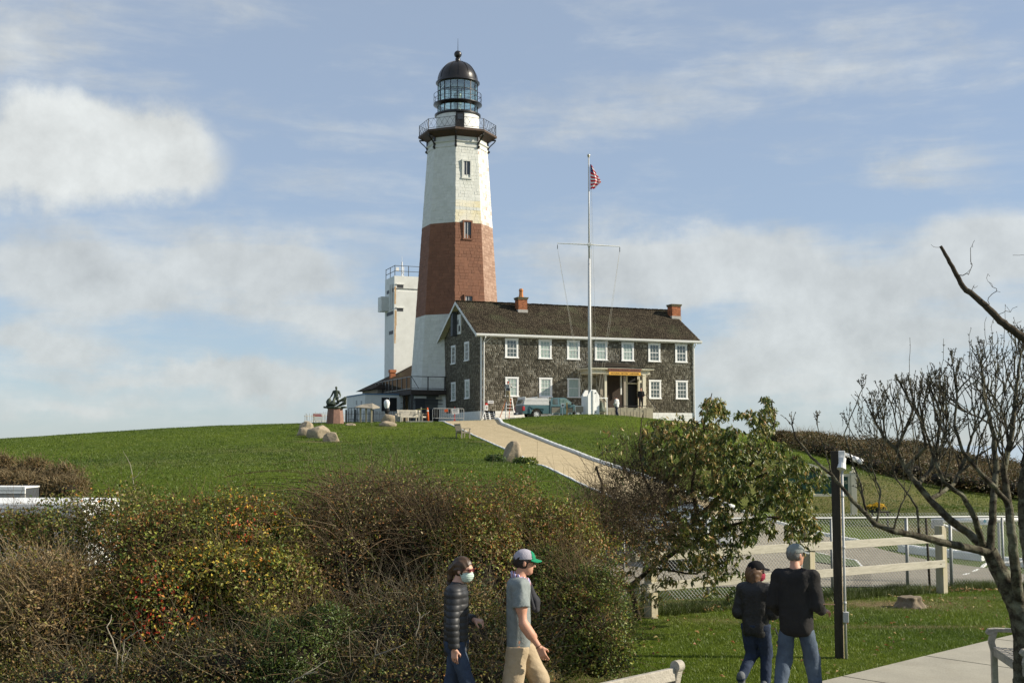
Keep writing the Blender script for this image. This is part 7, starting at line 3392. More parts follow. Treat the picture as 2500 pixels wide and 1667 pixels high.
# white barrier pole and its post
gp0, gp1 = P(2276, 1270, 28.2), P(2560, 1266, 28.8)
gg = float(gq(gp0.x, 28.2))
gt = empty('barrier_gate', (gp0.x, 28.2, gg), 0, 'long white barrier pole on a post behind the chain link fence', 'gate')
mb = MB()
mb.tube([(0, 0, gp0.z - gg), (gp1.x - gp0.x, gp1.y - gp0.y, gp1.z - gg)], .055, 10)
mb.build('pole', M['white_clean'], gt, smooth=True)
mb = MB()
mb.box(.0, .22, -.09, .09, gp0.z - gg - .18, gp0.z - gg + .03)
mb.build('hinge_box', M['galvanised'], gt, bevel=.01)
mb = MB()
mb.tube([(.25, 0, gp0.z - gg - .1), (1.1, .05, gp0.z - gg - .40)], .03, 8)
mb.build('counter_arm', M['white_clean'], gt)
for x in (.12, 1.52):
    mb = MB()
    mb.tube([(x, .03, -.1), (x, .03, gp0.z - gg - .05)], .035, 8)
    mb.build('post', M['galvanised'], gt)
mb = MB()
mb.tube([(1.52, .03, .75), (1.52, .03, .45), (2.6, .05, .50)], .028, 8)
mb.build('lower_bar', M['white_clean'], gt)
sgx = P(2404, 1274, 28.3)
rs = empty('round_notice', (sgx.x, 28.3, sgx.z), 0, 'small white plate with a round blue symbol fixed under the white barrier pole', 'sign')
mb = MB()
mb.box(-.10, .10, -.012, .0, -.06, .05)
mb.build('plate', M['white_clean'], rs)
mb = MB()
mb.lathe([(.038, 0), (.038, .004)], 16)
mb.v = [(v[0], -.013 - v[2], v[1] + .02) for v in mb.v]
mb.build('blue_symbol', material('sky_blue', (.10, .36, .50), .5), rs)

# lighthouse sign beyond the yard
SY = 54.0
sc = SY / FPX
sp0, sp1 = P(2085, 1262, SY), P(1860, 1262, SY)
sz0 = float(gq(sp0.x, SY))
ls = empty('lighthouse_sign', (P(1972, 1262, SY).x, SY, sz0), 0, 'dark green sign with cream frame and arched top between cream posts, behind the leafy tree', 'sign')
hw_ = sp0.x - P(1972, 1262, SY).x


def zs(py):
    return P(1972, py, SY).z - sz0


for s in (-1, 1):
    x = s * hw_
    mb = MB()
    mb.box(x - .12, x + .12, -.12, .12, -.1, zs(1154))
    mb.lathe([(.19, zs(1154)), (.19, zs(1152)), (.08, zs(1149)), (.05, zs(1147)), (.10, zs(1144)), (.07, zs(1141)), (.01, zs(1138.5))], 4, c=(x, 0, 0), a0=pi / 4)
    mb.build('post', M['cream_paint'], ls, bevel=.01)
z0, z1 = zs(1208), zs(1160)
arch = [(-hw_ + .14, z1), (-.62, z1)] + [(.62 * math.cos(a), z1 + .02 + .44 * math.sin(a)) for a in np.linspace(pi, 0, 13)] + [(.62, z1), (hw_ - .14, z1)]
mb = MB()
mb.prism([(-hw_ + .14, z0)] + arch + [(hw_ - .14, z0)], -.03, .03)
mb.build('panel', M['green_sign'], ls)
mb = MB()
for i in range(len(arch) - 1):
    mb.bar((arch[i][0], 0, arch[i][1]), (arch[i + 1][0], 0, arch[i + 1][1]), .12, .11)
mb.bar((-hw_ + .14, 0, z0), (hw_ - .14, 0, z0), .12, .11)
for s in (-1, 1):
    mb.bar((s * (hw_ - .18), 0, z0), (s * (hw_ - .18), 0, z1), .12, .11)
mb.build('frame', M['cream_paint'], ls)
lettering('lettering', 'MONTAUK POINT LIGHTHOUSE', .2, M['cream_letter'], ls, (0, -.04, zs(1177)), width=hw_ * 1.86)

# tub of yellow chrysanthemums on a little table
fl_ = P(2148, 1245, 46)
fg = float(gq(fl_.x, 46))
ft = empty('flower_stand', (fl_.x, 46, fg), 0, 'low dark table carrying the yellow flowers beyond the wire fence', 'stand')
mb = MB()
zt3 = P(2148, 1248, 46).z - fg
mb.box(-.34, .34, -.2, .2, zt3 - .04, zt3)
for x in (-.28, .28):
    mb.bar((x, 0, 0), (x, 0, zt3), .06)
mb.build('table', M['dark_post'], ft)
for (px, n_, rr_, lab) in ((2127, 260, .17, 'smaller clump of yellow chrysanthemums at the left on the low table'), (2144, 620, .24, 'larger clump of bright yellow chrysanthemums at the right on the low table')):
    c = P(px, 1238, 46)
    e = empty('potted_flowers', (c.x, 46, fg + zt3), 0, lab, 'flowers', 'yellow flowers by the sign')
    mb = MB()
    mb.lathe([(.08, 0), (.12, .12), (.13, .13)], 14)
    mb.build('pot', M['grey_dark'], e)
    rg = np.random.default_rng(3)
    d = unit(rg.normal(size=(n_, 3)))
    d[:, 2] = np.abs(d[:, 2])
    C_ = d * np.array([rr_ * 1.15, rr_, rr_ * .8]) * rg.uniform(.8, 1.05, (n_, 1)) + np.array([0, 0, .10])
    V, F = leaves_np(C_, unit(rg.normal(size=(n_, 3))), d, np.full(n_, .055), np.full(n_, .055))
    t = rg.random(n_)
    low = d[:, 2] < .45
    col = np.where((low & (t < .6))[:, None], np.array([[.03, .05, .015]]), np.where(t[:, None] < .8, np.array([[.75, .50, .03]]), np.array([[.55, .33, .02]])))
    o = link_mesh('blooms', raw_mesh('blooms', V, F, None, M['leaf'], False, np.repeat(col, 2, 0)), e)
    o['kind'] = 'stuff'

# camera post in the lawn
lp_ = P(2050, 1612, 17.1)
lz_ = float(gq(lp_.x, 17.1))
hp = P(2050, 1100, 17.1).z - lz_
cp = empty('camera_post', (lp_.x, 17.1, lz_), R(-13), 'tall dark timber post carrying white cameras and grey conduit, on the lawn', 'post')
mb = MB()
mb.box(-.060, .045, -.052, .052, -.1, hp)
mb.build('post', M['dark_post'], cp, bevel=.006)
mb = MB()
mb.tube([(.085, -.055, 0), (.085, -.055, hp - .22)], .017, 8)
for z in (.75, 1.5, 2.2):
    mb.tube([(.085, -.055, z - .02), (.085, -.055, z + .02)], .021, 8)
mb.build('conduit', M['pvc'], cp, smooth=True)
mb = MB()
mb.tube([(.053, -.035, .0), (.053, -.035, hp - .12)], .008, 6)
mb.build('cable', material('tan_cable', (.45, .36, .24), .7), cp)
mb = MB()
mb.box(.055, .13, -.10, -.01, .49, .63)
mb.build('junction_box', M['pvc'], cp, bevel=.006)
mb = MB()
mb.box(.04, .13, -.06, .06, hp - .17, hp + .0)
head_ = mb.build('mounting_box', M['white_plastic'], cp, bevel=.008)
mb = MB()
mb.tube([(.10, -.07, hp - .10), (.085, -.10, hp - .20)], .045, 14)
mb.tube([(.088, -.095, hp - .18), (.075, -.125, hp - .25)], [.05, .062], 14)
c1 = mb.build('camera_housing', M['white_plastic'], cp, smooth=False)
mb = MB()
mb.tube([(.13, 0, hp - .05), (.20, 0, hp - .07), (.235, 0, hp - .10)], .026, 10)
mb.tube([(.235, 0, hp - .10), (.30, 0, hp - .13)], [.035, .04], 12)
mb.sphere((.33, -.01, hp - .145), .045, 14)
mb.build('camera_housing', M['white_plastic'], cp, smooth=True)

# tree stump
st_ = ground(2222, 1482)


def stumpf(Q):
    r_ = .20 + .09 * np.clip(.12 - Q[:, 2], 0, .2) / .12 + .018 * np.sin(np.arctan2(Q[:, 1], Q[:, 0]) * 7)
    d = np.hypot(Q[:, 0], Q[:, 1]) - r_
    d = np.maximum(d, Q[:, 2] - .19 - .02 * Q[:, 0])
    for a in (0.2, 2.3, 3.4, 5.0):
        d = smin(d, cap(Q, (.1 * math.cos(a), .1 * math.sin(a), .06), (.36 * math.cos(a), .36 * math.sin(a), -.02), .055, .03), .05)
    return d * .8 + .006 * wob(Q, 30, 3)


stp = sdf_obj('tree_stump', stumpf, (-.5, -.5, -.08), (.5, .5, .27), .013, material('stump_wood', (.14, .105, .07), .95, (.22, .18, .12), 14, bump=.6, bscale=40), None, (st_.x, st_.y, st_.z))
tag(stp, 'low sawn tree stump in the bare patch of the lawn', 'stump')

# benches close to the camera
bb_ = make_bench(1.5, 'bench_white', scroll=True)
q0 = P(1655, 1622, 9.9)
gb_ = float(gq(q0.x, 9.9))
put(bb_, (0, 0, 0), 0, 'white bench back with a rounded post, cut off by the bottom edge')
# back post top of local (+W/2, .38, .93): bench seen from behind, its back towards the camera
ang_b = R(180 + 46)
loc_l = Vector((-.75, .375, .94))
rot_l = Matrix.Rotation(ang_b, 3, 'Z') @ loc_l
bb_.location = (q0.x - rot_l.x, q0.y - rot_l.y, q0.z - .94)
bb_.rotation_euler = (0, 0, ang_b)
# rounded finials of the near bench
for s in (-1, 1):
    mb = MB()
    mb.tube([(s * .75 - .037, .372, .930), (s * .75 + .037, .372, .930)], .046, 18)
    mb.build('rounded_cap', M['bench_white'], bb_)
b6 = make_bench(1.5, 'bench_white', scroll=True)
g6 = ground(2440, 1690)
q6 = P(2412, 1533, 14.9)
ang6 = R(-98)
ll = Vector((-.75, -.33, .64))
rl_ = Matrix.Rotation(ang6, 3, 'Z') @ ll
put(b6, (q6.x - rl_.x, q6.y - rl_.y, q6.z - .648), ang6, 'white garden bench with scrolled armrest partly behind the bare tree trunk')

# dark car behind the fence and tree
cpz = P(1695, 1400, 28.5)
cg = float(gq(cpz.x, 28.5))
car = empty('parked_car', (cpz.x, 28.5, cg), R(5), 'dark grey green car facing the viewer behind the wire fence and the leafy tree', 'car')
M['car_paint'] = material('dark_car_paint', (.020, .026, .024), .3, spec=.6, clear=.8)
mb = MB()
mb.prism([(-.92, .35), (.92, .35), (.95, .60), (.93, .95), (.84, 1.03), (-.84, 1.03), (-.93, .95), (-.95, .60)], 0.0, 1.1)
mb.prism([(-.94, .35), (.94, .35), (.95, .95), (.86, 1.05), (-.86, 1.05), (-.95, .95)], 1.1, 4.3)
mb.build('body', M['car_paint'], car, bevel=.05)
mb = MB()
vs = [(-.80, 1.15, 1.04), (.80, 1.15, 1.04), (.64, 1.75, 1.46), (-.64, 1.75, 1.46), (.62, 3.3, 1.50), (-.62, 3.3, 1.50), (.78, 4.2, 1.04), (-.78, 4.2, 1.04)]
mb.add(vs, [(0, 1, 2, 3), (3, 2, 4, 5), (5, 4, 6, 7), (1, 6, 4, 2), (0, 3, 5, 7)])
mb.build('roof', M['car_paint'], car, bevel=.03)
mb = MB()
mb.add([(-.72, 1.19, 1.085), (.72, 1.19, 1.085), (.60, 1.70, 1.44), (-.60, 1.70, 1.44)], [(0, 1, 2, 3)])
mb.build('windscreen', material('sky_lit_windscreen', (.30, .36, .40), .1, (.16, .2, .22), 3, spec=.9), car)
mb = MB()
for k in range(5):
    mb.box(-.45, .45, -.02, .0, .60 + k * .06, .63 + k * .06)
mb.build('grille', M['galvanised'], car)
for x in (-.75, .75):
    mb = MB()
    mb.box(x - .15, x + .15, -.02, .05, .66, .82)
    mb.build('headlight', M['white_plastic'], car, bevel=.02)
for x in (-.80, .80):
    for y in (.75, 3.4):
        w_ = wheel(car, 0, 0, .33, .22)
        w_.location = (x, y, .33)
        w_.rotation_euler = (pi / 2, 0, pi / 2 if x > 0 else -pi / 2)
mb = MB()
mb.box(-.95, .95, -.08, .02, .33, .52)
mb.build('bumper', M['black'], car, bevel=.03)

# white trailer behind the left hedge
tq = P(205, 1226, 19.6)
tg_ = float(gq(-5, 20))
tx = tq.x
trl = empty('white_trailer', (tx, 19.6, tg_), 0, 'plain white box trailer half hidden behind the left hedge', 'trailer')
th = tq.z - tg_
mb = MB()
mb.box(-5.0, 0, 0, 1.8, .45, th)
mb.build('body', M['white_clean'], trl, bevel=.03)
mb = MB()
for k in range(1, 6):
    mb.box(-5.0 + k * .83, -5.0 + k * .83 + .02, -.008, .0, .5, th - .08)
mb.box(-5.0, 0, -.012, 0, th - .10, th - .085)
mb.build('panel_seam', M['pvc'], trl)
for x in (-3.2, -2.3):
    w_ = wheel(trl, x, .15, .34, .22)
# stacked white boards further back at the left edge
bq_ = P(61, 1188, 26)
bgz = float(gq(bq_.x, 26))
wb_ = empty('white_locker', (bq_.x, 26, bgz), 0, 'small white slatted locker at the far left edge above the trailer', 'locker')
lt_ = bq_.z - bgz
mb = MB()
mb.box(-1.6, -.01, .03, .8, .0, lt_ - .02)
mb.build('body', M['grey_dark'], wb_)
for k, (za, zb_) in enumerate(((1188, 1196.5), (1198, 1204.5), (1206, 1218))):
    mb = MB()
    zt4, zt5 = P(30, za, 26).z - bgz, P(30, zb_, 26).z - bgz
    mb.box(-1.62, 0, 0 if k < 2 else .015, .05, zt5, zt4)
    if k == 0:
        mb.box(-1.62, 0, 0.0501, .82, zt4 - .03, zt4)
    mb.build('board', M['white_clean'] if k < 2 else M['concrete'], wb_)

# ================================================================== people
M['skin'] = material('skin', (.55, .30, .20), .55, (.50, .25, .165), 9, spec=.35)
M['skin_pale'] = material('pale_skin', (.60, .36, .26), .55, (.55, .30, .21), 9, spec=.35)


def fabric(name, c, c2=None, rough=.9, sc=10, bump=.4, fine=.10):
    return material(name, c, rough, c2 or tuple(v * .82 for v in c), sc, bump=bump, bscale=24, fine=fine, fine_scale=160, spec=.15)


A3 = lambda *v: np.array(v, float)


def head_sdf(Q, c, f, u, s, jaw=1.0):
    """f forward, u up, s to the person's left; unit vectors"""
    Rm = np.stack([f, s, u], 1)
    q = (Q - c) @ Rm
    d = ell(q, (-.012, 0, .030), (.098, .077, .094))
    d = smin(d, ell(q, (.028, 0, -.045), (.062, .055 * jaw, .070)), .035)
    d = smin(d, cap(q, (.060, 0, -.098), (.070, 0, -.092), .018, .018), .03)        # chin
    d = smin(d, cap(q, (.082, 0, .018), (.104, 0, -.028), .010, .0135), .014)        # nose
    d = smin(d, cap(q, (.074, -.03, .034), (.074, .03, .034), .013, .013), .018)     # brow
    d = smin(d, cap(q, (.084, -.016, -.058), (.084, .016, -.058), .0075, .0075), .008)  # lips
    for sg in (-1, 1):
        d = np.maximum(d, -(np.linalg.norm(q - A3(.094, sg * .031, .012), axis=1) - .015))
        d = smin(d, np.linalg.norm(q - A3(.076, sg * .031, .012), axis=1) - .0135, .004)
        d = smin(d, ell(q, (-.008, sg * .080, -.004), (.020, .009, .032)), .008)     # ear
    return d


def hand_sdf(Q, w, d, n, t, curl=.5, sc=1.0):
    """w wrist, d along the hand, n palm normal (fingers curl towards it), t thumb side"""
    d = d / np.linalg.norm(d)
    n = n - (n @ d) * d
    n /= np.linalg.norm(n)
    t = t - (t @ d) * d - (t @ n) * n
    t /= np.linalg.norm(t)
    Rm = np.stack([d, t, n], 1)
    q = (Q - w) @ Rm / sc
    D = rbox(q, (.050, 0, .0), (.046, .038, .014), .013)
    D = smin(D, ell(q, (.03, .022, .008), (.034, .018, .015)), .012)
    fl = [(.030, .068, .0080), (.010, .078, .0085), (-.010, .072, .0080), (-.029, .057, .0072)]
    for i, (y, L, r) in enumerate(fl):
        a = curl * (.75 + .14 * i)
        p = A3(.090, y, 0)
        ang = a * .5
        for k, seg in enumerate((.45, .31, .24)):
            ang += a * (.45, .55, .45)[k]
            q2 = p + A3(math.cos(ang), (y * .12), math.sin(ang)) * L * seg
            D = smin(D, cap(q, p, q2, r, r * .93), .004)
            p = q2
            r *= .93
    p0, p1, p2 = A3(.022, .034, .004), A3(.052, .056, .018), A3(.078, .052, .030 + .02 * curl)
    D = smin(D, cap(q, p0, p1, .0125, .0105), .010)
    D = smin(D, cap(q, p1, p2, .0105, .0085), .004)
    return D * sc


def vec(*a):
    v = np.array(a, float)
    return v / np.linalg.norm(v)


class Person:
    """+x is the way the person faces, +y their left"""

    def __init__(s, label, loc, rz, H, J, group=None):
        s.J = {k: np.array(v, float) for k, v in J.items()}
        s.k = H
        s.o = empty('person', loc, rz, label, 'person', group)

    def make(s, name, f, h, mat, lo=None, hi=None, par=None):
        lo = lo or (-.75, -.65, -.08)
        hi = hi or (.75, .65, 1.98)
        return sdf_obj(name, f, lo, hi, h, mat, par or s.o)


def limb(Q, a, b, ra, rb, bulge=0.0, at=.35):
    d = cap(Q, a, b, ra, rb)
    if bulge:
        m = a + (b - a) * at
        v = (b - a) * .16
        d = smin(d, cap(Q, m - v, m + v, (ra * (1 - at) + rb * at) + bulge * .6, (ra * (1 - at) + rb * at) + bulge * .6), .05)
    return d


def body_sdf(J, female=False, hands=(), legs_covered=True):
    hf = vec(*J['face'])
    hs_ = vec(*np.cross(J.get('headup', A3(0, 0, 1)), hf))
    hu = np.cross(hf, hs_)

    def f(Q):
        sh = (J['shR'] + J['shL']) / 2
        hp = (J['hipR'] + J['hipL']) / 2
        w = .155 if female else .175
        md = (sh + hp) / 2
        d = rbox(Q, md + A3(0, 0, .0), (.088, w * .86, (sh[2] - hp[2]) / 2 + .02), .085)
        d = smin(d, ell(Q, hp + A3(0, 0, .0), (.085, .135, .10)), .03)
        d = smin(d, cap(Q, J['shR'], J['shL'], .062, .062), .06)
        nb = sh + A3(0, 0, .02)
        d = smin(d, cap(Q, nb, J['neck'], .062, .056), .05)
        d = smin(d, cap(Q, J['neck'], J['head'] + hu * -.06 - hf * .02, .056, .052), .03)
        d = smin(d, head_sdf(Q, J['head'], hf, hu, hs_, .92 if female else 1.0), .018)
        for S in 'RL':
            sh_, el, wr = J['sh' + S], J['el' + S], J['wr' + S]
            k = .86 if female else 1.0
            lk = .80 if legs_covered else 1.0
            d = smin(d, limb(Q, sh_, el, .052 * k, .041 * k, .008, .4), .03)
            d = smin(d, limb(Q, el, wr, .043 * k, .027 * k, .007, .28), .015)
            kn, an, to = J['kn' + S], J['an' + S], J['to' + S]
            d = smin(d, cap(Q, J['hip' + S], kn, .066 * k, .052 * lk), .03)
            d = smin(d, limb(Q, kn, an, .054 * lk, .036 * lk, .0 if legs_covered else .012, .28), .01)
            d = smin(d, cap(Q, an, to, .038, .034), .02)
        for (S, dd, nn, tt, cu) in hands:
            d = smin(d, hand_sdf(Q, J['wr' + S], np.array(dd, float), np.array(nn, float), np.array(tt, float), cu, .93 if female else 1.02), .010)
        return d
    return f


def shoes(p, J, mat, sole):
    for S in 'RL':
        an, to = J['an' + S], J['to' + S]
        dd = (to - an)
        flat = A3(dd[0], dd[1], 0)
        flat = flat / (np.linalg.norm(flat) + 1e-6)
        dn = dd / np.linalg.norm(dd)

        def f(Q, an=an, to=to, dn=dn):
            d = cap(Q, an - dn * .045 + A3(0, 0, -.02), to, .046, .040)
            d = smin(d, cap(Q, an, an + A3(0, 0, .035), .044, .044), .02)
            return d
        lo = np.minimum(an, to) - .13
        hi = np.maximum(an, to) + .13
        so = sdf_obj('shoe', f, lo, hi, .009, mat, p.o)
        mb = MB()
        a = Vector(an - dn * .08 + A3(0, 0, -.058))
        b = Vector(to + dn * .035 + A3(0, 0, -.032))
        mb.bar(a, b, .075, .024)
        mb.build('sole', sole, so, bevel=.01)


def folds(Q, seed, amt=.004, sc=14, zs=.45):
    q = Q * np.array([1, 1, zs])
    return amt * (np.abs(wob(q, sc, seed, 2)) - .4) * 1.6


def trousers(J, wide=1.0, seed=1, cut=None, top=None, flare=0.0, thigh=.098, calf=.062):
    def f(Q):
        hp = (J['hipR'] + J['hipL']) / 2
        d = ell(Q, hp + A3(0, 0, .04), (.130 * wide ** .5, .176 * wide ** .3, .145))
        for S in 'RL':
            kn, an = J['kn' + S], J['an' + S]
            d = smin(d, cap(Q, J['hip' + S], kn, thigh * wide, (calf + .014) * wide + flare), .035)
            if cut is None:
                d = smin(d, cap(Q, kn, an, (calf + .012) * wide, calf * .92 * wide + flare), .02)
        d = d + folds(Q, seed, .010, 15, .7) + folds(Q, seed + 2, .003, 42, 1.0)
        if cut is not None:
            d = np.maximum(d, cut - Q[:, 2] + .02 * np.sin(Q[:, 0] * 9))
        if top is not None:
            d = np.maximum(d, Q[:, 2] - top)
        return d
    return f


def top_sdf(J, female=False, inflate=.012, hem=.80, sleeve=1.0, baffles=False, seed=1, loose=0.0, neck=0.0, armloose=0.0):
    def f(Q):
        sh = (J['shR'] + J['shL']) / 2
        hp = (J['hipR'] + J['hipL']) / 2
        w = .155 if female else .175
        md = (sh + hp) / 2
        tp = 1 + (.10 if female else .02) * np.clip((Q[:, 2] - md[2]) / .25, -1, 1)
        q = (Q - md) * np.stack([np.ones(len(Q)), 1 / tp, np.ones(len(Q))], 1)
        d = rbox(q, (0, 0, -.03), (.100 + inflate * .7 + loose, w * .86 + inflate * .7 + loose, (sh[2] - hp[2]) / 2 + .11), .098)
        d = smin(d, cap(Q, J['shR'], J['shL'], .060 + inflate, .060 + inflate), .035)
        d = smin(d, cap(Q, sh, J['neck'] - A3(0, 0, .03), .066 + inflate * .5, .055 + inflate), .04)
        for S in 'RL':
            a, b, c = J['sh' + S], J['el' + S], J['wr' + S]
            k = .90 if female else 1.0
            if sleeve < 1:
                e = a + (b - a) * sleeve
                sl = cap(Q, a, e, .060 * k + inflate, .062 * k + inflate + armloose)
                sl = np.maximum(sl, (Q - e) @ ((b - a) / np.linalg.norm(b - a)))
                d = smin(d, sl, .02)
            else:
                d = smin(d, cap(Q, a, b, .058 * k + inflate, .049 * k + inflate + armloose), .03)
                e = b + (c - b) * .93
                fo = cap(Q, b, e, .049 * k + inflate + armloose, .036 * k + inflate)
                fo = np.maximum(fo, (Q - e) @ ((c - b) / np.linalg.norm(c - b)))
                d = smin(d, fo, .015)
        if baffles:
            d = d - .0085 * np.abs(np.sin(Q[:, 2] * pi / .062)) ** .55 + .004
            d = d + folds(Q, seed, .002, 30, .5)
        else:
            d = d + folds(Q, seed, .010, 13, .6) + folds(Q, seed + 2, .0035, 40, .7)
        d = np.maximum(d, hem - Q[:, 2] + .010 * np.sin(np.arctan2(Q[:, 1], Q[:, 0]) * 3 + seed))
        if neck:
            d = np.maximum(d, -(np.linalg.norm((Q - J['neck'] - A3(.0, 0, .03)) * A3(1, 1, 1), axis=1) - neck))
        return d
    return f


def headframe(J):
    hf = vec(*J['face'])
    hs_ = vec(*np.cross(A3(0, 0, 1), hf))
    return hf, hs_, np.cross(hf, hs_)


def cap_hat(p, J, crown_mat, visor_mat, front_mat=None, low=.035):
    hf, hs_, hu = headframe(J)
    Rm = np.stack([hf, hs_, hu], 1)
    c = J['head']

    def crown(Q):
        q = (Q - c) @ Rm
        d = ell(q, (-.008, 0, .040), (.112, .091, .098))
        d = np.maximum(d, low - q[:, 2] + .10 * q[:, 0])
        return d

    def visor(Q):
        q = (Q - c) @ Rm
        q = q - A3(.085, 0, .052)
        z = q[:, 2] + q[:, 0] * .22 + 8 * q[:, 1] ** 2 * .45
        d = np.hypot(np.maximum(q[:, 0], 0) / 1.0, q[:, 1] * .98) - .088
        return np.maximum(np.maximum(np.abs(z) - .005, d), -q[:, 0] - .03) * .8
    lo, hi = c - .26, c + .26
    o = sdf_obj('cap', crown, lo, hi, .0065, crown_mat, p.o)
    sdf_obj('visor', visor, lo, hi, .0055, visor_mat, o)
    if front_mat:
        def fr(Q):
            q = (Q - c) @ Rm
            d = ell(q, (-.008, 0, .040), (.116, .095, .102))
            d = np.maximum(d, low - q[:, 2] + .10 * q[:, 0])
            return np.maximum(d, -(q[:, 0] + q[:, 2] * .25) + .078)
        sdf_obj('front_panel', fr, lo, hi, .0065, front_mat, o)
    return o


def hair(p, J, mat, kind='short'):
    hf, hs_, hu = headframe(J)
    Rm = np.stack([hf, hs_, hu], 1)
    c = J['head']

    def f(Q):
        q = (Q - c) @ Rm
        n = .0035 * np.sin(q[:, 1] * 160 + 5 * np.sin(q[:, 2] * 20)) + .002 * wob(q, 60, 3)
        if kind == 'short':
            d = ell(q, (-.022, 0, .022), (.100, .086, .100))
            d = np.maximum(d, -(q[:, 2] + .055))
            d = np.maximum(d, q[:, 0] - .035 - .3 * np.maximum(q[:, 2] - .02, 0))
        elif kind == 'bun':
            d = ell(q, (-.020, 0, .028), (.110, .089, .107))
            d = np.maximum(d, q[:, 0] - .030 - .62 * np.maximum(q[:, 2] + .01, 0))
            d = np.maximum(d, -(q[:, 2] + .06) + .3 * q[:, 0])
            d = smin(d, ell(q, (-.118, 0, -.020), (.046, .042, .055)), .03)
            d = smin(d, cap(q, A3(-.125, 0, -.05), A3(-.135, .0, -.17), .034, .022), .02)
        else:
            d = ell(q, (-.030, 0, -.01), (.108, .092, .120))
            d = smin(d, cap(q, (-.055, -.03, -.04), (-.06, -.06, -.17), .055, .040), .05)
            d = smin(d, cap(q, (-.055, .03, -.04), (-.05, .06, -.17), .055, .040), .05)
            d = np.maximum(d, q[:, 0] - .028)
        return d + n
    return sdf_obj('hair', f, c - .30, c + .24, .0065, mat, p.o)


def shades(p, J, mat):
    hf, hs_, hu = headframe(J)
    Rm = Matrix(((hf[0], hs_[0], hu[0], J['head'][0]), (hf[1], hs_[1], hu[1], J['head'][1]), (hf[2], hs_[2], hu[2], J['head'][2]), (0, 0, 0, 1)))
    mb = MB()
    for sg in (-1, 1):
        mb.box(.090, .096, sg * .033 - .026, sg * .033 + .026, -.006, .032, Rm)
        mb.bar(Rm @ Vector((.092, sg * .058, .022)), Rm @ Vector((-.01, sg * .084, .016)), .007, .010)
    mb.bar(Rm @ Vector((.097, -.012, .020)), Rm @ Vector((.097, .012, .020)), .006)
    o = mb.build('glasses', mat, p.o, bevel=.002)
    o['kind'] = 'part'
    del o['kind']
    return o


def face_mask(p, J, mat):
    hf, hs_, hu = headframe(J)
    Rm = np.stack([hf, hs_, hu], 1)
    c = J['head']

    def f(Q):
        q = (Q - c) @ Rm
        d = ell(q, (.035, 0, -.048), (.083, .068, .070))
        d = smin(d, cap(q, (.09, 0, -.01), (.108, 0, -.038), .012, .014), .02)
        d = np.maximum(d, -(q[:, 0] - .012 - .2 * np.abs(q[:, 2] + .045)))
        d = np.maximum(d, q[:, 2] + .002 - .25 * (q[:, 0] - .09))
        return d + .0018 * np.sin(q[:, 2] * 330)
    o = sdf_obj('face_mask', f, c - .2, c + .2, .005, mat, p.o)
    rm = Matrix(((hf[0], hs_[0], hu[0], c[0]), (hf[1], hs_[1], hu[1], c[1]), (hf[2], hs_[2], hu[2], c[2]), (0, 0, 0, 1)))
    mb = MB()
    for sg in (-1, 1):
        for z in (-.018, -.075):
            mb.bar(rm @ Vector((.03, sg * .066, z)), rm @ Vector((-.012, sg * .086, -.002)), .004)
    mb.build('ear_loops', mat, o)
    return o


# ---- man in grey T-shirt walking to the right
mg = P(1266, 1085, 12.65)
gz1 = float(gq(mg.x, 12.65))
J = dict(head=(.062, .0, 1.695), neck=(.012, 0, 1.545), face=(.985, .05, -.10), shR=(.0, -.185, 1.475), shL=(-.005, .185, 1.475), elR=(.045, -.255, 1.120), wrR=(.205, -.235, .885),
         elL=(-.06, .25, 1.16), wrL=(.10, .24, .96), hipR=(.0, -.10, .93), hipL=(.0, .10, .93), knR=(-.06, -.11, .50), anR=(-.34, -.12, .17), toR=(-.20, -.12, .045),
         knL=(.21, .11, .51), anL=(.30, .11, .095), toL=(.44, .11, .06))
man1 = Person('man in grey T-shirt, tan shorts and green visored cap beside the hedge', (mg.x - .0, 12.65, gz1), R(0), 1.83, J, 'people walking along the path')
J1 = man1.J
man1.make('body', body_sdf(J1, False, (('R', (.42, .05, -.90), (.25, .9, .1), (.9, -.1, .4), .50), ('L', (.5, 0, -.8), (0, -1, 0), (.8, 0, .5), .7)), False), .0068, M['skin'])
man1.make('tshirt', top_sdf(J1, False, .014, .815, .56, seed=4, loose=.006, neck=.085, armloose=.014), .0085, fabric('heather_grey_cotton', (.235, .26, .255), (.19, .215, .21), sc=18))
man1.make('shorts', trousers(J1, 1.12, 7, cut=.455, top=.875, flare=.018), .0095, fabric('khaki_cotton', (.42, .335, .22), (.36, .28, .18), sc=7))
hair(man1, J1, material('dark_hair', (.022, .015, .010), .7), 'short')
cap_hat(man1, J1, fabric('pale_grey_mesh', (.40, .38, .42), (.33, .31, .36), sc=40), fabric('green_twill', (.02, .26, .13)), fabric('green_front', (.02, .24, .12)))
shades(man1, J1, M['black'])
shoes(man1, J1, fabric('grey_trainer', (.18, .18, .18)), M['white_plastic'])


def gaiter(Q):
    q = Q - J1['neck'] - A3(.008, 0, -.012)
    q = q + A3(q[:, 2] * 0, q[:, 2] * 0, q[:, 0] * .45).T if False else np.stack([q[:, 0], q[:, 1], q[:, 2] + q[:, 0] * .45], 1)
    r_ = np.hypot(q[:, 0] * .95, q[:, 1])
    d = np.hypot(r_ - .074, q[:, 2] * .62) - .024
    return d + .004 * np.sin(np.arctan2(q[:, 1], q[:, 0]) * 9 + q[:, 2] * 60)


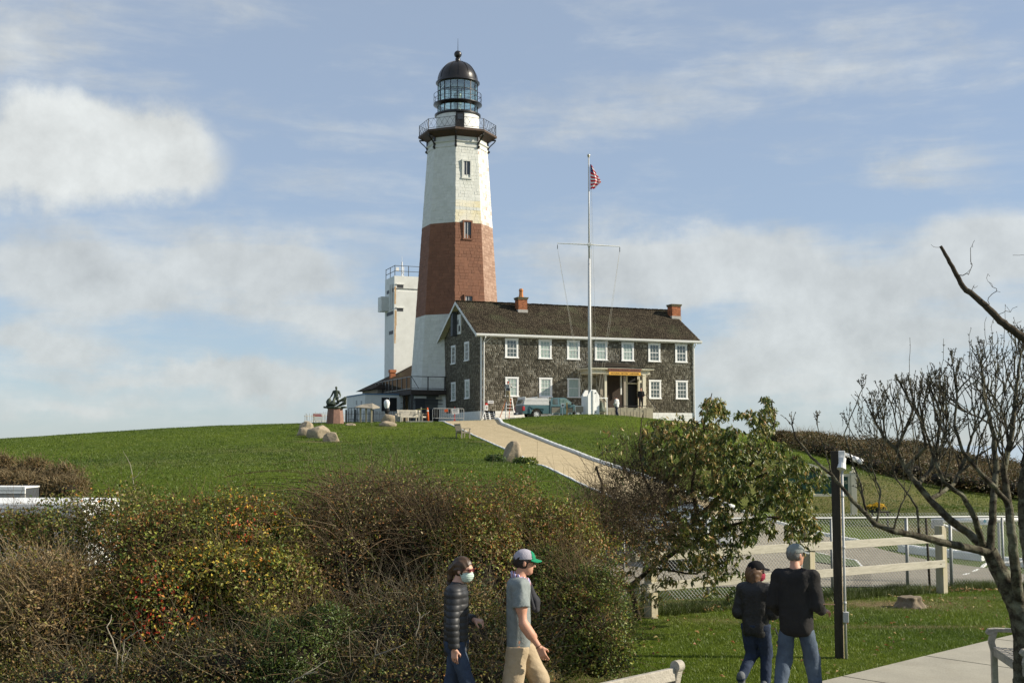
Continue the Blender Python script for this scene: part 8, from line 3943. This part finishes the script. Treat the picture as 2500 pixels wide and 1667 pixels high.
scf = bpy.data.materials.new('striped_scarf')
scf.use_nodes = True
_nt = scf.node_tree
_w = _nt.nodes.new('ShaderNodeTexWave')
_w.inputs['Scale'].default_value = 9
_w.inputs['Distortion'].default_value = 5
_tc = _nt.nodes.new('ShaderNodeTexCoord')
_r = _nt.nodes.new('ShaderNodeValToRGB')
for i, (p_, c_) in enumerate(((0, (.10, .06, .28, 1)), (.35, (.62, .60, .66, 1)), (.7, (.60, .58, .62, 1)), (.92, (.30, .03, .05, 1)))):
    e_ = _r.color_ramp.elements[i] if i < 2 else _r.color_ramp.elements.new(p_)
    e_.position = p_
    e_.color = c_
_nt.links.new(_tc.outputs['Object'], _w.inputs['Vector'])
_nt.links.new(_w.outputs['Fac'], _r.inputs[0])
_nt.links.new(_r.outputs[0], _nt.nodes['Principled BSDF'].inputs['Base Color'])
_nt.nodes['Principled BSDF'].inputs['Roughness'].default_value = .9
man1.make('neck_scarf', gaiter, .0065, scf, (-.2, -.2, 1.35), (.25, .2, 1.7))


def drape(Q):
    d = cap(Q, A3(.10, .06, 1.47), A3(.165, .05, 1.30), .035, .045)
    d = smin(d, cap(Q, A3(.165, .05, 1.30), A3(.185, .03, 1.22), .045, .03), .03)
    d = smin(d, cap(Q, A3(.10, -.05, 1.45), A3(.150, -.05, 1.24), .016, .018), .015)
    return d + folds(Q, 12, .010, 26, .3)


man1.make('folded_jacket', drape, .0075, fabric('charcoal_cloth', (.045, .045, .05)), (-.05, -.2, 1.1), (.35, .25, 1.6))
mb = MB()
wv = J1['wrR']
dv = vec(.05, .0, -.1)
ring = []
for k in range(17):
    a = 2 * pi * k / 16
    e1, e2 = vec(.83, 0, .55), A3(0, 1, 0)
    ring.append(wv + A3(-.008, 0, .012) + (e1 * math.cos(a) + e2 * math.sin(a)) * .031)
mb.tube(ring, .004, 6, caps=False)
mb.build('bracelet', material('brown_cord', (.12, .06, .03), .8), man1.o)

# ---- woman in dark quilted jacket behind him
wq = P(1118, 1085, 12.6)
gz2 = float(gq(wq.x, 12.6))
J = dict(head=(.058, .0, 1.625), neck=(.0, 0, 1.475), face=(.93, -.30, -.16), shR=(-.015, -.155, 1.405), shL=(-.005, .155, 1.405), elR=(-.025, -.215, 1.10), wrR=(-.005, -.20, .865),
         elL=(.0, .20, 1.12), wrL=(.165, .10, 1.115), hipR=(-.02, -.085, .88), hipL=(-.0, .085, .88), knR=(.135, -.085, .49), anR=(.27, -.09, .12), toR=(.40, -.09, .08),
         knL=(-.07, .09, .47), anL=(-.27, .09, .16), toL=(-.15, .09, .04))
wom1 = Person('woman in black quilted jacket and pale green face mask behind the man in grey', (wq.x, 12.6, gz2), R(-4), 1.74, J, 'people walking along the path')
J2 = wom1.J
wom1.make('body', body_sdf(J2, True, (('R', (.02, .0, -1), (.3, .95, 0), (1, -.2, 0), .45), ('L', (.85, -.3, -.12), (.1, .2, -.9), (.1, -.9, .1), 1.15))), .0068, M['skin_pale'])
wom1.make('quilted_jacket', top_sdf(J2, True, .020, .795, 1.0, baffles=True, seed=6, loose=.004), .0068, material('black_quilted_nylon', (.028, .029, .031), .5, spec=.4))


def collar(Q):
    q = Q - J2['neck'] - A3(.004, 0, -.02)
    d = np.hypot(np.hypot(q[:, 0] * .95, q[:, 1]) - .070, q[:, 2] * .55) - .020
    return d


wom1.make('collar', collar, .007, M['black'], (-.2, -.2, 1.3), (.25, .2, 1.65))
wom1.make('jeans', trousers(J2, .93, 9, top=.93), .0095, fabric('blue_denim', (.06, .085, .13), (.03, .042, .07), sc=4))
hair(wom1, J2, material('brown_hair', (.035, .021, .012), .40, (.085, .050, .028), 14, stretch=(1, 4, 1)), 'bun')
shades(wom1, J2, material('dark_red_frame', (.09, .015, .02), .4))
face_mask(wom1, J2, material('pale_green_mask', (.50, .62, .54), .8))
shoes(wom1, J2, fabric('dark_trainer', (.04, .04, .045)), M['white_plastic'])

# ---- couple on the right, seen from behind
mq = P(1938, 1085, 14.2)
gz3 = float(gq(mq.x, 14.2))
J = dict(head=(.055, .0, 1.665), neck=(.0, 0, 1.515), face=(.78, -.62, -.02), shR=(-.0, -.19, 1.435), shL=(-.0, .19, 1.435), elR=(-.03, -.245, 1.13), wrR=(.15, -.265, 1.04),
         elL=(-.0, .26, 1.13), wrL=(.16, .22, 1.0), hipR=(.0, -.090, .90), hipL=(.0, .090, .90), knR=(.10, -.15, .49), anR=(.07, -.20, .095), toR=(.21, -.22, .06),
         knL=(-.02, .14, .50), anL=(-.20, .17, .13), toL=(-.07, .17, .05))
man2 = Person('man in black sweatshirt and grey cap seen from behind by the dark post', (mq.x - .01, 14.2, gz3), R(66), 1.8, J, 'people walking along the path')
J3 = man2.J
man2.make('body', body_sdf(J3, False, (('R', (.6, -.5, -.05), (0, .3, -1), (.2, 1, 0), .9), ('L', (.7, -.2, -.3), (0, -1, 0), (0, 0, 1), .9))), .0072, M['skin'])
man2.make('sweatshirt', top_sdf(J3, False, .018, .765, 1.0, seed=14, loose=.020, neck=.072, armloose=.012), .009, fabric('faded_black_cotton', (.022, .021, .021), (.032, .030, .029), sc=5))
man2.make('jeans', trousers(J3, 1.12, 19, top=.84, thigh=.080, calf=.066), .010, fabric('faded_denim', (.105, .135, .175), (.045, .06, .09), sc=3.2))
hair(man2, J3, material('grey_hair', (.16, .15, .14), .7), 'short')
cap_hat(man2, J3, fabric('washed_grey_cap', (.27, .29, .275), (.20, .22, .21), sc=14), fabric('washed_grey_visor', (.27, .29, .28)))
shoes(man2, J3, fabric('white_trainer', (.5, .5, .5)), M['white_plastic'])

w3 = P(1838, 1085, 14.9)
gz4 = float(gq(w3.x, 14.9))
J = dict(head=(.045, .0, 1.405), neck=(.0, 0, 1.27), face=(.80, -.60, -.03), shR=(.0, -.145, 1.20), shL=(.0, .145, 1.20), elR=(.04, -.20, .93), wrR=(.19, -.11, 1.06),
         elL=(-.03, .20, .93), wrL=(.12, .17, .86), hipR=(.0, -.085, .76), hipL=(.0, .085, .76), knR=(.10, -.09, .43), anR=(.02, -.10, .10), toR=(.14, -.11, .05),
         knL=(.06, .08, .42), anL=(-.24, .10, .19), toL=(-.21, .10, .05))
wom2 = Person('short woman in black jacket, cap and red face mask beside the man in black', (w3.x, 14.9, gz4), R(58), 1.55, J, 'people walking along the path')
J4 = wom2.J
wom2.make('body', body_sdf(J4, True, (('R', (.15, .1, .9), (.8, .3, 0), (0, 1, .2), .8), ('L', (.7, -.1, .0), (0, 0, -1), (0, -1, 0), .8))), .0072, M['skin_pale'])
wom2.make('jacket', top_sdf(J4, True, .024, .66, 1.0, seed=24, loose=.010, armloose=.010), .009, material('black_shell_jacket', (.012, .012, .012), .55, (.02, .02, .02), 6, bump=.4, bscale=30))
wom2.make('jeans', trousers(J4, .98, 29, top=.80, thigh=.095, calf=.058), .0095, fabric('dark_denim', (.025, .035, .06), (.04, .055, .09), sc=5))
hair(wom2, J4, material('light_brown_hair', (.16, .085, .04), .6, (.08, .045, .025), 14), 'long')
cap_hat(wom2, J4, fabric('black_cap', (.010, .010, .011)), fabric('black_visor', (.010, .010, .011)))
face_mask(wom2, J4, material('red_mask', (.26, .015, .04), .8))
shoes(wom2, J4, fabric('canvas_shoe', (.16, .17, .18)), M['white_plastic'])
mb = MB()
mb.bar((.20, -.22, .60), (.26, -.26, .50), .05, .08)
mb.bar((.16, -.18, .74), (.22, -.23, .58), .012)
bgm = mb.build('camera_pouch', M['grey_dark'], None, wom2.o.location, R(58))
tag(bgm, 'small dark pouch on a strap hanging at the side of the woman in black', 'pouch')
hp_ = man2.o.matrix_basis if False else None
mb = MB()
mb.bar((0, 0, 0), (.17, .04, -.008), .010)
pw_ = P(2003, 1474, 14.0)
sk_ = mb.build('thin_stick', material('brown_stick', (.20, .12, .08), .8), None, tuple(pw_))
tag(sk_, 'thin brown stick held in the right hand of the man in black', 'stick')


# ---- small figures at the house
def small_person(label, loc, rz, top, legs, pose='stand', hat=None, H=1.75, coarse=.022, hairc=(.03, .02, .015)):
    k = H / 1.75
    if pose == 'ladder':
        J = dict(head=(.06, 0, 1.60), neck=(.02, 0, 1.46), face=(1, -.0, .1), shR=(.02, -.19, 1.38), shL=(.02, .19, 1.38), elR=(.22, -.26, 1.30), wrR=(.42, -.22, 1.45),
                 elL=(.22, .26, 1.2), wrL=(.40, .2, 1.3), hipR=(-.03, -.09, .86), hipL=(-.03, .09, .86), knR=(.02, -.11, .46), anR=(-.03, -.11, .06), toR=(.1, -.11, .02),
                 knL=(.02, .11, .46), anL=(-.03, .11, .06), toL=(.1, .11, .02))
    else:
        J = dict(head=(.07, 0, 1.62), neck=(.02, 0, 1.47), face=(1, -.2, -.2), shR=(.0, -.19, 1.39), shL=(.0, .19, 1.39), elR=(-.04, -.25, 1.12), wrR=(.10, -.23, .93),
                 elL=(.02, .25, 1.12), wrL=(.18, .2, .98), hipR=(0, -.09, .88), hipL=(0, .09, .88), knR=(.12, -.1, .48), anR=(.1, -.1, .08), toR=(.22, -.1, .03),
                 knL=(-.02, .1, .47), anL=(-.18, .1, .10), toL=(-.06, .1, .03))
    J = {a: np.array(b, float) * (k if a != 'face' else 1) for a, b in J.items()}
    p = Person(label, loc, rz, H, J, None)
    hs2 = tuple((S, tuple(J['wr' + S] - J['el' + S]), (0, 0, -1), (0, 1 if S == 'R' else -1, .3), .6) for S in 'RL')
    p.make('body', body_sdf(p.J, False, hs2), .014, M['skin'])
    p.make('top', top_sdf(p.J, False, .025, .82 * k, 1.0, seed=3, loose=.015), coarse, top)
    p.make('trousers', trousers(p.J, 1.05, 5, top=.94 * k), coarse, legs)
    if hat:
        cap_hat(p, p.J, hat, hat)
    else:
        hair(p, p.J, material('hair', hairc, .8), 'short')
    return p


lw = lad.location
small_person('man in dark and pale clothes and red cap standing on the ladder at the window', (lw.x - .10, lw.y - .15, ladz + LHT * .80), R(80),
             material('two_tone_shirt', (.38, .40, .38), .9, (.025, .025, .03), 2.2, contrast=4), fabric('tan_trousers', (.40, .33, .2)), 'ladder', fabric('red_cap', (.35, .02, .03)), H=1.72)
q = P(1506, 1020, 95.5)
small_person('person in white shirt and dark trousers walking on the lawn in front of the porch', (q.x, 95.5, float(gq(q.x, 95.5)) - .1), R(150), fabric('white_shirt', (.62, .62, .60)), fabric('navy_trousers', (.025, .03, .05)), H=1.62)
u_, w_ = hfront(1566, 994, -PD + .2)
pp_ = hworld(u_, -PD + .25, PZ)
small_person('person in black with a pale collar standing at the right of the porch', tuple(pp_), R(-100), material('black_top', (.012, .012, .014), .8), M['black'], H=1.7)
